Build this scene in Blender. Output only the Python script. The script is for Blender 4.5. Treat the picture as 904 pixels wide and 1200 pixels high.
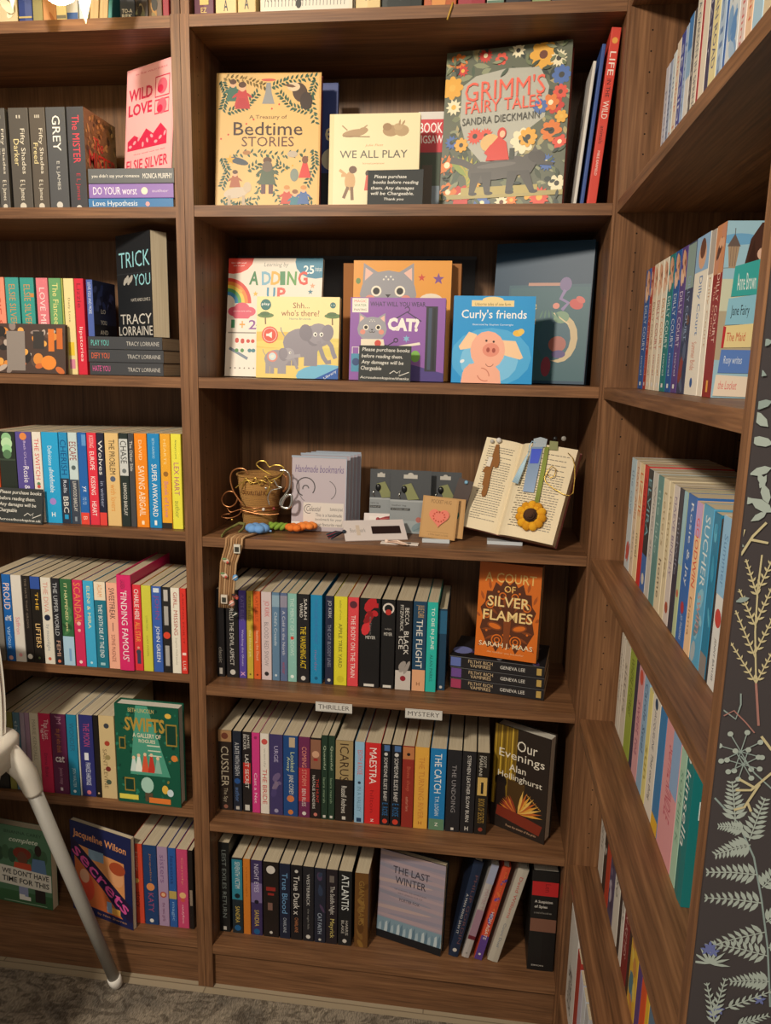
import bpy, math, random
from mathutils import Matrix, Vector
random.seed(7)
SC = bpy.context.scene
COL = SC.collection
for _o in list(bpy.data.objects):
    bpy.data.objects.remove(_o)

# ------------------------------------------------------------------ camera
CAM_P = Vector((0.5747, -1.4413, 1.406))
YAW, PITCH, ROLL, FPX = 0.1257, -0.1893, 0.0214, 887.58
FWD = Vector((-math.sin(YAW)*math.cos(PITCH), math.cos(YAW)*math.cos(PITCH), math.sin(PITCH)))
_r0 = Vector((math.cos(YAW), math.sin(YAW), 0)); _u0 = _r0.cross(FWD)
RGT = _r0*math.cos(ROLL) + _u0*math.sin(ROLL)
UPV = -_r0*math.sin(ROLL) + _u0*math.cos(ROLL)
cam_data = bpy.data.cameras.new('camera')
cam_data.sensor_fit = 'VERTICAL'; cam_data.sensor_height = 36.0; cam_data.sensor_width = 36.0
cam_data.lens = FPX/1200*36
cam_data.clip_start = 0.02
cam = bpy.data.objects.new('camera', cam_data); COL.objects.link(cam)
cam.matrix_world = Matrix.Translation(CAM_P) @ Matrix((RGT, UPV, -FWD)).transposed().to_4x4()
SC.camera = cam

# ------------------------------------------------------------------ light
def srgb(h):
    h = h.lstrip('#'); out = []
    for i in (0, 2, 4):
        c = int(h[i:i+2], 16)/255
        out.append(c/12.92 if c <= .04045 else ((c+.055)/1.055)**2.4)
    return out
world = bpy.data.worlds.new('room_ambience'); SC.world = world; world.use_nodes = True
world.node_tree.nodes['Background'].inputs[0].default_value = (1.0, 0.92, 0.82, 1)
world.node_tree.nodes['Background'].inputs[1].default_value = 0.20
def area(name, loc, target, size, power, col):
    l = bpy.data.lights.new(name, 'AREA'); l.shape = 'DISK'; l.size = size; l.energy = power; l.color = col
    o = bpy.data.objects.new(name, l); COL.objects.link(o); o.location = loc
    o.rotation_euler = (Vector(target)-Vector(loc)).to_track_quat('-Z', 'Y').to_euler()
    return o
def spot(name, loc, target, size, angle, power, col):
    l = bpy.data.lights.new(name, 'SPOT'); l.shadow_soft_size = size; l.spot_size = math.radians(angle); l.spot_blend = 1.0; l.energy = power; l.color = col
    o = bpy.data.objects.new(name, l); COL.objects.link(o); o.location = loc
    o.rotation_euler = (Vector(target)-Vector(loc)).to_track_quat('-Z', 'Y').to_euler()
    return o
spot('ceiling_spotlight', (-0.42, -2.05, 2.42), (0.28, 0, 1.25), 0.10, 128, 138, (1.0, 0.89, 0.74))
area('second_light', (0.9, -2.6, 2.48), (0.5, 0, 1.2), 0.5, 10, (1.0, 0.90, 0.76))  # unseen second light, weak and soft, overhead behind the viewpoint
SC.view_settings.view_transform = 'Standard'; SC.view_settings.look = 'None'
SC.view_settings.gamma = 1.0; SC.view_settings.use_curve_mapping = False
SC.view_settings.exposure = 0.55

# ------------------------------------------------------------------ helpers
def at(px, py, ax, v):
    """point where the sight line of a photo pixel meets the plane ax = v"""
    d = FWD + RGT*((px-452)/FPX) - UPV*((py-600)/FPX)
    i = 'XYZ'.index(ax)
    return CAM_P + d*((v-CAM_P[i])/d[i])

_M = {}
def paint(h, rough=.42, metal=0.0, spec=.35, emit=None):
    k = (h, rough, metal, spec, emit)
    if k in _M: return _M[k]
    m = bpy.data.materials.new('paint_'+h.lstrip('#')); m.use_nodes = True
    b = m.node_tree.nodes['Principled BSDF']; c = srgb(h)
    b.inputs['Base Color'].default_value = (*c, 1)
    b.inputs['Roughness'].default_value = rough; b.inputs['Metallic'].default_value = metal
    b.inputs['Specular IOR Level'].default_value = spec
    if emit:
        b.inputs['Emission Color'].default_value = (*c, 1); b.inputs['Emission Strength'].default_value = emit
    _M[k] = m
    return m

def node_mat(name):
    m = bpy.data.materials.new(name); m.use_nodes = True
    nt = m.node_tree
    return m, nt, nt.nodes['Principled BSDF']

def wood(name, along, dark, mid, light, rough=.45):
    m, nt, b = node_mat(name); N = nt.nodes.new; L = nt.links.new
    tc = N('ShaderNodeTexCoord'); mp = N('ShaderNodeMapping'); L(tc.outputs['Object'], mp.inputs[0])
    sc = [34, 34, 34]; sc['XYZ'.index(along)] = 1.6; mp.inputs['Scale'].default_value = sc
    n1 = N('ShaderNodeTexNoise'); n1.inputs['Scale'].default_value = 1.0; n1.inputs['Detail'].default_value = 5; n1.inputs['Roughness'].default_value = .62
    n1.inputs['Distortion'].default_value = .6
    L(mp.outputs[0], n1.inputs['Vector'])
    mp2 = N('ShaderNodeMapping'); L(tc.outputs['Object'], mp2.inputs[0])
    sc2 = [260, 260, 260]; sc2['XYZ'.index(along)] = 9; mp2.inputs['Scale'].default_value = sc2
    n2 = N('ShaderNodeTexNoise'); n2.inputs['Scale'].default_value = 1.0; n2.inputs['Detail'].default_value = 2
    L(mp2.outputs[0], n2.inputs['Vector'])
    mx = N('ShaderNodeMix'); mx.data_type = 'FLOAT'; mx.inputs[0].default_value = .42
    L(n1.outputs['Fac'], mx.inputs[2]); L(n2.outputs['Fac'], mx.inputs[3])
    cr = N('ShaderNodeValToRGB'); e = cr.color_ramp.elements
    e[0].position = .33; e[0].color = (*srgb(dark), 1); e[1].position = .68; e[1].color = (*srgb(light), 1)
    k = cr.color_ramp.elements.new(.5); k.color = (*srgb(mid), 1)
    L(mx.outputs[0], cr.inputs[0]); L(cr.outputs[0], b.inputs['Base Color'])
    b.inputs['Roughness'].default_value = rough; b.inputs['Specular IOR Level'].default_value = .3
    bp = N('ShaderNodeBump'); bp.inputs['Strength'].default_value = .08; bp.inputs['Distance'].default_value = .001
    L(n2.outputs['Fac'], bp.inputs['Height']); L(bp.outputs[0], b.inputs['Normal'])
    return m
WD, WM, WL = '#533926', '#775338', '#966c4a'
WOOD = {a: wood('walnut_'+a, a, WD, WM, WL) for a in 'XYZ'}
BACKWOOD = wood('walnut_back', 'Z', '#543b25', '#714f32', '#876141')

def page_mat(name, c1, c2):
    m, nt, b = node_mat(name); N = nt.nodes.new; L = nt.links.new
    tc = N('ShaderNodeTexCoord'); mp = N('ShaderNodeMapping'); L(tc.outputs['Object'], mp.inputs[0])
    mp.inputs['Scale'].default_value = (900, 6, 6)
    n = N('ShaderNodeTexNoise'); n.inputs['Scale'].default_value = 1; n.inputs['Detail'].default_value = 2
    L(mp.outputs[0], n.inputs['Vector'])
    cr = N('ShaderNodeValToRGB'); e = cr.color_ramp.elements
    e[0].position = .3; e[0].color = (*srgb(c1), 1); e[1].position = .7; e[1].color = (*srgb(c2), 1)
    L(n.outputs['Fac'], cr.inputs[0]); L(cr.outputs[0], b.inputs['Base Color'])
    b.inputs['Roughness'].default_value = .85; b.inputs['Specular IOR Level'].default_value = .1
    return m
PAGES = [page_mat('page_edges_cream', '#c4b294', '#ddd0b4'), page_mat('page_edges_tan', '#a88f6c', '#c6ae88'),
         page_mat('page_edges_white', '#cfc9ba', '#e8e2d4')]

class MB:
    """collects shapes and links them as ONE mesh object"""
    def __init__(s): s.v = []; s.f = []; s.i = []; s.mats = []; s.sm = []
    def mi(s, m):
        if m not in s.mats: s.mats.append(m)
        return s.mats.index(m)
    def add(s, vs, fs, m, M=None, smooth=False):
        o = len(s.v); k = s.mi(m)
        s.v += [tuple(M @ Vector(v)) if M else tuple(v) for v in vs]
        for f in fs: s.f.append(tuple(o+a for a in f)); s.i.append(k); s.sm.append(smooth)
        return s
    def box(s, a, b, m, M=None):
        x0, y0, z0 = a; x1, y1, z1 = b
        return s.add([(x0,y0,z0),(x1,y0,z0),(x1,y1,z0),(x0,y1,z0),(x0,y0,z1),(x1,y0,z1),(x1,y1,z1),(x0,y1,z1)],
                     [(3,2,1,0),(4,5,6,7),(0,1,5,4),(1,2,6,5),(2,3,7,6),(3,0,4,7)], m, M)
    def prism(s, poly, h0, h1, m, M=None, smooth=False):
        n = len(poly)
        vs = [(x,y,h0) for x,y in poly]+[(x,y,h1) for x,y in poly]
        s.add(vs, [tuple(range(n-1,-1,-1)), tuple(range(n,2*n))], m, M)
        return s.add(vs, [(i,(i+1)%n,n+(i+1)%n,n+i) for i in range(n)], m, M, smooth)
    def tube(s, pts, r, m, n=8, closed=False, M=None):
        pts = [Vector(p) for p in pts]; k = len(pts); vs = []; fs = []
        rr = r if isinstance(r, (list, tuple)) else [r]*k
        prev = None
        for j, p in enumerate(pts):
            if closed: t = pts[(j+1)%k]-pts[j-1]
            else: t = pts[min(j+1,k-1)]-pts[max(j-1,0)]
            t.normalize()
            a = prev if prev else (Vector((0,0,1)) if abs(t.z) < .9 else Vector((1,0,0)))
            a = (a - t*a.dot(t)); a = a.normalized() if a.length > 1e-6 else t.orthogonal().normalized()
            prev = a; b = t.cross(a)
            vs += [tuple(p+(a*math.cos(q)+b*math.sin(q))*rr[j]) for q in (2*math.pi*i/n for i in range(n))]
        for j in range(k if closed else k-1):
            o = j*n; o2 = ((j+1)%k)*n
            fs += [(o+i, o+(i+1)%n, o2+(i+1)%n, o2+i) for i in range(n)]
        if not closed:
            fs += [tuple(range(n-1,-1,-1)), tuple((k-1)*n+i for i in range(n))]
        return s.add(vs, fs, m, M, True)
    def lathe(s, prof, m, n=24, M=None, c=(0,0,0)):
        vs = []; k = len(prof)
        for i in range(n):
            q = 2*math.pi*i/n
            vs += [(c[0]+r*math.cos(q), c[1]+r*math.sin(q), c[2]+z) for r, z in prof]
        fs = [(i*k+j, ((i+1)%n)*k+j, ((i+1)%n)*k+j+1, i*k+j+1) for i in range(n) for j in range(k-1)]
        return s.add(vs, fs, m, M, True)
    def ball(s, c, r, m, sq=(1,1,1), M=None, n=14):
        prof = [(max(math.sin(math.pi*j/8), 1e-4)*r, -math.cos(math.pi*j/8)*r) for j in range(9)]
        T = Matrix.Translation(c) @ Matrix.Diagonal((*sq, 1))
        return s.lathe(prof, m, n, (M @ T) if M else T)
    def build(s, name, parent=None, M=None):
        me = bpy.data.meshes.new(name); me.from_pydata(s.v, [], s.f)
        for m in s.mats: me.materials.append(m)
        me.polygons.foreach_set('material_index', s.i); me.polygons.foreach_set('use_smooth', s.sm)
        me.update()
        o = bpy.data.objects.new(name, me); COL.objects.link(o)
        if parent: o.parent = parent
        if M is not None: o.matrix_local = M
        return o
LABELS = {}
def tag(o, label, cat, group=None):
    o['label'] = label; o['category'] = cat
    if group: o['group'] = group
    assert label not in LABELS, label
    n = len(label.split()); assert 4 <= n <= 16, (n, label)
    LABELS[label] = 1
    return o
def root(name, M):
    o = bpy.data.objects.new(name, None); COL.objects.link(o); o.empty_display_size = .02
    o.matrix_world = M
    return o
def struct(o): o['kind'] = 'structure'; return o
def T(*a): return Matrix.Translation(a)
def RX(a): return Matrix.Rotation(a, 4, 'X')
def RY(a): return Matrix.Rotation(a, 4, 'Y')
def RZ(a): return Matrix.Rotation(a, 4, 'Z')
R = math.radians

_T = {}
def text_geo(st, bold=0.0, shear=0.0):
    k = (st, bold, shear)
    if k in _T: return _T[k]
    cu = bpy.data.curves.new('lettering', 'FONT'); cu.body = st; cu.resolution_u = 2; cu.offset = bold; cu.shear = shear
    ob = bpy.data.objects.new('lettering', cu); me = ob.to_mesh()
    vs = [v.co.copy() for v in me.vertices]; fs = [tuple(p.vertices) for p in me.polygons]
    ob.to_mesh_clear(); bpy.data.objects.remove(ob); bpy.data.curves.remove(cu)
    x0 = min(v.x for v in vs); x1 = max(v.x for v in vs); y0 = min(v.y for v in vs); y1 = max(v.y for v in vs)
    vs = [((v.x-x0)/max(x1-x0,1e-6), (v.y-y0)/max(y1-y0,1e-6)) for v in vs]
    _T[k] = (vs, fs, (x1-x0)/max(y1-y0,1e-6))
    return _T[k]

class Art:
    """flat printed shapes on one face of a cover; u right, v up, both 0..1; W, H in metres"""
    def __init__(s, mb, W, H, f): s.mb = mb; s.W = W; s.H = H; s.f = f; s.l = .00010; s.held = False; s.clip = (0, 0, 1, 1)
    def up(s):
        if not s.held: s.l += .000006
    def put(s, pts, faces, c, rough=.42):
        s.up(); m = c if not isinstance(c, str) else paint(c, rough); x0, y0, x1, y1 = s.clip
        if any(u < x0 or u > x1 or v < y0 or v > y1 for u, v in pts):     # print ends at the cover's edge
            np_, nf = [], []
            for f in faces:
                P = [pts[i] for i in f]
                for ax, lim, sg in ((0, x0, 1), (0, x1, -1), (1, y0, 1), (1, y1, -1)):
                    Q = []
                    for i in range(len(P)):
                        a, b = P[i-1], P[i]; da, db = sg*(a[ax]-lim), sg*(b[ax]-lim)
                        if (da < 0) != (db < 0):
                            t = da/(da-db); Q.append((a[0]+(b[0]-a[0])*t, a[1]+(b[1]-a[1])*t))
                        if db >= 0: Q.append(b)
                    P = Q
                    if len(P) < 3: break
                if len(P) >= 3: nf.append(tuple(range(len(np_), len(np_)+len(P)))); np_ += P
            pts, faces = np_, nf
            if not faces: return
        s.mb.add([s.f(u*s.W, v*s.H, s.l) for u, v in pts], faces, m)
    def poly(s, pts, c): s.put(pts, [tuple(range(len(pts)))], c); return s
    def rect(s, u0, v0, u1, v1, c): return s.poly([(u0,v0),(u1,v0),(u1,v1),(u0,v1)], c)
    def ell(s, u, v, ru, rv, c, rot=0, n=16, a0=0, a1=360):
        """ru as a fraction of W, rv as a fraction of W too, so equal radii make a circle"""
        pts = []; cr, sr = math.cos(R(rot)), math.sin(R(rot)); k = s.W/s.H
        m = n if a1-a0 >= 360 else n+1
        for i in range(m):
            q = R(a0+(a1-a0)*i/n); x = ru*math.cos(q); y = rv*math.sin(q)
            pts.append((u+x*cr-y*sr, v+(x*sr+y*cr)*k))
        return s.poly(pts, c)
    def leaf(s, u, v, L, w, rot, c):
        k = s.W/s.H; cr, sr = math.cos(R(rot)), math.sin(R(rot)); pts = []
        for x, y in ((0,0),(.25,.8),(.6,.9),(1,0),(.6,-.9),(.25,-.8)):
            X = x*L; Y = y*w*.5
            pts.append((u+X*cr-Y*sr, v+(X*sr+Y*cr)*k))
        return s.poly(pts, c)
    def line(s, pts, w, c, closed=False):
        """stroke of width w (fraction of W)"""
        k = s.W/s.H; P = [Vector((u, v/k)) for u, v in pts]; vs = []; n = len(P)
        for i, p in enumerate(P):
            if closed: t = P[(i+1)%n]-P[i-1]
            else: t = P[min(i+1,n-1)]-P[max(i-1,0)]
            if t.length < 1e-9: t = Vector((1,0))
            t.normalize(); nn = Vector((-t.y, t.x))*w*.5
            vs += [(p.x+nn.x, (p.y+nn.y)*k), (p.x-nn.x, (p.y-nn.y)*k)]
        fs = [(2*i, 2*i+1, 2*((i+1)%n)+1, 2*((i+1)%n)) for i in range(n if closed else n-1)]
        s.put(vs, fs, c); return s
    def ring(s, u, v, r, w, c, a0=0, a1=360, rv=None):
        k = s.W/s.H; rv = rv or r; cl = a1-a0 >= 360
        return s.line([(u+r*math.cos(R(a0+(a1-a0)*i/24)), v+rv*math.sin(R(a0+(a1-a0)*i/24))*k) for i in range(24 if cl else 25)], w, c, cl)
    def text(s, st, c, u0, v0, u1, v1, bold=.012, shear=0, rot=0, fit=False):
        """lettering stretched into the box u0..u1, v0..v1; fit keeps letter proportions"""
        g, fs, asp = text_geo(st, bold, shear)
        if fit:
            w = (v1-v0)*s.H*asp/s.W
            if w < u1-u0: mid = (u0+u1)/2; u0, u1 = mid-w/2, mid+w/2
        cu, cv = (u0+u1)/2, (v0+v1)/2; k = s.W/s.H; cr, sr = math.cos(R(rot)), math.sin(R(rot)); pts = []
        for x, y in g:
            a = (x-.5)*(u1-u0); b = (y-.5)*(v1-v0)/k
            pts.append((cu+a*cr-b*sr, cv+(a*sr+b*cr)*k))
        s.put(pts, fs, c); return s
    def down(s, st, c, v1, v0, u0=.22, u1=.78, bold=0, shear=0):
        """spine lettering that reads from the top (v1) down to v0"""
        g, fs, asp = text_geo(st, bold, shear)
        s.put([(u0+y*(u1-u0), v1-x*(v1-v0)) for x, y in g], fs, c); return s
    def star(s, u, v, r, c, n=5, k2=.42, rot=90):
        k = s.W/s.H
        return s.poly([(u+r*(1 if i%2==0 else k2)*math.cos(R(rot+180*i/n)), v+r*(1 if i%2==0 else k2)*math.sin(R(rot+180*i/n))*k) for i in range(2*n)], c)
    def flower(s, u, v, r, c, mid, n=7):
        k = s.W/s.H
        for i in range(n):
            q = 360*i/n
            if n > 8: s.leaf(u, v, r, r*.42, q, c)
            else: s.ell(u+.58*r*math.cos(R(q)), v+.58*r*math.sin(R(q))*k, r*.42, r*.30 if n > 6 else r*.36, c, q, n=10)
        s.ell(u, v, r*.3, r*.3, mid, n=10); return s

# ------------------------------------------------------------------ one book
def book(M, t, h, d, color, label, group, spine=None, front=None, back=None, hard=False, page=0, name=None, rough=.4, cat='book', slip=None):
    """stands with its spine at local y = 0 facing -y and its front cover on +x; t thick, d deep, h high"""
    M = T(0, 0, .0005) @ M
    rt = root(name or ('hardback_book' if hard else 'paperback_book'), M)
    tag(rt, label, cat, group)
    m = paint(color, rough); c = .0026 if hard else .0008; c = min(c, t*.25); bul = .0012 if hard else 0
    mb = MB(); e = min(.0012, t*.2)
    sp = [(0, e), (e*.35, e*.3), (e, 0)] + ([(t*.5, -bul)] if hard else []) + [(t-e, 0), (t-e*.35, e*.3), (t, e)]
    mb.prism([(0, d)] + sp + [(t, d), (t-c, d), (t-c, c+.0005), (c, c+.0005), (c, d)], 0, h, m)
    if spine: spine(Art(mb, t, h, lambda u, v, o: (u, -bul-o, v)))
    if front: front(Art(mb, d, h, lambda u, v, o: (t+o, u, v)))
    if back: back(Art(mb, d, h, lambda u, v, o: (-o, d-u, v)))
    mb.build('cover', rt)
    i = .003 if hard else .0004
    pb = MB(); pb.box((c+.0001, c+.0008, i), (t-c-.0001, d-i, h-i), PAGES[page]); pb.build('page_block', rt)
    return rt

# spine print, written as small tuples:
# ('B',v0,v1,colour[,u0,u1]) band   ('D',text,colour,v1,v0[,u0,u1]) lettering reading down   ('H',text,colour,v0,v1[,u0,u1]) level lettering
# ('O',v,r,colour) disc (r in spine widths)   ('G',n,colours,v0,v1) a strip of picture made of blots
def spine_of(ops):
    def f(A):
        for o in ops:
            k = o[0]
            if k == 'B':
                u0, u1 = (o[4], o[5]) if len(o) > 4 else (.02, .98)
                A.rect(u0, o[1], u1, o[2], o[3])
            elif k == 'D':
                u0, u1 = (o[5], o[6]) if len(o) > 5 else (.27, .73)
                A.down(o[1], o[2], o[3], o[4], u0, u1)
            elif k == 'H':
                u0, u1 = (o[5], o[6]) if len(o) > 5 else (.15, .85)
                A.text(o[1], o[2], u0, o[3], u1, o[4])
            elif k == 'O': A.ell(.5, o[1], o[2], o[2], o[3])
            elif k == 'G':
                rr = random.Random(o[1]*31)
                for _ in range(o[1]):
                    A.ell(rr.uniform(.25,.75), rr.uniform(o[3]+.02,o[4]-.02), rr.uniform(.1,.24), rr.uniform(.15,.5), rr.choice(o[2]), rr.uniform(-50,50), n=9)
    return f

def row(z, Y, yb, books, where, group, d=.128, yt=None, tie=None):
    """spines standing side by side; entry = (xl, xr, description, colour, ops, options); x in photo pixels at the spine foot"""
    (xa, ya), (xb, yb_) = yb
    foot = lambda x: ya+(yb_-ya)*(x-xa)/(xb-xa)
    last = -9; out = []
    n = len(books)
    for i, b in enumerate(books):
        xl, xr, desc, col, ops = b[:5]; op = b[5] if len(b) > 5 else {}
        X0 = max(at(xl, foot(xl), 'Y', Y).x, last+.0003); X1 = at(xr, foot(xr), 'Y', Y).x
        last = X1
        if 'h' in op: y_ = 0
        elif 'yt' in op: y_ = op['yt']
        else: y_ = yt[0][1]+(yt[1][1]-yt[0][1])*((xl+xr)/2-yt[0][0])/(yt[1][0]-yt[0][0])
        h = op.get('h') or at((xl+xr)/2, y_, 'Y', Y).z - z
        kind = 'hardback' if op.get('hard') else 'paperback'
        l, r_ = (books[i-1][2] if i else None), (books[i+1][2] if i < n-1 else None)
        l = op.get('l', l); r_ = op.get('r', r_)
        if l and r_: pos = f'between {l} and {r_}'
        elif l: pos = f'right of {l}'
        else: pos = f'left of {r_}'
        out.append(book(T(X0, Y+op.get('dy', 0), z), X1-X0-.0003, h, op.get('d', d), col, op.get('label') or f'{desc} {kind} {pos}, {where}', group,
             spine_of(ops) if ops else None, op.get('front'), op.get('back'), op.get('hard', False), op.get('page', 0)))
    return out

def face_out(pl, pr, yt, z, Yl, Yr, t, lean, color, label, group, **kw):
    """stands facing the room: pl, pr = photo pixels (x, y) on the cover's left and right edges, yt = photo row of its top edge"""
    A = at(pl[0], pl[1], 'Y', Yl); B = at(pr[0], pr[1], 'Y', Yr)
    yaw = math.atan2(B.y-A.y, B.x-A.x); d = math.hypot(B.x-A.x, B.y-A.y)
    h0 = .2
    for _ in range(3): h0 = at((pl[0]+pr[0])/2, yt, 'Y', (Yl+Yr)/2+.5*h0*math.sin(lean)*0+h0*math.sin(lean)).z-z
    h = kw.pop('h', None) or (h0/math.cos(lean))
    # foot of the back cover's spine corner
    ox = A.x+ -math.sin(yaw)*t; oy = A.y+math.cos(yaw)*t
    M = T(ox, oy, z) @ RZ(yaw) @ RX(-lean) @ RZ(R(-90))
    M = M @ Matrix.Identity(4)
    return book(M, t, h, d, color, label, group, **kw)

def lying(xl, xr, y, z, Y, t, d, color, label, group, **kw):
    """lies flat, spine to the room, front cover up: xl, xr = photo columns of the spine ends at photo row y"""
    A = at(xl, y, 'Y', Y).x; B = at(xr, y, 'Y', Y).x
    yaw = kw.pop('yaw', 0)
    M = T(B, Y, z) @ RZ(yaw) @ Matrix(((0,0,-1,0),(0,1,0,0),(1,0,0,0),(0,0,0,1)))
    return book(M, t, B-A, d, color, label, group, **kw)

# ------------------------------------------------------------------ the room shell
def floor_mat():
    m, nt, b = node_mat('pale_plank_floor'); N = nt.nodes.new; L = nt.links.new
    tc = N('ShaderNodeTexCoord'); br = N('ShaderNodeTexBrick'); mp = N('ShaderNodeMapping'); L(tc.outputs['Object'], mp.inputs[0]); L(mp.outputs[0], br.inputs[0])
    br.inputs['Scale'].default_value = 1; br.inputs['Brick Width'].default_value = 1.0; br.inputs['Row Height'].default_value = .16
    br.inputs['Mortar Size'].default_value = .0015
    br.inputs['Color1'].default_value = (*srgb('#a3957d'), 1); br.inputs['Color2'].default_value = (*srgb('#ad9f88'), 1); br.inputs['Mortar'].default_value = (*srgb('#7d705c'), 1)
    L(br.outputs['Color'], b.inputs['Base Color']); b.inputs['Roughness'].default_value = .55
    return m
def rug_mat():
    m, nt, b = node_mat('distressed_rug'); N = nt.nodes.new; L = nt.links.new
    tc = N('ShaderNodeTexCoord')
    def nz(scale, det, dist=0.0, stretch=(1,1,1)):
        mp = N('ShaderNodeMapping'); mp.inputs['Scale'].default_value = stretch; L(tc.outputs['Object'], mp.inputs[0])
        n = N('ShaderNodeTexNoise'); n.inputs['Scale'].default_value = scale; n.inputs['Detail'].default_value = det; n.inputs['Distortion'].default_value = dist
        L(mp.outputs[0], n.inputs['Vector']); return n.outputs['Fac']
    def ramp(src, stops):
        cr = N('ShaderNodeValToRGB'); el = cr.color_ramp.elements
        el[0].position, el[0].color = stops[0][0], (*srgb(stops[0][1]), 1); el[1].position, el[1].color = stops[-1][0], (*srgb(stops[-1][1]), 1)
        for p, c in stops[1:-1]:
            k = el.new(p); k.color = (*srgb(c), 1)
        L(src, cr.inputs[0]); return cr.outputs[0]
    base = ramp(nz(9, 5, 1.2), [(.35, '#7d756a'), (.5, '#968b7c'), (.65, '#a89c8a')])
    motif = ramp(nz(15, 4, 3.0, (1, 1.5, 1)), [(.50, '#000000'), (.57, '#c4c4c4')])
    mx = N('ShaderNodeMix'); mx.data_type = 'RGBA'; L(motif, mx.inputs[0]); L(base, mx.inputs[6]); mx.inputs[7].default_value = (*srgb('#544a40'), 1)
    fine = ramp(nz(160, 2, 0, (4, .7, 1)), [(.38, '#a4a4a4'), (.6, '#ffffff')])
    mu = N('ShaderNodeMix'); mu.data_type = 'RGBA'; mu.blend_type = 'MULTIPLY'; mu.inputs[0].default_value = .75
    L(mx.outputs[2], mu.inputs[6]); L(fine, mu.inputs[7]); L(mu.outputs[2], b.inputs['Base Color'])
    b.inputs['Roughness'].default_value = .95; b.inputs['Specular IOR Level'].default_value = .05
    bp = N('ShaderNodeBump'); bp.inputs['Strength'].default_value = .5; bp.inputs['Distance'].default_value = .002; L(fine, bp.inputs['Height']); L(bp.outputs[0], b.inputs['Normal'])
    return m
fb = MB(); fb.box((-3, -4, -.05), (3, .6, 0), floor_mat()); struct(fb.build('floor'))
wb = MB(); wb.box((-3, .292, 0), (3, .36, 2.7), paint('#b5a58d', .9)); struct(wb.build('wall_back'))
cb = MB(); cb.box((-3, -4, 2.7), (3, .6, 2.76), paint('#cfc4b2', .9)); struct(cb.build('ceiling'))
rg = MB(); rm = rug_mat()
rpoly = [(-1.6, -.026), (-.4, -.027), (.03, -.026), (.35, -.024), (.70, -.022), (.715, -.03), (.715, -1.35), (-1.6, -1.35)]
rg.prism(rpoly, .0003, .008, rm)
tag(rg.build('area_rug'), 'faded grey brown patterned rug on the pale floor before the bookcases', 'rug')

# wallpapered wall that closes the near end of the right-hand bookcase
WX0, WY = .7885, -.8035
wl = MB(); dark = paint('#3f3a3b', .8, spec=.1)
wl.box((WX0, WY, 0), (2.3, -.8005, 2.7), dark)
WA = Art(wl, 1.0, 1.0, lambda u, v, o: (u, WY-o*.6, v)); WA.clip = (WX0+.0006, 0, 2.29, 2.69)
def wp(px, py): p = at(px, py, 'Y', WY); return (p.x, p.z)
SAGE, SAGE2, OLIVE, STEM, TWIG, BLUE = [paint(c, .8, spec=.1) for c in ('#97a19a', '#82908c', '#b3a883', '#7f8f8c', '#946a62', '#5f6796')]
def frond(pts, n, Lf, col, side=(1, -1), w=.0011, taper=.35, ang=62, lw=.36):
    """one fern frond: leaflets along a stem, longest at the foot"""
    WA.line(pts, w, col); P = [Vector(p) for p in pts]; seg = len(P)-1
    for i in range(n):
        q = (i+.5)/n*seg; j = min(int(q), seg-1); p = P[j].lerp(P[j+1], q-j); t = (P[j+1]-P[j]); a = math.degrees(math.atan2(t.y, t.x))
        l = Lf*(1-(1-taper)*(i/n))
        for sgn in side: WA.leaf(p.x, p.y, l, l*lw, a+sgn*ang, col)
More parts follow.
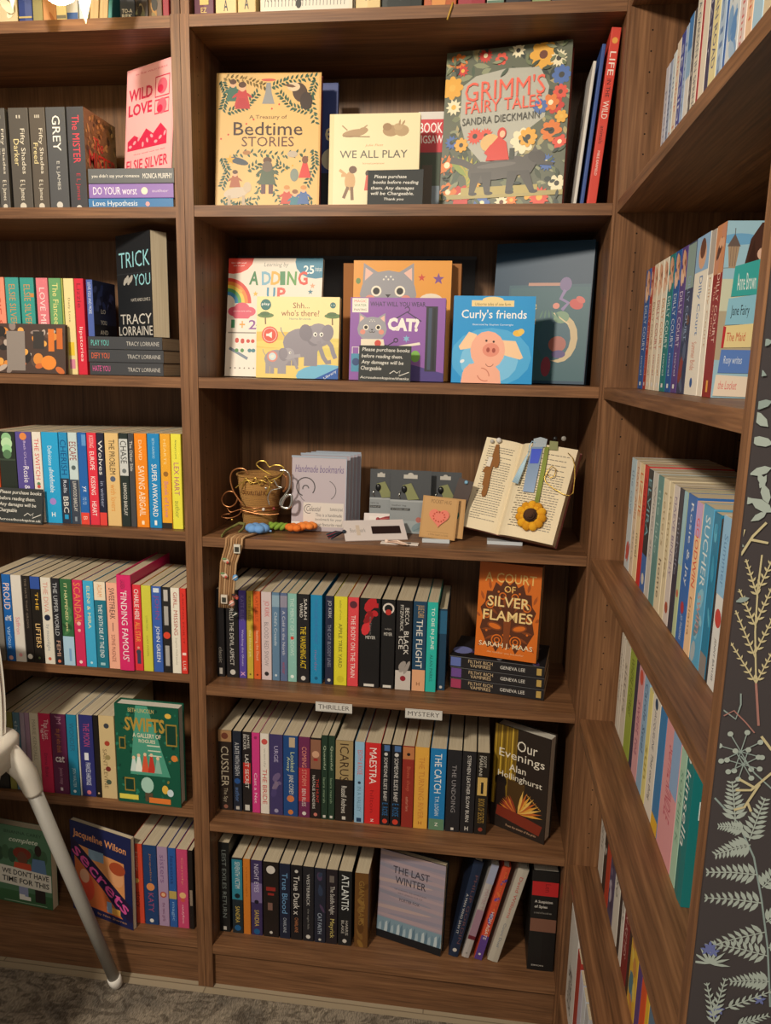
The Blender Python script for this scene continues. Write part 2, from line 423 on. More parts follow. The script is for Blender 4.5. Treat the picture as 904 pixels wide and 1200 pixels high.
def paper(dx, dz):
    o = lambda px, py: (wp(px, py)[0]+dx, wp(px, py)[1]+dz)
    WA.held = False
    # big fern: curved stem and fronds reaching left and right
    stem = [o(838, 935), o(866, 965), o(884, 1005), o(893, 1055), o(900, 1110), o(903, 1180)]
    WA.line(stem, .0016, STEM)
    for (a, b_) in (((880, 990), (838, 1002)), ((888, 1025), (828, 1022)), ((893, 1058), (826, 1052)), ((897, 1092), (828, 1110)), ((900, 1120), (836, 1106)), ((902, 1150), (856, 1150)), ((872, 972), (842, 968)),
                    ((878, 985), (897, 935)), ((862, 962), (858, 915)), ((893, 1040), (925, 1010)), ((898, 1080), (935, 1060)), ((900, 1110), (938, 1110))):
        A, B = o(*a), o(*b_); L0 = math.hypot(B[0]-A[0], B[1]-A[1])
        frond([A, ((A[0]+B[0])/2, (A[1]+B[1])/2+.0012), B], 9, .0125 if L0 > .03 else .009, SAGE, ang=58)
    # olive sprig with a reddish foot
    s0 = [o(889, 850), o(886, 800), o(885, 740), o(888, 690), o(893, 650)]
    WA.line(s0[:2], .0020, TWIG); WA.line(s0[1:], .0014, OLIVE)
    for k, (a, b_) in enumerate((((886, 800), (856, 752)), ((886, 800), (908, 758)), ((885, 770), (862, 715)), ((885, 765), (910, 715)), ((886, 735), (866, 690)), ((886, 730), (908, 680)), ((888, 700), (874, 655)), ((889, 690), (912, 640)))):
        A, B = o(*a), o(*b_); frond([A, B], 6, .0060, OLIVE, ang=45, lw=.34)
    # seed-head stars
    for (c, rad) in (((868, 880), 26), ((871, 895), 20)):
        for q in range(8):
            e = o(c[0]+rad*math.cos(q*.785+.3), c[1]+rad*.9*math.sin(q*.785+.3)); WA.line([o(*c), e], .0009, SAGE2); WA.ell(e[0], e[1], .0024, .0024, SAGE)
    WA.line([o(868, 885), o(884, 905), o(906, 925)], .0012, SAGE2)
    WA.line([o(846, 830), o(862, 842), o(868, 825), o(868, 812)], .0013, SAGE2); WA.line([o(848, 838), o(860, 832), o(874, 846), o(884, 858)], .0011, TWIG)
    # sandy coral twigs
    for pts in ([(904, 905), (880, 925), (862, 925)], [(890, 918), (872, 945), (860, 948)], [(884, 922), (866, 912)], [(904, 878), (892, 862)], [(876, 940), (880, 950)]):
        WA.line([o(*p) for p in pts], .0022, OLIVE)
    for pts in ([(868, 650), (882, 628), (898, 612)], [(864, 645), (872, 620)], [(880, 632), (900, 636)]):
        WA.line([o(*p) for p in pts], .0020, OLIVE)
    # oak-like pale leaf and reeds
    for (x, y, l, r_) in ((905, 600, .022, 150), (900, 590, .018, 110), (905, 590, .018, 60), (896, 570, .013, 120), (890, 572, .012, 70), (884, 588, .016, 170), (898, 600, .014, 215), (906, 520, .02, 170), (900, 500, .02, 140), (904, 548, .018, 200)):
        p = o(x, y); WA.leaf(p[0], p[1], l, l*.42, r_, SAGE)
    for i, r_ in enumerate((10, 35, 60, 85, 110, 135, 160, 190)):
        p = o(832, 1128); WA.leaf(p[0], p[1], .018, .0030, r_-12, SAGE)
    for (x, y) in ((832, 1108), (828, 1112), (836, 1114), (842, 1182), (836, 1186), (890, 1170)):
        p = o(x, y)
        for q in range(5): WA.leaf(p[0], p[1], .0058, .0030, q*72+20, BLUE)
    for (a, b_) in (((836, 1190), (850, 1145)), ((850, 1180), (904, 1160)), ((838, 1200), (828, 1150)), ((862, 1200), (900, 1188))):
        A, B = o(*a), o(*b_); frond([A, B], 7, .010, SAGE, ang=38, lw=.3)
    # upper leaves seen beside the shelf edge
    for (x, y, l, r_) in ((878, 700, .012, 200), (872, 640, .01, 160), (905, 470, .018, 200), (898, 440, .016, 160), (906, 400, .016, 190)):
        p = o(x, y); WA.leaf(p[0], p[1], l, l*.4, r_, SAGE2)
for dx in (0, .115, .23):
    for dz in (0, .62, -.62, 1.24):
        if -.3 < dz or dx >= 0: paper(dx, dz+(0 if dx != .115 else .21))
struct(wl.build('wall_right'))

# ------------------------------------------------------------------ bookcases
TH = .018
def bookcase(M, tops, label, pegs=False, top_rail=True):
    """0.8 m wide, 0.28 m deep case, local x across, y back; tops = heights of the shelf surfaces from the top board to the bottom board"""
    rt = root('bookcase', M); tag(rt, label, 'bookcase', 'walnut bookcases')
    for x0 in (0, .8-TH):
        mb = MB(); mb.box((x0+.0004, 0, 0), (x0+TH-.0004, .28, 2.0205), WOOD['Z'])
        if pegs:
            hole = paint('#1a110a', .9)
            for y in (.037, .243):
                z = .17
                while z < 2.0:
                    xx = x0+TH-.0002 if x0 == 0 else x0+.0002
                    c = [(xx, y+.0015*math.cos(q*.785), z+.0015*math.sin(q*.785)) for q in range(8)]
                    if all(abs(z-t_) > .03 for t_ in tops): mb.add(c, [tuple(range(8))], hole)
                    z += .032
        mb.build('side_panel', rt)
    for i, z in enumerate(tops):
        mb = MB(); mb.box((TH, .0015 if i else .0, z-.020), (.8-TH, .268, z), WOOD['X']); 
        # thin lighter edge band along the front
        mb.build('top_board' if i == 0 else ('bottom_board' if i == len(tops)-1 else 'shelf'), rt)
    mb = MB(); mb.box((TH, .012, 0), (.8-TH, .026, tops[-1]-.020), WOOD['X']); mb.build('plinth', rt)
    mb = MB(); mb.box((TH, .2685, .02), (.8-TH, .2725, tops[0]-.02), BACKWOOD); mb.build('back_panel', rt)
    # height extension on top
    for x0 in (0, .8-TH):
        mb = MB(); mb.box((x0+.001, .004, 2.0215), (x0+TH-.001, .28, 2.36), WOOD['Z']); mb.build('extension_panel', rt)
    mb = MB(); mb.box((TH, .2685, 2.021), (.8-TH, .2725, 2.36), BACKWOOD); mb.build('extension_back', rt)
    mb = MB(); mb.box((.001, .002, 2.3605), (.799, .28, 2.38), WOOD['X']); mb.build('extension_top', rt)
    return rt
ZM = [2.0191, 1.6958, 1.3778, 1.0591, .7356, .4166, .108]
ZL = [2.0185, 1.6935, 1.3770, 1.0680, .7600, .4450, .1180]
bookcase(T(-.8, 0, 0), ZL, 'walnut bookcase at the left, partly hidden by a white high chair leg')
bookcase(T(0, 0, 0), ZM, 'walnut bookcase in the middle with two small paper genre labels', pegs=True)
bookcase(T(.786, -.0005, 0) @ RZ(R(-90)), ZM, 'walnut bookcase on the right, turned side on beside the leafy wallpaper', pegs=True)

# paper genre labels stuck on the shelf edge
def shelf_label(px0, px1, py0, py1, word, label):
    a = at(px0, py1, 'Y', -.001); b = at(px1, py0, 'Y', -.001); rt = root('shelf_label', T(a.x, -.0003, a.z)); tag(rt, label, 'label', 'paper genre labels')
    W, H = b.x-a.x, .0205
    mb = MB(); mb.box((0, -.0006, 0), (W, .0, H), paint('#c9c6bf', .6))
    A = Art(mb, W, H, lambda u, v, o: (u, -.0006-o, v))
    A.ring(.5, .5, .47, .006, '#8d8a86', rv=.47*H/W*.92) if False else None
    A.line([(.02,.07),(.98,.07),(.98,.93),(.02,.93)], .008, '#a09d98', True)
    A.text(word, '#55504d', .07, .27, .93, .75, bold=0)
    mb.build('label_card', rt)
shelf_label(370, 413, 815, 833, 'THRILLER', 'white paper label reading thriller on the shelf edge')
shelf_label(475, 519, 824, 841, 'MYSTERY', 'white paper label reading mystery on the shelf edge')

# ------------------------------------------------------------------ high chair
def high_chair():
    cx, cy = -.505, -.36
    rt = root('high_chair', T(cx, cy, 0)); tag(rt, 'white plastic high chair with grey tube legs at the left edge', 'high chair')
    white = paint('#e2dccf', .35); grey = paint('#a19e97', .42, .0); foot = paint('#e8e4dc', .4)
    hx, hy = .309, .318                     # feet
    tx, ty, tz = .216, .205, .560           # where a tube enters its socket
    for sx in (1, -1):
        for sy in (1, -1):
            F = Vector((sx*hx, sy*hy, .0225)); K = Vector((sx*tx, sy*ty, tz)); dr = (K-F).normalized()
            mb = MB(); mb.tube([F, F.lerp(K, .5), K+dr*.01], [.0125, .0138, .0150], grey, 18)
            leg = mb.build('leg', rt)
            mb = MB(); mb.tube([F-dr*.012, F-dr*.009, F+dr*.004, F+dr*.016, F+dr*.0165], [.0075, .0125, .0150, .0146, .0128], foot, 18); mb.build('foot_cap', leg)
            mb = MB(); q = K+dr*.100+Vector((-sx*.014, -sy*.016, .004))
            mb.tube([K-dr*.010, K-dr*.004, K+dr*.04, q], [.0170, .0180, .0215, .0235], white, 14); mb.build('leg_socket', rt)
    # moulded seat: rounded square rings from the outer rim to the floor of the seat
    def ring(ax, ay, z, n=48, p=9, oy=0):
        o = []
        for i in range(n):
            a = 2*math.pi*i/n; c, s_ = math.cos(a), math.sin(a)
            o.append((ax*math.copysign(abs(c)**(2/p), c), oy+ay*math.copysign(abs(s_)**(2/p), s_), z))
        return o
    rings = [ring(.150,.165,.555), ring(.172,.188,.570), ring(.186,.203,.628), ring(.206,.221,.632), ring(.209,.224,.676), ring(.205,.220,.683), ring(.180,.196,.682), ring(.168,.184,.62), ring(.155,.172,.585)]
    n = 48; vs = [p for r_ in rings for p in r_]; fs = []
    for k in range(len(rings)-1):
        fs += [(k*n+i, k*n+(i+1)%n, (k+1)*n+(i+1)%n, (k+1)*n+i) for i in range(n)]
    fs += [tuple(range(n-1,-1,-1)), tuple((len(rings)-1)*n+i for i in range(n))]
    mb = MB(); mb.add(vs, fs, white, smooth=True)
    mb.build('seat_shell', rt)
    # backrest: curved panel rising from the far-left rim of the shell
    mb = MB(); out = []; inn = []
    for j in range(9):
        f = j/8; z = .684+.205*f; w = .176*(1-.14*f*f)
        for i in range(13):
            u = -1+2*i/12; y = .207-.020*abs(u)**2.6+.030*f
            out.append((w*u, y+.006, z)); inn.append((w*u, y-.006, z))
    nn = len(out); fs = []
    for j in range(8):
        for i in range(12):
            a = j*13+i; fs += [(a, a+1, a+14, a+13), (nn+a, nn+a+13, nn+a+14, nn+a+1)]
    edge = [j*13 for j in range(9)]+[8*13+i for i in range(1,13)]+[j*13+12 for j in range(7,-1,-1)]
    for a, b in zip(edge, edge[1:]): fs.append((a, nn+a, nn+b, b))
    mb.add(out+inn, fs, white, smooth=True); mb.build('backrest', rt)
    # wide tray lip on the front
    mb = MB(); mb.prism([(-.20,-.33),(-.17,-.355),(.17,-.355),(.20,-.33),(.20,-.15),(-.20,-.15)], .6795, .693, white); mb.build('tray', rt)
high_chair()

# ------------------------------------------------------------------ lights and bunting hanging before the left case
bl = root('festoon_bulb', T(-.14, -.16, 2.008)); tag(bl, 'glowing round bulb hanging over the top of the left bookcase', 'light bulb')
mb = MB(); mb.ball((0,0,0), .034, paint('#ffe3a0', emit=24.0), n=24); mb.build('globe', bl)
mb = MB(); mb.lathe([(.0001,.031),(.012,.031),(.013,.052),(.009,.062),(.0001,.062)], paint('#3c3530'), 16); mb.build('lamp_holder', bl)
mb = MB(); mb.tube([(0,0,.06),(.002,0,.25),(0,0,.69)], .0025, paint('#3c3530'), 8); mb.build('cord', bl)
bn = root('bunting', T(-.2, -.11, 2.085)); tag(bn, 'white triangular flags strung above the top left books', 'bunting')
mb = MB(); cordp = [(-.55+.1*i, 0, .0025*(i-4)**2-.002) for i in range(10)]; mb.tube(cordp, .0012, paint('#f0ebe0'), 6); mb.build('string', bn)
for px, py in ((101, 28), (15, 11)):
    p = at(px, py, 'Y', -.11); x = p.x+.2; z = p.z-2.085
    mb = MB(); top = z+.115
    v = [(x-.036, top), (x+.036, top), (x, z)]
    mb.add([(a, -.0006, b) for a, b in v]+[(a, .0006, b) for a, b in v], [(0,2,1),(3,4,5),(0,1,4,3),(1,2,5,4),(2,0,3,5)], paint('#f4efe6', .8)); mb.build('flag', bn)

# ------------------------------------------------------------------ LEFT CASE, spines
GL = 'books in the left bookcase'
W1, W2, W3, W4, W5, W6, W7 = ['left bookcase '+w for w in ('top row', 'second row', 'third row', 'fourth row', 'fifth row', 'sixth row', 'bottom row')]
CRM, IVO, BLK = '#e6d6b4', '#ece4d2', '#1d1b1c'
WHT = '#efeae0'
# top row: only the feet of the books are in the picture
row(ZL[0], .02, ((0, 26), (200, 18)), [
 (-6, 21, 'mottled cream', '#c9b893', [('G', 7, ['#8a7a58', '#e8dcc0', '#5d6a6a'], .0, .4)], {'h': .21, 'hard': True}),
 (22.5, 38.5, 'royal blue', '#34447f', [('B', .06, .075, '#b9a46a'), ('D', 'TALES', '#c8b67a', .9, .5)], {'h': .20, 'hard': True}),
 (39, 50.5, 'olive', '#8d8458', [('D', 'POEMS', '#e0cf9a', .9, .4)], {'h': .205}),
 (51, 66, 'tan', '#c0895b', [('G', 5, ['#a86a40', '#d8a877'], .0, .5)], {'h': .19}),
 (66.5, 78, 'pale lemon', '#efe0b0', [('B', .05, .08, '#8a8a88')], {'h': .19}),
 (78.5, 92, 'pale grey', '#b9b5b0', [('B', .04, .10, '#39558e')], {'h': .19}),
 (93, 103, 'powder blue', '#b5c4cf', [], {'h': .18}),
 (141, 158.5, 'charcoal', '#3e4148', [('H', 'TO-A', '#d8d4c8', .075, .11), ('H', 'REK', '#d8d4c8', .03, .065)], {'h': .19, 'hard': True, 'l': None, 'r': 'the dark painted one'}),
 (159, 174, 'dark painted', '#463a30', [('G', 8, ['#8d7d60', '#2d2620', '#6b6a50'], .0, .5)], {'h': .21, 'hard': True}),
 (174.5, 190.5, 'brown painted', '#5c4325', [('G', 9, ['#a3742e', '#2f2a1d', '#7e6a3a'], .0, .5)], {'h': .21, 'hard': True}),
 (191, 198.5, 'crimson', '#8e2430', [], {'h': .20}),
], W1, GL, d=.15)
# two tan-paged books that lean, fore-edges to the room
for i, (x, col, lab) in enumerate(((104.5, '#b08b5a', 'cream book showing its page edges, leaning, top row beside the flag'), (115.5, '#a5854f', 'second tan book showing its page edges, leaning, top row beside the flag'))):
    p = at(x, 24, 'Y', .02)
    book(T(p.x+.0165, .172, ZL[0]+.0022) @ RY(R(5)) @ RZ(R(180)), .0165, .19, .15, col, lab, GL, page=1)
p = at(127, 28, 'Y', .012)
book(T(p.x-.0008, .012, ZL[0]+.0012) @ RY(R(6)), .0075, .12, .15, '#3f7f80', 'thin teal book leaning right, top row beside the charcoal book', GL)

row(ZL[1], .03, ((0, 244), (100, 244)), [
 (-14, .6, 'charcoal', '#55504c', [], {'r': 'the slate one with one numeral', 'label': 'charcoal paperback cut by the photo edge, left bookcase second row'}),
 (1.2, 12.8, 'slate', '#565350', [('H', 'I', '#c9c2b4', .90, .93, .45, .55), ('D', 'Fifty Shades', '#ddd5c4', .80, .36, .45, .8), ('D', 'of Grey', '#ddd5c4', .80, .55, .12, .4), ('D', 'E L James', '#ddd5c4', .3, .1), ('O', .04, .22, '#c9c2b4')],
   {'label': 'slate paperback with long pale title, first of the matching three, second row'}),
 (16.5, 39.5, 'slate', '#544f49', [('H', 'II', '#c9c2b4', .90, .93, .4, .6), ('D', 'Fifty Shades', '#ddd5c4', .80, .36, .5, .78), ('D', 'Darker', '#e2d29c', .70, .44, .2, .46), ('D', 'E L James', '#ddd5c4', .3, .1, .35, .65), ('O', .04, .16, '#c9c2b4')],
   {'label': 'slate paperback, middle of the matching three, left bookcase second row'}),
 (40.5, 58.8, 'slate', '#574f46', [('H', 'III', '#c9c2b4', .90, .93, .35, .65), ('D', 'Fifty Shades', '#ddd5c4', .80, .36, .5, .8), ('D', 'Freed', '#e2d29c', .66, .46, .18, .46), ('D', 'E L James', '#ddd5c4', .3, .1, .35, .65), ('O', .04, .18, '#c9c2b4')],
   {'label': 'slate paperback, right of the matching three, left bookcase second row'}),
 (59.5, 82, 'grey', '#4e4f52', [('D', 'GREY', '#f0ece4', .92, .58, .32, .72), ('D', 'E L JAMES', '#c9c6c0', .48, .2, .4, .6), ('O', .05, .16, '#c9c6c0')], {'l': 'slate', 'r': 'dark red-lettered'}),
 (83.5, 103.3, 'dark', '#3d3d42', [('D', 'The MISTER', '#d8384a', .92, .46, .3, .72), ('D', 'E L James', '#b02a3a', .36, .1, .35, .65), ('O', .02, .16, '#c9c6c0')],
   {'label': 'dark paperback with red spine lettering, right end of standing books, second row',
    'front': lambda A: (A.rect(0,0,1,1,'#9a7d58'), [A.ell(random.Random(i).uniform(.05,.95), random.Random(i+99).uniform(.05,.97), .02+.05*((i*7)%9)/9, .015+.03*((i*5)%7)/7, ['#5b4b3a', '#9a7748', '#c09a62', '#7d6644', '#d8b070'][i%5], i*37) for i in range(190)], A.text('The', '#e25a50', .25,.64,.55,.76, shear=.3), A.text('MISTER', '#e0483e', .10,.45,.95,.61))}),
], W2, GL, yt=((0, 127), (100, 125)))
st = ZL[1]
lying(104, 203.2, 238, st, .03, .021, .13, '#3a76ad', 'blue book lying at the bottom of the second row stack', GL, spine=spine_of([('D', 'Love Hypothesis', '#dfe6ea', .95, .42, .2, .8), ('O', .3, .2, '#e5a0a0')]))
lying(104.4, 203.4, 225, st+.0213, .03, .0262, .13, '#8d6fb5', 'purple book lying in the middle of the second row stack', GL, spine=spine_of([('D', 'DO YOUR worst', '#efe8f2', .95, .43, .25, .78), ('O', .34, .25, '#f1e7c8'), ('D', 'author', '#cfc2da', .25, .06, .4, .6)]))
lying(103.4, 203.8, 206, st+.0478, .03, .0275, .13, '#5d6063', 'grey book lying on top of the second row stack', GL, spine=spine_of([('D', 'you didn\'t say your romance', '#ece8e0', .96, .40, .34, .62), ('D', 'MONICA MURPHY', '#ece8e0', .36, .02, .32, .66)]))
def art_pinkscene(A):
    P, D = '#f0a3ae', '#cf2f52'
    A.rect(.03,.02,.97,.98,'#f3b3b6'); A.text('IN THE WILD SERIES', D, .2,.93,.85,.945, bold=0)
    A.text('WILD', D, .06,.70,.56,.81, bold=.03); A.text('LOVE', D, .06,.56,.56,.67, bold=.03)
    for v0, v1 in ((.68,.86), (.53,.65)):
        A.line([(.62,v0),(.90,v0),(.90,v1),(.62,v1)], .02, D, True); A.ell(.76,(v0+v1)/2,.10,.10,'#e0677c'); A.ell(.72,(v0+v1)/2-.02,.06,.05,D)
    A.poly([(.06,.24),(.06,.33),(.2,.38),(.33,.34),(.45,.42),(.6,.36),(.75,.44),(.88,.36),(.88,.24)], D)
    for i in range(9): A.ell(.12+.09*i,.28+.03*(i%3),.035,.02,P,i*30)
    A.text('they said not to fall', D, .2,.19,.85,.205, bold=0); A.text('ELSIE SILVER', D, .05,.05,.92,.15, bold=.015)
face_out((142.5, 140), (199, 134), 77, st+.0755, .115, .045, .024, R(5), '#f0a9ae', 'pink paperback with red lettering standing on the second row stack', GL, front=art_pinkscene)

row(ZL[2], .045, ((0, 437), (110, 440)), [
 (-4, 12, 'coral', '#ee9378', [('D', 'ELSIE SILVER', '#c84e3a', .95, .1, .3, .7)], {'label': 'coral paperback at the photo edge, left bookcase third row'}),
 (13, 28.6, 'teal', '#3f9c95', [('D', 'ELSIE SILVER', '#c9905a', .93, .5), ('D', 'WILD', '#bfe0d8', .35, .1)]),
 (30, 46, 'teal', '#3a9a90', [('D', 'ELSIE SILVER', '#c9905a', .93, .5), ('D', 'WILD', '#bfe0d8', .35, .1), ('B', .80, .84, '#c98a4a', .72, .98)]),
 (48.5, 62, 'pink', '#dd7a83', [('D', 'LOVE ME NOW', '#f3d8d6', .9, .2)]),
 (63, 77.2, 'green', '#69a06a', [('D', 'The Fiancee Farce', '#e6dd8d', .95, .3, .3, .75)]),
 (77.6, 79.4, 'thin olive', '#a9ad55', []),
 (80, 91.7, 'pale yellow', '#ead79b', [('D', 'Daily Love', '#7c6b4a', .8, .55, .35, .6), ('B', .20, .34, '#e8c53c', .2, .8), ('B', .06, .16, '#d98aa0', .25, .8)]),
 (92.4, 103, 'red', '#d3283e', [('D', 'Lizzie', '#8e1a2c', .95, .7), ('D', 'lipstories', '#f4d7d2', .5, .14)]),
], W3, GL, yt=((0, 325), (110, 327)))
_a = at(103, 380, 'Y', .05); _b = at(110.5, 380, 'Y', .05)
book(T(_a.x, .05, ZL[2]+.0772), _b.x-_a.x, at(107, 328, 'Y', .05).z-ZL[2]-.0772, .095, '#4a60a6', 'small blue paperback with dark night cover on the charcoal stack, left bookcase third row', GL, spine_of([('D', 'LOVE YOU AND MORE', '#cfd9ea', .95, .4)]),
  lambda A: (A.rect(0,0,1,1,'#28304f'), [A.ell(.1+.8*((i*37)%11)/11, .5+.4*((i*53)%13)/13, .1, .06, ['#39467a', '#1e2440', '#4a5488'][i%3], i*20) for i in range(18)], A.rect(0,0,1,.22,'#1b1d2a'), A.text('LO', '#ece4d4', .32,.42,.52,.50), A.text('YOU', '#ece4d4', .28,.22,.55,.30), A.text('AND', '#ece4d4', .25,.04,.60,.12)))
st = ZL[2]
for i, (xl, xr, w, c, lab) in enumerate(((105.5, 191.5, 'HATE YOU', '#d65a9a', 'charcoal book with pink title lying at the bottom of third row stack'), (104, 191.8, 'DEFY YOU', '#e0633c', 'charcoal book with orange title lying in the middle of third row stack'), (103.4, 190, 'PLAY YOU', '#67c3bd', 'charcoal book with teal title lying on top of third row stack'))):
    lying(xl, xr, (432, 418, 402)[i], st+.0256*i, .035, .0252, .125, '#3f4145', lab, GL, spine=spine_of([('D', w, c, .96, .72, .3, .75), ('D', 'TRACY LORRAINE', '#bdbab4', .48, .04, .32, .64)]))
def art_trick(A):
    A.rect(0,0,1,1,'#25272a'); A.rect(0,.62,1,.625,'#3a3d41')
    A.text('TRICK', '#9fe0e8', .08,.68,.97,.83, bold=-.006); A.text('YOU', '#9fe0e8', .5,.50,.97,.61, bold=-.006)
    for i in range(4): A.ell(.24+.06*i,.55+.02*(i%2),.035,.07,'#b9b4aa',-40)
    A.text('HATE AND LOVE 2', '#c9c4bb', .4,.35,.95,.38, bold=0); A.text('TRACY', '#d8d3c9', .06,.13,.97,.23, bold=0); A.text('LORRAINE', '#d8d3c9', .0,.02,.99,.11, bold=0)
face_out((137.5, 330), (177.5, 330), 273.5, st+.0772, .115, .040, .038, R(0), '#222427', 'black paperback turned to show pale page edges, standing on third row stack', GL, front=art_trick)
# glossy landscape photo book leaning on the spines
def art_photo(A):
    rr = random.Random(4); A.rect(0,0,1,1,'#4b3a33')
    for i in range(40): A.ell(rr.uniform(.03,.97), rr.uniform(.05,.95), rr.uniform(.02,.07), rr.uniform(.02,.06), rr.choice(['#d98a3c','#e7a650','#2b2624','#8e7f78','#b9a99c','#5e4a40','#c86a34']), rr.uniform(0,90))
    A.rect(.3,.05,.52,.85,'#8d837c'); A.rect(.62,.5,.75,.85,'#383330'); A.rect(.80,.45,.87,.9,'#d9772e'); A.rect(.90,.5,.97,.92,'#c9682a')
    A.ell(.80,.22,.09,.08,'#e88a35'); A.ell(.06,.8,.09,.09,'#e2723a'); A.rect(.0,.30,.10,.42,'#efe7dc'); A.rect(.0,.48,.10,.58,'#efe7dc')
face_out((-22, 410), (75.5, 408), 380, st, .018, .022, .010, R(4), '#4a3a32', 'low glossy landscape book with orange photo cover leaning on coral and teal spines', GL, front=art_photo, hard=True)

L3 = [
 (-12, 4, 'orange', '#e2602f', [], {'label': 'orange paperback cut by the photo edge, left bookcase fourth row'}),
 (5, 24, 'dark green', '#2a3129', [('O', .93, .3, '#8fc08d'), ('O', .87, .34, '#b7dcae'), ('O', .80, .3, '#9bd09a'), ('O', .75, .26, '#5a7f5b'), ('B', .68, .7, '#3c4a3c')]),
 (24.6, 43, 'purple', '#5a4f94', [('D', 'Beth O\'Leary', '#c9b8e0', .9, .6, .45, .65), ('D', 'Rosie & Josh', '#ece6f4', .62, .2, .3, .75), ('O', .95, .22, '#e08a4a')]),
 (43.6, 54, 'white', '#e6dfd3', [('D', 'THE SWITCH', '#d24b4f', .93, .48, .25, .75), ('O', .43, .2, '#5f8a64'), ('O', .40, .2, '#cf5b4f'), ('O', .36, .12, '#333333')]),
 (54.6, 73.6, 'sky blue', '#2ba3d8', [('D', 'Definitions of', '#d5eef7', .85, .58, .35, .6), ('D', 'Indefinable', '#eef6f8', .58, .34, .38, .66), ('O', .24, .2, '#a887d0'), ('H', 'H', '#eef6f8', .07, .12, .38, .6)]),
 (74.3, 84.2, 'patterned blue', '#2a8fc4', [('D', 'CHERISH', '#0f4f86', .92, .54, .15, .85), ('B', .0, .5, '#2c3444'), ('D', 'Rolls', '#cfd6e4', .48, .34, .3, .7), ('D', 'BBC', '#e4e2dc', .30, .12, .2, .8), ('B', .05, .1, '#2b9bd0', .25, .7)]),
 (85, 95.4, 'pale grey', '#c4d6d6', [('D', 'ESCAPE', '#8e241f', .90, .70, .12, .88), ('O', .62, .25, '#58686a'), ('B', .0, .49, '#3d4452'), ('D', 'LINWOOD BARCLAY', '#dddad2', .47, .14, .3, .7), ('B', .03, .08, '#8d98a2', .35, .6)]),
 (95.9, 106, 'bright blue', '#2563ae', [('B', .86, .98, '#5f97d0', .5, .98), ('D', 'yz', '#e7ecf4', .42, .36, .3, .75), ('D', 'ro ro', '#9fc0e6', .3, .22), ('B', .0, .13, '#e3493c'), ('D', 'B', '#f2c0b0', .09, .05)]),
 (106.6, 117.6, 'red', '#df3648', [('D', 'KISSING', '#f3c0c0', .97, .84), ('D', 'EUROPE', '#f6ecea', .80, .60), ('D', 'KISSING', '#f6ecea', .53, .33), ('D', 'HEART', '#f6ecea', .26, .10)]),
 (118, 126.4, 'navy', '#23263a', [('D', 'Wolves', '#e8e6e2', .92, .55, .2, .75), ('D', 'in winter', '#9aa2bc', .48, .2), ('B', .0, .14, '#e1463f')]),
 (127.2, 143, 'sandy', '#e0bd7f', [('D', 'THE PROBLEM', '#2f2a22', .93, .56, .3, .72), ('O', .51, .2, '#5b6478'), ('D', 'with lovers', '#d88f3e', .45, .16, .3, .7)]),
 (143.6, 153.8, 'black and white', '#26302d', [('B', .55, .94, '#c9ccca'), ('D', 'CHASE', '#1d1f20', .92, .68, .15, .85), ('O', .6, .25, '#6d7374'), ('D', 'LINWOOD BARCLAY', '#e0ddd4', .47, .12, .3, .7)]),
 (154.2, 160.8, 'charcoal', '#46474a', [('D', 'The Other Side', '#d8d5cf', .92, .6, .25, .75)]),
 (161.2, 175.6, 'orange', '#ee8a1e', [('D', 'DAVID', '#f8dcae', .93, .72, .35, .6), ('D', 'SAVING ABIGAIL', '#fbe7c8', .66, .12, .25, .75), ('B', .03, .07, '#fbe7c8', .4, .6)], {'dy': .0}),
 (176.2, 190.2, 'blue', '#1f86c4', [('D', 'BETH GARROD', '#a9d7ee', .95, .74, .4, .6), ('D', 'SUPER AWKWARD', '#f5f4ee', .68, .12, .3, .72), ('B', .03, .08, '#f5f4ee', .4, .6)]),
 (190.8, 202.6, 'amber', '#eaa82f', [('D', 'HEARTS', '#f7d68f', .94, .68, .35, .6), ('O', .58, .25, '#9a6a2c'), ('D', 'Book of Love', '#c47a9a', .5, .12, .3, .7), ('B', .0, .06, '#2e2a26')]),
 (203.2, 215, 'yellow', '#e8e04a', [('D', 'Always Love', '#6a7a3a', .94, .74, .35, .6), ('D', 'LEX HART', '#b0527e', .70, .36, .25, .75), ('D', 'author', '#8a9040', .3, .12)]),
]
row(ZL[3], .020, ((50, 614), (215, 621)), L3, W4, GL, yt=((0, 506), (215, 509)), d=.19)
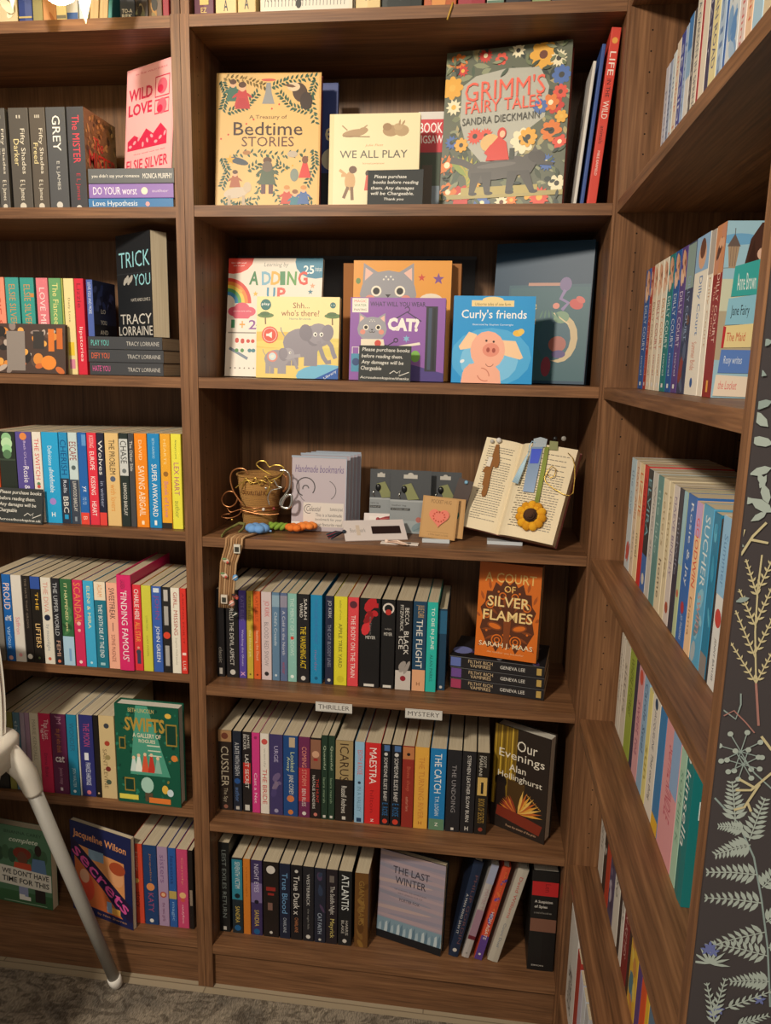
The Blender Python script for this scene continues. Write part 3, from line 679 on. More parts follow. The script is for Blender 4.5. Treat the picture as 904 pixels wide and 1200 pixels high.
L4 = [
 (-8, 7, 'grey', '#7d7871', [], {'label': 'grey paperback cut by the photo edge, left bookcase fifth row'}),
 (8.5, 18.6, 'blue', '#1f63ae', [('D', 'PROUD', '#f2d3c4', .90, .60, .15, .85), ('H', 'of ME', '#f2f0ea', .47, .53), ('D', 'various', '#a8c8ea', .4, .15), ('O', .04, .25, '#e6b7b0')]),
 (19, 31, 'white', '#dcd6cc', [('D', 'Saffron', '#d97f8e', .52, .32, .25, .65), ('O', .08, .18, '#e79fa0')]),
 (31.5, 40.8, 'black', '#25201d', [('D', 'THE HATE THAT GROWS', '#7d6f62', .97, .4, .35, .6), ('O', .07, .32, '#e9e4da')]),
 (41.2, 52.6, 'black blue-topped', '#231f1b', [('B', .86, 1, '#31519e'), ('D', 'THE', '#e5b441', .82, .62, .45, .75), ('D', 'LIFTERS', '#f0c98a', .46, .18, .3, .8), ('O', .06, .12, '#6a7a4a')]),
 (53.2, 65, 'cream', '#ddd7c8', [('D', 'THE DIVA', '#d28a7c', .95, .6, .25, .7), ('O', .54, .3, '#23273c'), ('D', 'by moonlight', '#8f969a', .46, .15, .25, .65), ('O', .06, .16, '#c45f45')]),
 (65.6, 75, 'black', '#26262b', [('D', 'THE UPPER WORLD', '#b9bcc0', .95, .34, .2, .7), ('D', 'FEMI', '#c9a08c', .28, .1), ('O', .04, .2, '#d97758')]),
 (75.6, 89, 'green', '#35673f', [('G', 10, ['#284f30', '#4a7d50'], .35, .98), ('D', 'IT HAPPENED one', '#ded9a0', .95, .4, .35, .6), ('B', .0, .34, '#a9cbe2'), ('B', .05, .2, '#7da4cc', .5, .7)]),
 (89.6, 101.4, 'raspberry', '#cf2f5c', [('D', 'SCANDAL', '#e8884f', .97, .5, .15, .8), ('O', .5, .2, '#f1b4a8'), ('O', .42, .15, '#f1b4a8'), ('O', .05, .16, '#f4d9d4')]),
 (102, 114, 'sky blue', '#3fa8d3', [('D', 'ELENI & MIRA', '#efe2a0', .94, .45, .35, .65), ('O', .05, .12, '#bfe2ee')]),
 (114.6, 128, 'dark teal', '#1f7187', [('B', .79, 1, '#ead9c0'), ('D', 'ADAM', '#d9925c', .97, .83, .3, .7), ('D', 'THEY BOTH DIE AT THE END', '#e6efef', .74, .12, .3, .66), ('B', .03, .06, '#9fc8cf', .3, .7)]),
 (128.6, 141.4, 'peach', '#eeae94', [('D', 'SWEETFREAK', '#3a2a2c', .94, .58, .25, .75), ('B', .44, .54, '#5a3a3a', .47, .53), ('D', 'SOPHIE McKENZIE', '#8f4a3f', .4, .08, .3, .65)]),
 (142, 158.6, 'magenta', '#d42a68', [('D', 'LAUREN', '#8f2850', .95, .86, .3, .6), ('D', '\'FINDING FAMOUS\'', '#f3e7ea', .84, .10, .28, .72)], {'yt': 674, 'hard': True, 'dy': -.004, 'd': .2}),
 (159, 168.5, 'red', '#d8353f', [('D', 'CHARLIE HERE', '#f4ece8', .95, .60, .2, .75), ('D', 'ALL STAR', '#f0a04a', .57, .34, .2, .8), ('O', .22, .3, '#3d4250'), ('O', .27, .15, '#d9a58c'), ('B', .08, .2, '#39415c', .3, .75)]),
 (169, 180.2, 'lime yellow', '#cfcb45', [('D', 'LOBSTERS', '#8d9a3c', .65, .48, .4, .6), ('D', 'LUCY IVISON', '#8d8a3c', .42, .18, .4, .6)]),
 (180.8, 192, 'cobalt blue', '#3a5fae', [('B', .93, .98, '#cfdbe8', .2, .8), ('D', 'JOHN', '#8a4a8c', .9, .62, .2, .8), ('D', 'JOHN GREEN', '#e6ebf2', .54, .12, .25, .75)]),
 (192.5, 202.2, 'black', '#252323', [('B', .84, .97, '#b9b5b0', .25, .75), ('B', .56, .78, '#a8a5a0', .25, .75), ('O', .44, .42, '#d9472f'), ('B', .08, .32, '#a8a5a0', .25, .75)]),
 (202.7, 213, 'white', '#e4dece', [('D', 'GIRL, MISSING', '#a83c38', .95, .45, .25, .75), ('D', 'Sophie McKenzie', '#a4a092', .42, .1, .35, .65)]),
 (213.4, 220.6, 'red', '#d6372e', [('D', 'ASKING FOR IT', '#8e1f1c', .95, .35, .35, .65), ('B', .22, .25, '#f0d0c4', .2, .8), ('D', 'LUE', '#f0d0c4', .15, .04)], {'r': None}),
]
row(ZL[4], .0, ((30, 774), (215, 790)), L4, W5, GL, yt=((30, 675), (215, 690)), d=.175)
L5 = [
 (-16, 12, 'black', '#221f1e', [], {'label': 'dark paperback behind the high chair, left bookcase sixth row', 'hard': True}),
 (13, 20.5, 'olive', '#8d8a44', []),
 (21, 28.5, 'dull blue', '#5d87a0', [('D', 'the island', '#c4d6de', .9, .3)]),
 (29, 34.3, 'pale lilac', '#a898ab', []),
 (34.8, 39.8, 'mauve', '#9c7f96', []),
 (40.3, 50.2, 'cream', '#cfc5ae', [('D', 'MARIE KENDALL', '#9b937e', .92, .4, .3, .7)]),
 (50.6, 64, 'crimson', '#c42650', [('D', 'The Last', '#f0d6da', .93, .68, .5, .85), ('D', 'Tiger', '#f0d6da', .88, .66, .15, .5), ('D', 'Emma Blake', '#7d1d3e', .5, .2, .35, .65)]),
 (64.6, 82, 'maroon', '#5e2448', [('D', 'JM', '#b58aa0', .98, .88, .3, .7), ('D', 'the girl who drank', '#c0774a', .82, .52, .25, .65), ('H', 'cat', '#e6dfe0', .40, .48, .2, .8), ('D', 'jessie may', '#b58aa0', .33, .12, .35, .65), ('B', .04, .08, '#d9ccd2', .42, .58)]),
 (83, 94.6, 'teal blue', '#1f7c9e', [('D', 'WONDER', '#2a5c7a', .9, .55), ('D', 'JON WALTER', '#bfe0ea', .34, .1, .3, .7), ('O', .05, .15, '#e4eef0')], {'dy': -.001}),
 (95.2, 96.8, 'thin white', '#d4d0c4', []),
 (97.2, 113, 'navy', '#2f3272', [('D', 'THE MOON', '#b64a7a', .9, .62, .3, .75), ('B', .45, .54, '#dfe3ea', .3, .6), ('D', 'FRANCES HARDINGE', '#d4d8ea', .42, .14, .35, .7), ('O', .05, .16, '#d87a8a')]),
 (113.6, 119.4, 'black', '#1f1b1a', [('O', .05, .2, '#c4ac8a')]),
 (120, 138, 'patterned cream', '#d0b989', [('D', 'SAINT LEVINE', '#7d6644', .6, .12, .2, .45), ('O', .88, .17, '#3c4048'), ('O', .67, .17, '#a8402e'), ('O', .5, .17, '#9a8a5a'), ('O', .36, .17, '#7a2f2a'), ('O', .2, .17, '#4c5a4a')], {'r': 'the green picture book'}),
]
row(ZL[5], .012, ((55, 930), (140, 937)), L5, W6, GL, yt=((30, 836), (140, 840)), d=.2)
def art_swiftgreen(A):
    rr = random.Random(8)
    for i in range(90): A.ell(rr.uniform(.02,.98), rr.uniform(.02,.98), rr.uniform(.008,.03), rr.uniform(.008,.03), rr.choice(['#0f4033','#1f6a54','#0d3a2e','#2a7a62','#8a7a3a']), rr.uniform(0,90))
    A.poly([(.34,1),(.52,1),(.85,.3),(.22,.3)], '#4c9a82'); A.text('BETH LINCOLN', '#cdbb7a', .22,.93,.62,.97, bold=0)
    A.text('SWIFTS', '#b08f3e', .16,.74,.78,.88, bold=.03); A.text('A GALLERY OF', '#e6dcc0', .28,.68,.72,.725); A.text('ROGUES', '#e6dcc0', .37,.63,.63,.665)
    for u, v, w, h in ((.80,.62,.17,.22), (.12,.12,.16,.14), (.06,.55,.1,.12)):
        A.rect(u,v,u+w,v+h,'#9a7f35'); A.rect(u+.015,v+.015,u+w-.015,v+h-.015,'#123b2e')
    for i, (u, c, s) in enumerate(((.28,'#cfe0da',.1), (.36,'#e8efe6',.12), (.46,'#d95a3c',.13), (.56,'#c43a2c',.13), (.66,'#8fb8a8',.11))):
        A.poly([(u-.06,.33),(u+.06,.33),(u+.02,.33+s*1.3),(u-.02,.33+s*1.3)], c); A.ell(u,.33+s*1.4,.025,.028,'#e7c6a4')
    A.ell(.48,.2,.10,.13,'#a8cfc0'); A.rect(.44,.03,.56,.12,'#5a4a38'); A.ell(.76,.17,.05,.07,'#e2b64a'); A.ell(.84,.14,.05,.06,'#c9dce0'); A.rect(.03,.035,.33,.085,'#e2d255'); A.rect(.5,.02,.84,.075,'#e07b35')
    A.ell(.84,.92,.05,.04,'#e0b54c'); A.ell(.92,.5,.05,.05,'#d9823c')
    for v in (.60,.55,.5): A.rect(.5+.2*(.6-v),v,.7+.2*(.6-v),v+.012,'#cfd8c0')
face_out((137, 900), (211, 900), 828, ZL[5], .006, .002, .030, R(0), '#155541', 'green hardback picture cover facing out, right end of left bookcase sixth row', GL, hard=True, front=art_swiftgreen, page=2)
row(ZL[6], .032, ((155, 1080), (229, 1089)), [
 (155.3, 170, 'orange-red', '#cf4a33', [('D', 'Holly', '#e8a08a', .9, .66, .4, .65), ('O', .54, .2, '#e6b060'), ('D', 'story', '#7d2a1e', .4, .2)], {'l': 'the navy picture book'}),
 (170.5, 186.4, 'deep blue', '#22406f', [('D', 'Jacqueline', '#b0763f', .9, .55, .45, .62), ('O', .48, .3, '#d98a52'), ('D', 'KATY', '#a04a6c', .4, .16, .3, .7), ('O', .05, .15, '#e0dcd4')]),
 (187, 199, 'lilac', '#a68cab', [('D', 'sisters', '#7d5f88', .9, .55), ('O', .40, .32, '#b04a34'), ('O', .40, .2, '#e0b28a'), ('D', 'the two girls', '#6a3a5a', .3, .06, .3, .65)]),
 (199.6, 208.6, 'blue', '#2b5aa0', [('D', 'lessons', '#1b356c', .9, .55), ('B', .36, .46, '#b8a058'), ('D', 'magic', '#8ab0dc', .32, .08)]),
 (209.2, 222, 'pink', '#c5466f', [('D', 'Candy', '#e08a7a', .9, .55, .4, .62), ('O', .42, .3, '#e2b27a'), ('O', .36, .2, '#c9574a'), ('D', 'candyfloss', '#f0b8c4', .3, .06, .35, .6)]),
 (222.8, 228, 'black', '#1f1a18', [('B', .3, .5, '#8a7a6a', .2, .8)]),
], W7, GL, yt=((160, 989), (222, 997)), d=.15)
def art_time(A):
    A.rect(0,0,1,1,'#4f7558'); A.rect(0,0,1,.16,'#39613e')
    for i in range(8): A.ell(.1+.11*i,.62+.03*(i%2),.07,.12,['#2f4c36','#3d5e42'][i%2])
    A.text('BRIANNA CAREY', '#22382a', .2,.90,.85,.94, bold=0); A.text('complete', '#cfd8c4', .28,.78,.78,.86, shear=.3)
    A.ell(.50,.66,.16,.1,'#7a2e20'); A.ell(.50,.60,.09,.11,'#6b4030'); A.poly([(.32,.36),(.68,.36),(.64,.54),(.36,.54)], '#c0492f'); A.rect(.42,.1,.58,.34,'#8d94b4'); A.rect(.42,.06,.52,.13,'#e4e0d8'); A.rect(.52,.06,.62,.11,'#e4e0d8')
    A.ell(.78,.73,.06,.09,'#2a1d18'); A.poly([(.64,.4),(.92,.4),(.89,.62),(.68,.62)], '#5d7aa0'); A.rect(.70,.06,.80,.38,'#2a2422'); A.rect(.80,.06,.88,.38,'#2a2422')
    A.poly([(.06,.24),(.99,.22),(.99,.44),(.06,.48)], '#d8d3c6'); A.text("WE DON'T HAVE", '#23201e', .13,.365,.95,.435, rot=-1.5, bold=.02); A.text('TIME FOR THIS', '#23201e', .13,.265,.95,.335, rot=-1.5, bold=.02)
    A.rect(.15,.02,.9,.028,'#9fb59a')
face_out((-7, 1020), (59, 1020), 970, ZL[6], .055, .038, .020, R(2), '#45664a', 'green paperback cover showing a held banner, left bookcase bottom row', GL, front=art_time)
def art_secrets(A):
    A.rect(0,0,1,1,'#1c2350'); A.text('Jacqueline Wilson', '#e29a62', .05,.80,.92,.90, rot=-3, bold=.015)
    A.poly([(.06,.76),(.88,.70),(.88,.2)], '#d9925a'); A.poly([(.06,.70),(.06,.10),(.84,.08)], '#c86a3a'); A.ell(.74,.54,.12,.16,'#e0a070',20); A.ell(.77,.62,.13,.09,'#a84a2a'); A.rect(.3,.63,.55,.74,'#7f9ab0'); A.ell(.24,.3,.14,.2,'#d24a34'); A.ell(.22,.42,.08,.10,'#e0a888')
    A.poly([(.0,.66),(.0,.80),(.06,.80),(1,.24),(1,.08),(.93,.08)], '#231a3c'); A.text('secrets', '#d7549a', -.06,.385,1.04,.50, rot=-38, bold=.012)
    A.rect(.66,.1,.80,.17,'#d9a04a'); A.rect(.58,.1,.66,.22,'#7fa0c4'); A.text('by Nick Sharratt', '#c9925c', .42,.03,.9,.06, bold=0)
face_out((83.5, 1020), (153, 1020), 972, ZL[6], .055, .006, .012, R(1), '#1a2048', 'navy picture cover with pink diagonal title, left bookcase bottom row', GL, front=art_secrets)

# ------------------------------------------------------------------ MIDDLE CASE
GM = 'books in the middle bookcase'
V1, V2, V3, V4, V5, V6 = ['middle bookcase '+w for w in ('top ledge', 'first shelf', 'second shelf', 'thriller row', 'mystery row', 'bottom row')]
# top ledge
row(ZM[0], .02, ((210, 20), (733, -2)), [
 (228, 251, 'burgundy', '#5e2a3e', [('B', .10, .18, '#c8ad62', .3, .75), ('H', 'EZ', '#c8ad62', .04, .08, .35, .65)], {'h': .22, 'hard': True, 'l': None}),
 (253, 277.5, 'cream', '#d9c08c', [('H', 'A', '#3a3a42', .05, .14, .4, .6)], {'h': .21, 'hard': True}),
 (279, 300, 'cream', '#d6bd88', [('H', 'A', '#3a3a42', .06, .15, .38, .62)], {'h': .21, 'hard': True, 'r': 'the bird box'}),
 (417, 446, 'cream', '#d8bf8a', [('H', 'A', '#3a3a42', .09, .17, .4, .6)], {'h': .21, 'hard': True, 'l': 'the bird box'}),
 (447.5, 495, 'blackish green', '#232a27', [('G', 12, ['#2e3a34', '#1a201d', '#3a4238'], .0, .4)], {'h': .22, 'hard': True}),
 (497, 535, 'rust', '#b05c34', [('G', 9, ['#7d3a20', '#cf8a4a', '#5d2c1c'], .0, .3)], {'h': .22, 'hard': True}),
 (537, 569, 'wine red', '#94303c', [('D', 'volume', '#7a2430', .5, .1)], {'h': .22, 'hard': True}),
 (571, 591, 'white', '#d9d6c8', [('B', .0, .06, '#5d7a6a')], {'h': .20}),
 (593, 623, 'black', '#2a2c33', [('B', .0, .03, '#4a4c55')], {'h': .22, 'hard': True}),
 (624, 646, 'sage green', '#7f9466', [], {'h': .20}),
 (647, 668, 'dark teal', '#2f4a4d', [], {'h': .19, 'r': None}),
], V1, GM, d=.16)
def birdbox(A):
    A.rect(.04,.05,.96,.95,'#d9d3c4')
    for i in range(24):
        u = .05+.9*i/24; A.line([(u,.12),(u+.01,.30+.1*((i*7)%5)/5)], .006, '#6a6866'); A.leaf(u,.2,.03,.012,60+(i*53)%60,'#77736e')
    A.ell(.42,.16,.03,.045,'#26231f'); A.leaf(.43,.2,.07,.03,50,'#26231f')
a = at(305, 15, 'Y', .012); b = at(413, 9, 'Y', .012)
book(T(a.x, .045, ZM[0]) @ RZ(R(-90)), .032, .23, b.x-a.x, '#d8d0be', 'pale upright keepsake box with a small black bird, middle bookcase top ledge', GM, hard=True, front=lambda A: birdbox(Art(A.mb, A.W, A.H*.42, A.f)), name='keepsake_box', cat='box')
p = at(529, 12, 'Y', -.0012); rb = root('ribbon_marker', T(p.x, 0, ZM[0])); tag(rb, 'mustard ribbon marker hanging over the top ledge edge below the rust book', 'ribbon')
mb = MB(); mb.tube([(.004,.016,.0021),(.003,.008,.0021),(.002,-.0012,.0019),(.001,-.0032,-.004),(-.003,-.0032,-.016),(-.006,-.0032,-.025)], .0016, paint('#b8923c', .5), 6); mb.build('ribbon_tail', rb)

# --- first shelf
z = ZM[1]
def vine(A, pts, n, c, L=.05, w=.022):
    P = [Vector(p) for p in pts]; seg = len(P)-1
    for i in range(n):
        q = (i+.5)/n*seg; j = min(int(q), seg-1); p = P[j].lerp(P[j+1], q-j); t = P[j+1]-P[j]; a = math.degrees(math.atan2(t.y*A.H, t.x*A.W))
        A.leaf(p.x, p.y, L, w, a+(55 if i % 2 else -55), c)
def figure(A, u, v, s, body, head='#e0b08a', hair='#5a3a24', legs=None):
    A.poly([(u-.045*s,v),(u+.045*s,v),(u+.022*s,v+.07*s),(u-.022*s,v+.07*s)], body); A.ell(u, v+.082*s, .02*s, .024*s, head); A.ell(u, v+.092*s, .022*s, .016*s, hair)
    A.leaf(u+.015*s, v+.06*s, .055*s, .016*s, -35, body); A.leaf(u-.015*s, v+.06*s, .055*s, .016*s, 215, body)
    if legs: A.rect(u-.03*s, v-.035*s, u-.008*s, v, legs); A.rect(u+.008*s, v-.035*s, u+.03*s, v, legs)
def art_treasury(A):
    G, G2 = '#2f5545', '#4b6b4a'
    A.rect(0,0,1,1,'#d3a862'); A.rect(.02,.01,.98,.99,'#ddb673')
    for pts in ([(.06,.97),(.3,.95),(.48,.9)], [(.52,.9),(.7,.95),(.95,.97)], [(.05,.95),(.1,.85),(.06,.74)], [(.95,.95),(.9,.83),(.95,.64)], [(.1,.72),(.28,.76),(.4,.86)], [(.9,.72),(.72,.76),(.6,.86)],
                [(.06,.4),(.12,.3),(.06,.18)], [(.94,.46),(.96,.34),(.88,.2)], [(.3,.3),(.42,.36),(.44,.18),(.36,.03)], [(.7,.3),(.58,.36),(.56,.18),(.64,.03)], [(.05,.1),(.2,.04),(.34,.08)], [(.95,.1),(.8,.02),(.66,.08)], [(.15,.42),(.4,.43),(.6,.41),(.86,.43)], [(.02,.04),(.3,.02),(.6,.015),(.97,.03)]):
        A.held = True; vine(A, pts, 22, G); vine(A, pts, 9, G2, .035, .02); A.held = False; A.up()
    for i in range(26): A.ell(.05+.9*((i*37)%26)/26, .03+.4*((i*11)%26)/26+(.5 if i%3==0 else 0), .009, .009, ['#c9453a','#d9a02f','#39624a'][i%3])
    figure(A, .16, .80, 1.5, '#3f6a58'); figure(A, .25, .76, 1.7, '#c23a3a'); A.poly([(.18,.745),(.33,.745),(.28,.82),(.22,.82)], '#b83338')
    A.poly([(.44,.78),(.56,.78),(.53,.86),(.52,.93),(.48,.93),(.47,.86)], '#8f9090'); A.ell(.5,.95,.07,.012,'#c9584a')
    A.ell(.8,.86,.07,.09,'#4a3527',20); A.ell(.74,.9,.06,.04,'#d8c2a0'); A.leaf(.76,.9,.12,.03,170,'#6a4a34'); A.ell(.86,.80,.06,.08,'#3a2a20')
    A.text('A Treasury of', '#6d4f34', .32,.665,.68,.70, bold=0); A.text('Bedtime', '#3a2420', .17,.555,.83,.65, bold=.003); A.text('STORIES', '#5a332c', .25,.475,.75,.545, bold=0)
    A.ell(.22,.37,.10,.03,'#3e4a52',-15); A.star(.14,.38,.05,'#dba52f'); A.ell(.74,.42,.05,.03,'#b8aa98'); A.ell(.3,.43,.04,.02,'#a8733f')
    A.poly([(.80,.25),(.92,.25),(.88,.36),(.84,.36)], '#cf3b35'); A.ell(.86,.38,.03,.035,'#7a4a2e'); A.ell(.76,.27,.04,.06,'#7f8a80')
    A.ell(.2,.14,.12,.05,'#c9b8a0',10); A.ell(.31,.18,.04,.05,'#c4b092'); A.rect(.12,.03,.15,.12,'#b8a488'); A.rect(.26,.03,.29,.12,'#b8a488'); figure(A,.19,.18,1.2,'#a85a34')
    figure(A,.5,.20,1.9,'#4a5a44', legs='#5a3a44'); A.ell(.5,.33,.05,.05,'#6a5a4a')
    figure(A,.69,.06,1.3,'#c24a3a', hair='#c98a4a'); figure(A,.77,.03,1.3,'#3f7a8a', hair='#8a5a34'); figure(A,.85,.06,1.3,'#4a6aa0', hair='#c98a4a')
face_out((250.5, 160), (374, 160), 87, z, .075, .085, .018, R(6), '#7c2c34', 'tall golden picture book with leafy border and tiny figures, far left of first shelf', GM, hard=True, front=art_treasury)
def art_we(A):
    C = '#e9d9ae'; A.rect(0,0,1,1,C); A.rect(0,0,.05,1,'#e0cd9c'); B = '#a98a63'
    A.ell(.28,.80,.14,.04,B,8); A.ell(.38,.83,.05,.03,B); A.line([(.15,.77),(.45,.76)], .012, '#8f7350'); A.line([(.2,.83),(.14,.88)], .014, B); A.line([(.36,.84),(.42,.88)], .014, B)
    A.ell(.68,.82,.09,.06,B); A.ell(.80,.82,.08,.06,'#b0946c'); A.ell(.76,.86,.05,.035,'#b89c74'); A.leaf(.77,.87,.07,.025,80,B); A.leaf(.80,.87,.07,.025,60,B); A.ell(.64,.86,.05,.04,'#9a7a54')
    A.text('Julie Flett', '#d08a5c', .40,.655,.60,.685, bold=0, shear=.2); A.text('WE ALL PLAY', '#57554a', .12,.54,.87,.62, bold=.004); A.text('kimetawanaw', '#c98a5c', .38,.475,.62,.495, bold=0)
    A.ell(.24,.30,.06,.10,'#c9a06c'); A.ell(.27,.42,.045,.04,'#6a4a34'); A.line([(.2,.36),(.12,.42)], .03, '#c9a06c'); A.line([(.28,.36),(.14,.36)], .03, '#c9a06c'); A.line([(.22,.24),(.17,.12)], .035, '#7a5c40'); A.line([(.26,.24),(.27,.10)], .035, '#7a5c40')
    A.ell(.44,.38,.03,.035,'#4a3a2c'); A.poly([(.40,.2),(.47,.2),(.45,.36),(.42,.36)], '#cf5a4a')
face_out((385, 190), (491, 190), 134, z, .055, .055, .015, R(4), '#e6d6aa', 'cream board book with small brown animals and playing children, first shelf', GM, front=art_we)
face_out((374, 160), (394.5, 160), 98, z, .16, .16, .012, R(3), '#2f3f7a', 'navy book mostly hidden between golden and cream picture books, first shelf', GM, hard=True,
         front=lambda A: (A.ell(.7,.45,.6,.6,'#c9c2a8'), A.rect(0,0,1,.35,'#20242e'), A.text('e', '#d8c9a0', .3,.58,.8,.68)))
face_out((489, 190), (519, 190), 132, z, .13, .13, .03, R(2), '#4a4038', 'red topped box of a jigsaw between cream and flowered books, first shelf', GM, name='jigsaw_box', cat='box',
         front=lambda A: (A.rect(0,.62,1,.93,'#c8323c'), A.rect(0,.93,1,1,'#d9d4cc'), A.text('BOOK', '#f2ece8', .05,.80,.95,.90), A.text('JIGSAW', '#f2ece8', .02,.68,.98,.78), A.rect(.1,.0,.9,.6,'#3c4a34'), A.rect(.2,.1,.6,.5,'#564a3a'), A.rect(.6,.0,.9,.3,'#7d8a94')))
def flowers(A, spots, seed=3):
    A.up()
    rr = random.Random(seed)
    for (u, v, r, c) in spots:
        r *= .85; k = rr.randint(0, 3); m = ['#e0b04a', '#6a3a24', '#f0e2b8', '#3a3a34'][k]; n = rr.choice([6, 8, 10, 14])
        A.flower(u, v, r, c, m, n)
def art_grimm(A):
    A.rect(0,0,1,1,'#5d6250'); rr = random.Random(12); A.held = False
    for i in range(150):
        A.held = i % 12 != 0; A.leaf(rr.uniform(0,.98), rr.uniform(0,.98), rr.uniform(.06,.14), rr.uniform(.025,.05), rr.uniform(0,360), rr.choice(['#3f4a38','#737a5c','#8a8f70','#4a5a48','#9a9a7a','#2f3a34','#a89a6c']))
    A.held = False
    A.poly([(.2,.42),(.14,.56),(.14,.78),(.25,.84),(.5,.87),(.76,.86),(.84,.74),(.82,.56),(.68,.48),(.6,.30),(.34,.30)], '#aeada0')
    ORG, SAL, YEL, BLU, CRE, RED = '#d9762e', '#d8503c', '#dfa53c', '#4a6aa8', '#e6dcb8', '#c4382e'
    flowers(A, [(.1,.93,.09,ORG),(.32,.96,.07,RED),(.45,.93,.06,SAL),(.58,.97,.07,CRE),(.78,.93,.13,YEL),(.9,.9,.08,CRE),(.93,.80,.09,BLU),(.93,.7,.07,SAL),(.9,.62,.08,RED),(.06,.78,.11,YEL),(.08,.66,.08,CRE),(.14,.88,.06,RED),(.27,.47,.08,SAL),(.36,.47,.07,SAL),
                 (.66,.42,.12,CRE),(.86,.64,.08,ORG),(.78,.62,.07,BLU),(.88,.47,.1,ORG),(.86,.28,.08,BLU),(.05,.30,.10,ORG),(.08,.44,.07,BLU),(.16,.42,.07,YEL),(.18,.10,.11,RED),(.07,.13,.09,ORG),(.36,.05,.08,BLU),(.52,.05,.07,CRE),(.74,.1,.07,YEL),(.82,.07,.1,SAL),(.95,.15,.08,CRE),(.95,.4,.07,SAL),(.7,.44,.09,YEL),(.6,.06,.06,ORG),(.3,.18,.06,YEL),(.95,.55,.06,YEL)])
    A.ell(.40,.42,.08,.07,'#d9b070')
    A.text("GRIMM'S", '#e8604a', .17,.69,.81,.81, bold=0, rot=1.5); A.text('FAIRY TALES', '#e8604a', .18,.615,.79,.69, bold=.006, rot=1.5); A.text('SANDRA DIECKMANN', '#4a4a44', .16,.545,.78,.59, bold=0, rot=1.5)
    for i in range(10): A.leaf(.22, .15+.008*i, .2, .05, 30+12*i, ['#b8a03c','#8a9a4a'][i%2])
    A.rect(.0,.08,1,.11,'#a89a60'); A.rect(.18,.10,.8,.15,'#b0a05e')
    for i in range(60):
        A.held = i % 10 != 0; A.leaf(rr.choice([rr.uniform(0,.16), rr.uniform(.84,.98), rr.uniform(0,.98)]), rr.choice([rr.uniform(.0,.3), rr.uniform(.85,.98), rr.uniform(0,.5)]), rr.uniform(.05,.10), .028, rr.uniform(0,360), rr.choice(['#3f4a38','#6a7454','#8a8f70','#4a5a48','#2f3a34']))
    A.held = False
    # wolf
    WG = '#55524e'; A.ell(.46,.25,.20,.075,WG,3); A.ell(.34,.24,.11,.085,WG); A.ell(.62,.27,.10,.075,WG); A.poly([(.62,.27),(.68,.33),(.80,.36),(.83,.34),(.74,.22)], WG); A.ell(.78,.32,.07,.05,'#4a4744',-15); A.poly([(.80,.30),(.92,.275),(.91,.26),(.78,.27)], '#4a4744'); A.poly([(.74,.35),(.76,.39),(.79,.35)], WG)
    for x0, x1 in ((.30,.27), (.38,.40), (.60,.57), (.68,.76)): A.poly([(x0-.045,.24),(x0+.045,.24),(x1+.02,.11),(x1-.025,.11)], '#4a4845'); A.ell(x1+.01,.108,.035,.014,'#403e3c')
    A.line([(.28,.27),(.18,.31),(.08,.33)], .05, WG); A.ell(.46,.28,.16,.02,'#6a6662',3)
    # girl in red
    A.poly([(.37,.31),(.56,.31),(.53,.42),(.47,.46),(.41,.41)], '#cf3a2c'); A.ell(.49,.475,.036,.045,'#c9382c'); A.ell(.495,.47,.022,.027,'#e6b894'); A.rect(.56,.31,.6,.38,'#3c4238'); A.line([(.42,.40),(.37,.35)], .04, '#cf3a2c')
face_out((517.5, 150), (664, 150), 57, z, .10, .055, .030, R(5), '#7a3326', 'large flowered fairy tale book with grey wolf cover, right half of first shelf', GM, hard=True, front=art_grimm)
# three tall books leaning against the right side panel
def lean_book(xb, xt, yb, yt, z, Y, t, d, color, label, hard=False, spine=None, back=None, group=GM, page=0, front=None):
    """leans sideways: xb, xt = photo column of the spine's left foot and left top"""
    A = at(xb, yb, 'Y', Y); B = at(xt, yt, 'Y', Y); dz = B.z-z; dx = B.x-A.x; ang = math.atan2(dx, dz); h = math.hypot(dx, dz)
    up = 0 if ang > 0 else -math.sin(ang)*t
    M = T(A.x, Y, z+(math.sin(ang)*t if ang > 0 else 0)) @ RY(ang)
    return book(M, t, h, d, color, label, group, spine=spine, hard=hard, back=back, page=page, front=front)
lean_book(688, 717.5, 235, 33, z, .035, .0165, .21, '#cf4436', 'tall red spined book leaning on the right side panel, first shelf', spine=spine_of([('O', .93, .3, '#e0a04a'), ('D', 'LIFE', '#eddfd2', .87, .74, .2, .8), ('D', 'IN THE', '#3a1c1a', .72, .62, .3, .7), ('D', 'WILD', '#eddfd2', .60, .50, .2, .8), ('D', 'animals', '#5a1c1c', .46, .36, .3, .7), ('D', 'MIKE BARFIELD', '#eddfd2', .32, .18, .35, .6)]))
lean_book(680, 706.5, 235, 52, z, .04, .0065, .20, '#34508e', 'thin blue book leaning between white and red tall books, first shelf')
lean_book(672, 696, 235, 72, z, .045, .0055, .215, '#cfcac2', 'thin white illustrated book leaning leftmost of three tall books, first shelf',
  back=lambda A: (A.rect(.03,.02,.97,.98,'#c9c6c2'), [A.ell(.2+.6*((i*37)%17)/17, .2+.6*((i*23)%17)/17, .09, .05, ['#8f8d8c','#5f5d5e','#a8a5a2'][i%3], i*30) for i in range(24)], A.line([(.3,.3),(.5,.6),(.7,.4)], .02, '#4a4848')))
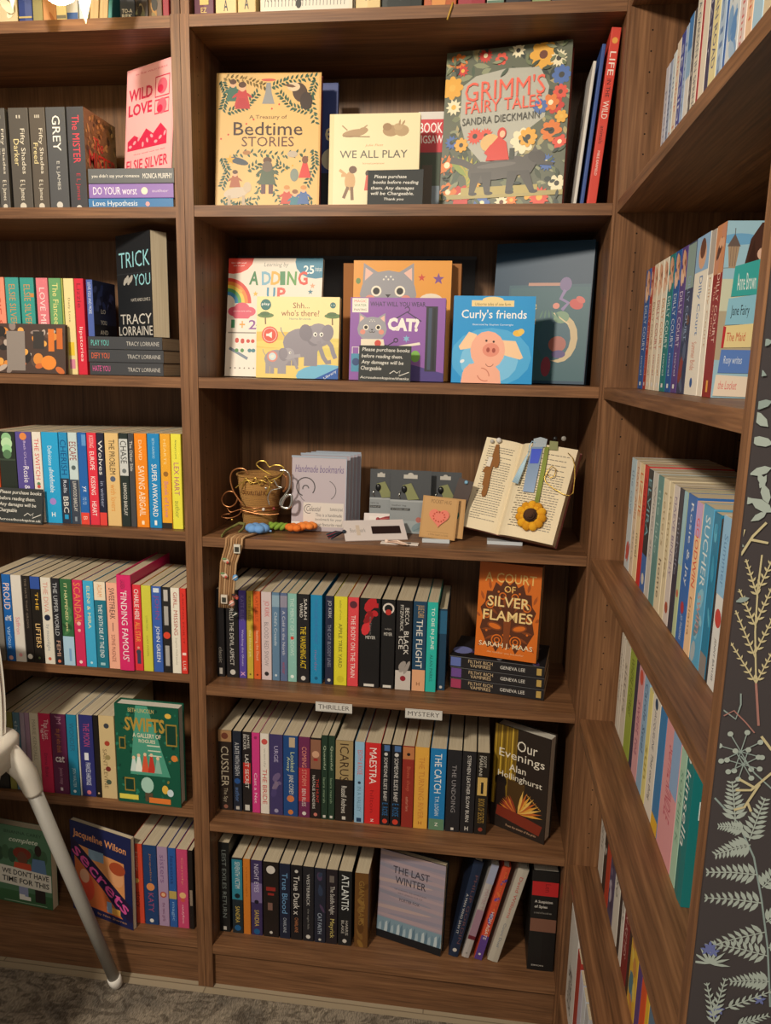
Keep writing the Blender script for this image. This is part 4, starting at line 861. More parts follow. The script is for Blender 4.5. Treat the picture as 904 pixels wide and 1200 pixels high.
# black hand-lettered signs
def sign(pl, pr, yt, z, Yl, Yr, lean, lines, label, flourish=True):
    A_ = at(pl[0], pl[1], 'Y', Yl); B_ = at(pr[0], pr[1], 'Y', Yr); yaw = math.atan2(B_.y-A_.y, B_.x-A_.x); W = math.hypot(B_.x-A_.x, B_.y-A_.y)
    H = (at((pl[0]+pr[0])/2, yt, 'Y', (Yl+Yr)/2).z-z)/math.cos(lean)
    rt = root('price_sign', T(A_.x, A_.y, z+.0006) @ RZ(yaw) @ RX(-lean)); tag(rt, label, 'sign', 'black hand lettered signs')
    mb = MB(); mb.box((0,-.0025,0), (W,0,H), paint('#303333', .6)); A = Art(mb, W, H, lambda u, v, o: (u, -.0025-o, v)); CH = '#dcd9d0'
    for st, u0, v0, u1, v1 in lines: A.text(st, CH, u0, v0, u1, v1, bold=.008, shear=.12, rot=-1)
    if flourish: A.line([(.60,.22),(.68,.30),(.74,.24),(.80,.31),(.78,.16),(.97,.27)], .014, CH)
    mb.build('card', rt)
    mb = MB(); mb.box((W*.3,.0003,.001), (W*.7,.0025,H*.7), paint('#2a2c2c', .7)); mb.build('easel_back', rt)
sign((431, 215), (496, 215), 199, z, .022, .018, R(5), [('Please purchase', .12,.74,.70,.86), ('books before reading', .10,.58,.92,.70), ('them. Any damages', .06,.42,.84,.54), ('will be Chargeable.', .06,.27,.84,.39), ('Thank you', .30,.13,.66,.22)], 'black hand lettered sign before the cream board book, first shelf', False)
sign((420.5, 430), (481.5, 430), 405.5, ZM[2], .018, .018, R(6), [('Please purchase books', .06,.80,.97,.93), ('before reading them.', .05,.62,.84,.75), ('Any damages will be', .05,.45,.86,.58), ('Chargeable', .04,.28,.44,.42), ('Acrossbookspine/thanks', .03,.04,.97,.13)], 'black hand lettered sign before the purple cat book, second shelf')
sign((-4, 595), (49, 595), 573.5, ZL[3], -.0245+.027, .0, R(8), [('Please purchase books', .06,.80,.97,.93), ('before reading them.', .05,.62,.84,.75), ('Any damages will be', .05,.45,.86,.58), ('Chargeable', .04,.28,.44,.42), ('Across/bookspine.uk', .03,.04,.97,.13)], 'black hand lettered sign leaning on spines, left bookcase fourth row')

# --- second shelf
z = ZM[2]
def art_adding(A):
    A.rect(0,0,1,1,'#e9dfcf'); A.ell(.05,1.0,.22,.16,'#d9402f'); A.text('Start with small', '#f6e4da', .03,.955,.19,.968, bold=0); A.text('tabs to pull', '#f6e4da', .05,.93,.17,.943, bold=0)
    A.ell(.93,.97,.22,.17,'#2c7f9c'); A.text('25', '#f2f4ee', .80,.87,.91,.94, bold=.02); A.text('first maths puzzles', '#e8eee8', .92,.88,.99,.93, bold=0); A.text('Learning by', '#8a8a80', .38,.92,.64,.965, bold=0, shear=.2)
    for ch, c, u, r_ in (('A','#3a7d4a',.23,-4), ('D','#7fb4c9',.36,3), ('D','#e2b04a',.46,-3), ('I','#4a8a5a',.555,2), ('N','#5a9a4a',.63,-2), ('G','#d8452f',.745,4)): A.text(ch, c, u, .775, u+(.055 if ch == 'I' else .1), .89, bold=.03, rot=r_)
    for ch, c, u in (('U','#3f8fb0',.42), ('P','#d95a4a',.53)): A.text(ch, c, u, .65, u+.09, .755, bold=.03)
    for r0, c in ((.24,'#d8402f'), (.205,'#e88a35'), (.17,'#e8c84a'), (.135,'#5aa05a'), (.10,'#3f8fc0')): A.ring(-.0,.62,r0,.036,c,0,90)
    for u, v, r_ in ((.08,.55,.07), (.16,.58,.08), (.24,.55,.07), (.16,.53,.1)): A.ell(u,v,r_,r_*.7,'#d9546c')
    A.text('practise early adding', '#f4d8dc', .07,.545,.26,.56, bold=0); A.rect(0,.0,.42,.49,'#efe6d8'); A.text('1', '#3a8a5a', .05,.41,.09,.48); A.text('+', '#e2a03a', .14,.41,.20,.47); A.text('2', '#8a4a9a', .24,.40,.32,.48)
    A.line([(.02,.37),(.32,.37)], .012, '#8a847a'); A.line([(.04,.24),(.24,.15)], .03, '#7a8a9a')
    for i in range(4): A.ell(.12+.06*(i%2), .31-.005*i, .02, .02, '#c9402f'); A.ell(.24+.05*(i%2),.30,.02,.02,'#c9402f'); A.ell(.12+.06*(i%2),.22,.02,.02,'#4a8a4a'); A.ell(.26+.04*(i%2),.22,.022,.02,'#3f7f8a')
    for i in range(6): A.ell(.06+.05*i,.07,.007,.007,'#55504a')
    for u, v, c in ((.14,.72,'#e2b04a'), (.9,.77,'#e2a07a'), (.88,.72,'#3f7a8a'), (.3,.7,'#e8b84a'), (.34,.43,'#5a9a5a')): A.star(u,v,.03,c)
face_out((262, 370), (373.5, 372), 304, z, .125, .12, .012, R(9), '#e4d8c4', 'large white activity book with rainbow and red cloud, left end of second shelf', GM, front=art_adding)
def elephant(A, cx, cy, s, c, ear, flip=1):
    """body, head, ear, trunk and legs; s is the body half length in cover widths; faces right when flip is 1"""
    k = A.W/A.H; f = lambda u, v: (cx+flip*u*s, cy+v*s*k)
    def e(u, v, a, b, col, rot=0): p = f(u, v); A.ell(p[0], p[1], a*s, b*s, col, rot*flip)
    for u in (-.72, -.35, .28, .62): p, q = f(u-.17, -1.15), f(u+.17, -.1); A.rect(min(p[0],q[0]), p[1], max(p[0],q[0]), q[1], c)
    e(0, 0, 1.0, .72, c); e(.95, .32, .52, .5, c, 10)
    A.line([f(1.25,.15), f(1.5,-.15), f(1.6,-.5), f(1.72,-.75)], .22*s, c); A.line([f(-.92,.3), f(-1.1,.6), f(-1.12,.75)], .05*s, c)
    e(.55, .35, .38, .52, ear, 15); return f, e
def art_shh(A):
    A.rect(0,0,1,1,'#f0dc9c'); A.rect(0,.0,1,.5,'#e6cb72'); A.ell(.2,.47,.5,.10,'#dfbf5e'); A.ell(.9,.38,.4,.1,'#dcc867'); A.ell(.85,.03,.36,.14,'#6fb4d4'); A.ell(.5,.42,.6,.05,'#e9cf70')
    for u in (.11, .92): A.line([(u,.66),(u-.005,.76)], .015, '#6a4a2c'); A.ell(u,.77,.10,.03,'#5a7a44'); A.ell(u-.01,.79,.06,.025,'#4a6a3c')
    A.text('Shh...', '#8a4a2c', .44,.86,.64,.93, bold=.004); A.text("who's there?", '#8a4a2c', .30,.765,.76,.84, bold=.004); A.text('Naima Brulanda', '#5a8a8a', .40,.72,.66,.745, bold=0)
    f, e = elephant(A, .56, .44, .235, '#8d8790', '#7c7680'); e(.82,.45,.58,.52,'#938d96'); e(1.28,.5,.32,.42,'#867f89',-10); e(.18,.5,.34,.42,'#7c7680',10)
    for u in (.66,.98): e(u,.42,.10,.11,'#f2efe6'); e(u+.01,.41,.05,.06,'#26221f')
    A.line([f(.85,.1), f(.95,-.3), f(1.1,-.7), f(1.28,-.95), f(1.5,-.92)], .05, '#8d8790')
    f, e = elephant(A, .25, .235, .15, '#9a959c', '#87818a'); e(.95,.42,.5,.46,'#a39ea5'); e(.62,.45,.3,.42,'#8b858e',10); e(1.1,.5,.09,.1,'#f4f1e8'); e(1.12,.49,.045,.05,'#26221f'); A.line([f(1.25,.2), f(1.6,.25), f(1.95,.3)], .04, '#a39ea5')
    A.ell(.2,.265,.065,.065,'#d98a7c'); A.ell(.2,.265,.045,.045,'#c9dce0'); A.ell(.2,.265,.02,.02,'#e8e2d2'); A.ell(.165,.53,.10,.10,'#d8503c'); A.ring(.165,.53,.08,.008,'#f0c8bc'); A.poly([(.12,.515),(.15,.515),(.19,.49),(.19,.57),(.15,.545),(.12,.545)], '#f2e6da')
    A.ell(.11,.90,.065,.065,'#1f6a66'); A.text('play', '#eef0e8', .06,.885,.16,.925); A.ell(.92,.90,.035,.035,'#2f6a6a'); A.text('1-3', '#e8ece6', .90,.89,.94,.91, bold=0)
    A.poly([(.72,0),(1,0),(1,.14)], '#1f57a8'); A.text('Library', '#e6ecf4', .82,.03,.99,.07, rot=32, bold=0)
face_out((299.5, 400), (396.5, 400), 349, z, .055, .055, .017, R(5), '#e0b83c', 'yellow board book with grey mother and baby elephants, second shelf', GM, front=art_shh)
# grey display board and kraft boxes behind
a = at(281, 370, 'Y', .25); b = at(555, 372, 'Y', .25); top = at(420, 301, 'Y', .25).z
rt = root('display_board', T(a.x, .25, z+.0005)); tag(rt, 'dark grey board standing against the back of the second shelf', 'board')
mb = MB(); mb.box((0,0,0), (b.x-a.x,.008,top-z), paint('#4c4c4e', .8)); mb.build('board_panel', rt)
mb = MB(); mb.box((-.002,-.0015,top-z-.006), (b.x-a.x+.002,-.0002,top-z+.001), paint('#5a5a5c', .7)); mb.build('edge_tape', rt)
a = at(402, 400, 'Y', .16); b = at(538, 400, 'Y', .16); top = at(470, 309, 'Y', .16).z
rt = root('cardboard_box', T(a.x, .16, z+.0005)); tag(rt, 'brown cardboard box behind the orange and purple cat books, second shelf', 'box')
kraft = paint('#a06a3a', .75); W, H = b.x-a.x, top-z
mb = MB(); mb.box((0,0,0), (W,.002,H), kraft); mb.box((0,.002,0), (.002,.075,H), kraft); mb.box((W-.002,.002,0), (W,.075,H), kraft); mb.box((.002,.073,0), (W-.002,.075,H), kraft); mb.box((.002,.002,0), (W-.002,.073,.002), kraft); mb.build('box_walls', rt)
mb = MB(); mb.box((.003,.004,H-.004), (W-.003,.072,H-.002), paint('#8a5a30', .8)); mb.build('box_flap', rt)
def cat_face(A, cx, cy, r, c, inner='#e8b9a8'):
    k = A.W/A.H
    for s in (-1, 1):
        A.poly([(cx+s*r*.95, cy+r*1.15*k), (cx+s*r*.35, cy+r*.78*k), (cx+s*r*.98, cy+r*.25*k)], c); A.poly([(cx+s*r*.88, cy+r*.98*k), (cx+s*r*.58, cy+r*.78*k), (cx+s*r*.9, cy+r*.5*k)], inner)
    A.ell(cx, cy, r*1.08, r*.88, c)
    for s in (-1, 1):
        A.ell(cx+s*r*.45, cy+.12*r*k, r*.2, r*.2, '#f0e6d2'); A.ell(cx+s*r*.45, cy+.12*r*k, r*.13, r*.13, '#1f1b1c'); A.ell(cx+s*r*.68, cy-.2*r*k, r*.2, r*.18, '#dd8d7c')
    A.poly([(cx-r*.11, cy+.0*k),(cx+r*.11, cy),(cx, cy-r*.12*k)], '#2a2324'); A.ring(cx-r*.1, cy-.14*r*k, r*.1, r*.04, '#2a2324', 180, 360); A.ring(cx+r*.1, cy-.14*r*k, r*.1, r*.04, '#2a2324', 180, 360)
    for i in range(5): A.ell(cx+(i-2)*r*.09, cy+(.55+.1*(i % 2))*r*k, r*.035, r*.035, '#e4ddd0')
def art_orange(A):
    A.rect(0,0,1,1,'#e39a35'); cat_face(A, .36, .72, .27, '#95949a'); A.star(.70,.86,.04,'#c8402f'); A.star(.87,.85,.06,'#7a4a8e'); A.star(.93,.6,.04,'#7a6aa0'); A.ell(.80,.66,.13,.085,'#e9dcc4'); A.text('Touching on Toddler Tales', '#8a7a6a', .70,.64,.90,.69, bold=0); A.ell(.05,.83,.025,.03,'#6a8a4a'); A.star(.06,.6,.03,'#c8402f')
face_out((412.5, 380), (527, 380), 306.5, z, .115, .115, .02, R(4), '#d98f2c', 'orange board book with big grey cat face behind the purple one, second shelf', GM, front=art_orange)
def art_purple(A):
    P = '#8d5aa6'; A.rect(0,0,1,1,P); A.rect(.02,.82,.19,.99,'#efe6d8'); A.text('MAGIC', '#d8503c', .04,.94,.17,.97, bold=0); A.text('WATER', '#4a8a5a', .04,.89,.17,.92, bold=0); A.text('PAINTING', '#55504a', .04,.84,.17,.865, bold=0)
    A.text('WHAT WILL YOU WEAR,', '#3a2a4a', .21,.885,.80,.95, bold=.01); A.line([(.44,.72),(.60,.83),(.75,.72)], .012, '#3a2a4a'); A.ring(.60,.86,.025,.009,'#3a2a4a',-90,160)
    A.text('CAT?', '#f2eae2', .40,.60,.73,.76, bold=.06, rot=-2); cat_face(A, .235, .62, .145, '#98979e'); A.poly([(.12,.36),(.38,.36),(.36,.5),(.12,.5)], '#e9dcc4'); A.ell(.30,.45,.035,.035,'#cf4a3c'); A.poly([(.1,.02),(.4,.02),(.38,.36),(.12,.36)], '#7f7e86')
    A.rect(.02,.10,.12,.32,'#4a8fae'); A.line([(.03,.32),(.03,.40),(.10,.40),(.10,.32)], .008, '#e6e0da'); A.ell(.07,.22,.04,.04,'#2f4a7a');
    A.ell(.70,.30,.05,.06,'#7ab04a'); A.star(.60,.51,.04,'#7fb4d0',6); A.poly([(.5,.42),(.74,.47),(.75,.44),(.52,.40)], '#ece2d0'); A.line([(.40,.42),(.47,.47)], .01, '#2a2230'); A.ring(.385,.405,.02,.01,'#2a2230'); A.ring(.49,.49,.02,.01,'#2a2230')
    A.poly([(.62,0),(1,0),(1,.10),(.66,.2)], '#4a3a80'); A.rect(.80,.12,.92,.90,'#2a2a33'); A.rect(.825,.14,.86,.88,'#3c4a60'); A.rect(.875,.14,.90,.88,'#1b1c22')
face_out((409.5, 400), (521, 400), 350, z, .055, .055, .02, R(4), '#7f4e98', 'purple board book with brush slot and small cat, second shelf', GM, front=art_purple)
def art_pig(A):
    A.rect(0,0,1,1,'#1f92d2'); A.ell(.48,.30,.5,.36,'#4aa8dc'); A.ell(.46,.26,.36,.28,'#78bfe6'); A.rect(.22,.88,.74,.95,'#e8cf94'); A.ell(.48,.955,.13,.04,'#e8cf94'); A.text('Usborne tales of one farm', '#6a5a3a', .26,.89,.70,.925, bold=0)
    A.text("Curly's friends", '#f4f2ec', .10,.715,.90,.845, bold=.006); A.text('Illustrated by Stephen Cartwright', '#e2ecf2', .24,.66,.74,.685, bold=0)
    PK = '#eeae94'; A.poly([(.12,-.0),(.62,0),(.60,.14),(.52,.22),(.22,.22),(.14,.12)], PK); A.ell(.37,.11,.23,.14,PK)
    A.poly([(.30,.56),(.20,.59),(.08,.42),(.10,.38),(.28,.41)], '#f0c9a0'); A.poly([(.60,.50),(.78,.49),(.88,.30),(.84,.28),(.63,.33)], '#f0c9a0')
    A.ell(.44,.38,.215,.235,PK); A.ell(.48,.385,.105,.085,'#e08d78'); A.ell(.445,.385,.022,.03,'#a04a3c'); A.ell(.515,.38,.022,.03,'#a04a3c'); A.ell(.42,.49,.014,.014,'#3a2420'); A.ell(.51,.48,.014,.014,'#3a2420')
    A.ring(.47,.24,.05,.008,'#a05a48',200,340); A.ring(.37,.08,.10,.012,'#c97a64',0,90); A.ring(.42,.12,.10,.012,'#c97a64',200,290)
    A.ell(.80,.58,.06,.04,'#e8b84a'); A.ell(.84,.60,.04,.035,'#e9c25a'); A.ell(.13,.25,.03,.02,'#e6ecf0',30)
face_out((530.5, 400), (626, 400), 348, z, .028, .028, .018, R(4), '#1679b8', 'bright blue board book with a pink pig, right part of second shelf', GM, front=art_pig, hard=True)
def art_night(A):
    A.rect(0,0,1,1,'#1b3f58'); A.rect(.16,.02,.99,.70,'#2f5867'); A.rect(.18,.02,.99,.68,'#355f69'); A.text('A Tale', '#d8c074', .24,.52,.46,.58, rot=6, bold=0); A.text('ANDERSEN', '#c9a84a', .20,.42,.46,.46, bold=0)
    A.line([(.36,.705),(.72,.70)], .03, '#b98a7a'); A.ell(.74,.70,.06,.07,'#7a6a94'); A.line([(.74,.66),(.70,.6),(.78,.57),(.72,.52)], .035, '#8a7aa8'); A.ell(.86,.56,.07,.05,'#c9504c',-20); A.ell(.9,.59,.05,.03,'#d0655c',-30)
    A.ell(.72,.32,.18,.24,'#c9b48c'); A.ell(.66,.32,.17,.22,'#3a6070'); A.ell(.72,.47,.08,.06,'#7a9a7c'); A.ell(.70,.28,.09,.08,'#a8645a'); A.ell(.72,.21,.07,.04,'#5a4a80'); A.ell(.6,.12,.05,.1,'#8a3a4a'); A.line([(.64,.5),(.8,.42)], .012, '#d9c9a0'); A.ell(.66,.55,.035,.03,'#d98a7a')
    for i in range(5): A.leaf(.5+.05*i,.46,.09,.02,70+i*14,'#4f7a6a')
face_out((575.5, 370), (690, 370), 285, z, .16, .10, .022, R(5), '#1c3a52', 'large dark blue picture book behind the blue pig book, second shelf right end', GM, front=art_night, hard=True)

# --- third shelf: the bookmark display
z = ZM[3]
GOLD, SILV, COPP = paint('#d8b45a', .28, .85), paint('#d2d2cc', .2, .9), paint('#c98a5a', .3, .85)
def wicker():
    m, nt, b = node_mat('woven_straw'); N = nt.nodes.new; L = nt.links.new
    tc = N('ShaderNodeTexCoord'); w = N('ShaderNodeTexWave'); w.bands_direction = 'Z'; w.inputs['Scale'].default_value = 90; w.inputs['Distortion'].default_value = 6; w.inputs['Detail Scale'].default_value = 60
    L(tc.outputs['Object'], w.inputs[0]); cr = N('ShaderNodeValToRGB'); e = cr.color_ramp.elements
    e[0].color = (*srgb('#8e5f2c'), 1); e[1].color = (*srgb('#d9a55c'), 1); L(w.outputs['Fac'], cr.inputs[0]); L(cr.outputs[0], b.inputs['Base Color']); b.inputs['Roughness'].default_value = .7
    bp = N('ShaderNodeBump'); bp.inputs['Strength'].default_value = .6; bp.inputs['Distance'].default_value = .002; L(w.outputs['Fac'], bp.inputs['Height']); L(bp.outputs[0], b.inputs['Normal']); return m
BX = at(305, 600, 'Y', .125).x; BY = .125; BT = at(303, 556, 'Y', .125).z-z
rt = root('straw_basket', T(BX, BY, z+.0006)); tag(rt, 'small straw basket full of wire bookmarks at the left of the third shelf', 'basket')
mb = MB(); mb.lathe([(.0001,0),(.034,0),(.036,.004),(.043,BT*.6),(.048,BT),(.0455,BT),(.0405,BT*.6),(.032,.006),(.0001,.006)], wicker(), 28); mb.build('basket_body', rt)
for k, zz in enumerate((BT*.30, BT*.36, BT*.42)):
    mb = MB(); r_ = .036+.012*zz/BT+.0015; mb.tube([(r_*math.cos(q*.2618), r_*math.sin(q*.2618), zz+.0015*math.sin(q*3)) for q in range(24)], .0011, COPP, 6, closed=True)
    mb.build('wire_band', rt)
mb = MB(); mb.tube([(.0475*math.cos(q*.2618), .0475*math.sin(q*.2618), BT) for q in range(24)], .0028, wicker(), 8, closed=True); mb.build('rim', rt)
mb = MB(); A = Art(mb, .06, .02, lambda u, v, o: ((lambda an: ((.0445+o)*math.cos(an), (.0445+o)*math.sin(an), BT*.64+v))(R(-128)+u/.0445))); A.text('Bookmarks', '#6a431f', .0, .1, 1, .9, shear=.2); mb.build('lettering', rt)
def wire(name, px_pts, Y, r, m, label, closed=False, charm=None):
    P = [at(x, y, 'Y', Y+ (dy if len(q) > 2 else 0)) for q in px_pts for x, y, dy in [(q[0], q[1], q[2] if len(q) > 2 else 0)]]
    o = P[0].copy(); t_ = root(name, T(*o)); tag(t_, label, 'bookmark', 'wire bookmarks around the basket')
    # smooth through the points
    Q = []; n = len(P)
    for i in range(n if closed else n-1):
        p0, p1, p2, p3 = P[(i-1) % n if closed or i else 0], P[i], P[(i+1) % n], P[(i+2) % n if closed else min(i+2, n-1)]
        for s in range(6):
            f = s/6; Q.append(.5*((2*p1)+(p2-p0)*f+(2*p0-5*p1+4*p2-p3)*f*f+(3*p1-p0-3*p2+p3)*f**3))
    if not closed: Q.append(P[-1])
    mb = MB(); mb.tube([q-o for q in Q], r, m, 7, closed=closed); mb.build('wire', t_)
    if charm:
        c = at(charm[0], charm[1], 'Y', Y-.003)-o; mb = MB(); mb.ball(c, charm[2], charm[3]); mb.build('bead', t_)
    return t_
FY = BY-.050
wire('wire_bookmark', [(318,556),(310,552),(301,545),(304,540.5),(311,541),(316,547),(322,545),(330,546),(333,551),(327,559),(318,563),(316,572),(312,580)], FY, .0016, GOLD, 'gold heart shaped wire bookmark at the top of the straw basket')
wire('wire_bookmark', [(291,556),(287,550),(279,549),(272,553),(270,562),(273,574),(279,584),(284,591)], FY, .0017, COPP, 'rosy wire loop bookmark arching over the left basket rim')
wire('wire_bookmark', [(260,584),(265,577),(272,576),(278,582),(276,590),(269,594),(262,591)], FY+.01, .0015, COPP, 'round copper wire ring bookmark left of the straw basket', closed=True)
wire('wire_bookmark', [(266,594),(270,600),(278,598),(283,597),(280,603),(270,607),(260,606),(262,603),(270,602)], FY+.012, .0011, COPP, 'small twisted copper wire bookmark low left of the straw basket', charm=(272,609,.0026,GOLD))
wire('wire_bookmark', [(328,551),(336,552),(340,560),(339,572),(334,580),(329,586),(328,592)], FY, .0017, SILV, 'silver wire bookmark arching over the right basket rim')
wire('wire_bookmark', [(332,556),(336,560),(336,570),(332,576)], FY+.012, .0022, COPP, 'flat copper wire strip inside the right silver arch')
wire('wire_bookmark', [(330,592),(334,583),(341,580),(342,588),(339,595),(333,595)], FY, .0030, SILV, 'thick silver ring bookmark hanging right of the straw basket', closed=True)
wire('wire_bookmark', [(276,572),(283,566),(290,563),(298,566),(306,563),(313,566)], FY, .0013, GOLD, 'gold wire wound in waves across the upper basket front')
wire('wire_bookmark', [(284,572),(288,560),(294,567),(299,560),(305,568),(311,558),(318,566),(325,560)], FY, .0012, GOLD, 'zigzag gold wire bookmark below the basket rim', charm=(312,572,.0028,SILV))
wire('wire_bookmark', [(321,562),(326,570),(331,571),(325,573),(318,575),(314,583),(316,592)], FY, .0012, SILV, 'thin silver wire bookmark with pale bead on the basket front', charm=(309,597,.0035,paint('#d8d2c8', .2)))
wire('wire_bookmark', [(284,598),(292,600),(302,602),(312,603),(320,603),(327,602)], FY, .0013, COPP, 'copper wire bookmark with red bead around the basket foot', charm=(321,596,.0030,paint('#8a2a30', .3)))
# handmade bookmark cards
def flat_card(name, pl, pr, yt, z0, Yl, Yr, lean, col, label, cat, group=None, art=None, th=.001, roll=0, part='card', clear=False):
    A_ = at(pl[0], pl[1], 'Y', Yl); B_ = at(pr[0], pr[1], 'Y', Yr); yaw = math.atan2(B_.y-A_.y, B_.x-A_.x); W = math.hypot(B_.x-A_.x, B_.y-A_.y)
    H = (at((pl[0]+pr[0])/2, yt, 'Y', (Yl+Yr)/2).z-z0)/math.cos(lean)
    for _ in range(2): H = (at((pl[0]+pr[0])/2, yt, 'Y', (Yl+Yr)/2+H*math.sin(lean)).z-z0)/math.cos(lean)
    t_ = root(name, T(A_.x, A_.y, z0+.0006) @ RZ(yaw) @ RX(-lean) @ RY(R(roll))); tag(t_, label, cat, group)
    mb = MB(); mb.box((0,-th,0), (W,0,H), paint(col, .5)); 
    if art: art(Art(mb, W, H, lambda u, v, o: (u, -th-o, v)))
    mb.build(part, t_); return t_, W, H
def art_hand(A):
    A.text('Handmade bookmarks', '#6a5a86', .06,.80,.96,.90, bold=0, shear=.2); A.ring(.26,.60,.17,.02,'#4a4648',-40,250,rv=.17); A.ring(.26,.58,.055,.02,'#4a4648',0,200); A.ring(.58,.56,.24,.014,'#6a6668',-50,60,rv=.2)
    A.line([(.14,.5),(.2,.43),(.24,.41)], .012, '#6a6668'); A.rect(.22,.06,.97,.39,'#d8cfc6'); A.ring(.32,.30,.08,.012,'#5a5658',60,300); A.text('Celestial', '#5a5658', .28,.27,.55,.34, bold=0, shear=.3); A.text('Bookmarks by hand', '#5a5658', .72,.27,.95,.33, bold=0)
    for i, st in enumerate(('This is a handmade', 'bookmark for your', 'next favourite read')): A.text(st, '#5a5658', .45,.20-.065*i,.94,.245-.065*i, bold=0)
    A.rect(.0,.04,.16,.12,'#e9e6e2')
GB = 'packs of handmade bookmark cards'
CY = .105
for i in range(5):
    k = 4-i; x0 = (341.5, 352, 358, 364, 370)[k]; x1 = (404.5, 408.5, 412.5, 416.5, 421)[k]
    lab = ['grey white handmade bookmark card with wire spiral, front of its stack', 'handmade bookmark card, second in the stack behind the front one', 'handmade bookmark card in the middle of the stack', 'handmade bookmark card fourth in the stack, near its back', 'handmade bookmark card at the back of the stack with blue glinting sleeve'][k]
    t_, W, H = flat_card('bookmark_card', (x0, 600), (x1, 600), (537, 534, 533.5, 532.5, 531.5)[k], z, CY+.018*k, CY+.018*k, R(4), ['#b8adb4','#a89ca4','#a59aa2','#a2979f','#9f95a0'][k], lab, 'bookmark card', GB, art_hand if k == 0 else None)
    mb = MB(); cl = paint('#a9b4c2', .12, .1, .8); mb.box((-.001,-.0016,H), (W+.001,.0006,H+.004), cl); mb.box((W,-.0016,0), (W+.0016,.0006,H), cl); mb.build('clear_sleeve', t_)
# grey carded key clips
def art_grey(seed):
    def f(A):
        A.rect(0,0,1,.52,'#8f9496'); A.rect(0,.50,1,.53,'#a3a7a8'); A.rect(0,.0,1,.2,'#9aa2a4'); A.rect(.32,.87,.66,.93,'#b9b5ac'); A.ell(.49,.93,.07,.05,'#b9b5ac')
        A.text('leather tag', '#2f3234', .05,.42,.40,.455, bold=0); A.rect(.02,.36,.50,.40,'#2a2c2e'); A.text('BOOKMARK LIGHT', '#a8a8a4', .05,.367,.47,.393, bold=0)
        A.ell(.70,.10,.16,.10,'#7d9096',30); A.ell(.72,.22,.07,.07,'#b0685e'); A.line([(.6,.04),(.78,.10),(.9,.2)], .03, '#6f8288')
    return f
khaki = paint('#85885c', .7)
for i, (x0, x1, yt, Y, lab) in enumerate(((433, 459, 550, .150, 'grey carded tag with khaki leather flap, leftmost of three'), (457, 504.5, 551.5, .125, 'grey carded tag with khaki leather flap, in front of two others'), (503, 540, 553.5, .150, 'grey carded tag with khaki leather flap, rightmost and behind the kraft cards'))):
    t_, W, H = flat_card('carded_tag', (x0, 590), (x1, 590), yt, z, Y, Y, R(5), '#46494c', lab, 'carded tag', 'grey carded leather tags', art_grey(i))
    q = min(W, .08); mb = MB()
    mb.add([(W*.30,-.0035,H*.76),(W*.30+.018,-.0035,H*.80),(W*.30+.036,-.0035,H*.55),(W*.30+.012,-.0035,H*.53),(W*.30,-.0012,H*.76),(W*.30+.018,-.0012,H*.80),(W*.30+.036,-.0012,H*.55),(W*.30+.012,-.0012,H*.53)], [(3,2,1,0),(4,5,6,7),(0,1,5,4),(1,2,6,5),(2,3,7,6),(3,0,4,7)], khaki); mb.build('leather_tag', t_)
    mb = MB(); mb.ball((W*.30+.004,-.004,H*.70), .006, paint('#17181a', .3), (1,.5,1.3)); mb.tube([(W*.30-.004,-.003,H*.66),(W*.30-.008,-.004,H*.6),(W*.30-.004,-.003,H*.55)], .0012, SILV, 6); mb.build('clip', t_)
# dark translucent carded figure leaning before the open book
t_, W, H = flat_card('carded_charm', (519, 592), (537, 588), 557, z+.011, .094, .086, R(7), '#473a36', 'dark brown carded charm tilted beside the open book', 'carded charm', None, lambda A: (A.ell(.45,.30,.22,.22,'#7d6a58'), A.ell(.45,.42,.15,.15,'#c9a078'), A.ell(.45,.52,.17,.12,'#3a2420'), A.rect(.25,.0,.68,.18,'#5d5550')), roll=14)
mb = MB(); mb.ball((W*.55,-.003,H*.96), .004, paint('#7fb0d0', .3)); mb.build('bead', t_)
# flat packs and tassels in the middle
def lying_card(x0, y0, x1, y1, depth, col, name, label, cat, zz, th=.002, art=None, group=None, tilt=0):
    a_ = at(x0, y0, 'Z', z+zz); b_ = at(x1, y1, 'Z', z+zz); yaw = math.atan2(b_.y-a_.y, b_.x-a_.x); W = math.hypot(b_.x-a_.x, b_.y-a_.y)
    t_ = root(name, T(a_.x, a_.y, z+zz+.0006) @ RZ(yaw) @ RX(R(tilt))); tag(t_, label, cat, group); mb = MB(); mb.box((0,0,0), (W,depth,th), paint(col, .5))
    if art: art(Art(mb, W, depth, lambda u, v, o: (u, v, th+o)))
    mb.build('card', t_); return t_, W
def tassel(mb, p, d, L, w, cols, n=26, seed=1):
    rr = random.Random(seed); p = Vector(p); d = Vector(d).normalized(); s_ = Vector((0,0,1)).cross(d)
    for i in range(n):
        o = s_*rr.uniform(-w, w); h = rr.uniform(.0, .006)
        mb.tube([p+Vector((0,0,.002)), p+d*L*.5+o*.6+Vector((0,0,h+.0015)), p+d*L*rr.uniform(.85,1.05)+o+Vector((0,0,.0012))], .0009, paint(rr.choice(cols), .9), 5)
    mb.ball(p+Vector((0,0,.003)), .0042, paint(cols[0], .9))
def ink(A): A.text('Bookmark', '#8f8a88', .1,.4,.35,.6, bold=0); A.rect(.45,.3,.92,.68,'#2b1d1c'); A.rect(.2,.25,.26,.75,'#c8b8a8')
t_, W = lying_card(405, 635, 478, 633, .058, '#d3c9c6', 'tassel_bookmark', 'white carded bookmark with dark multicoloured tassel lying on the third shelf', 'bookmark', 0, art=ink, tilt=33)
mb = MB(); tassel(mb, (.0,.024,.001), (-1,-.32,0), .036, .010, ['#2b3340','#8e2a3a','#2f5a5a','#1f1f2a']); mb.build('tassel', t_)
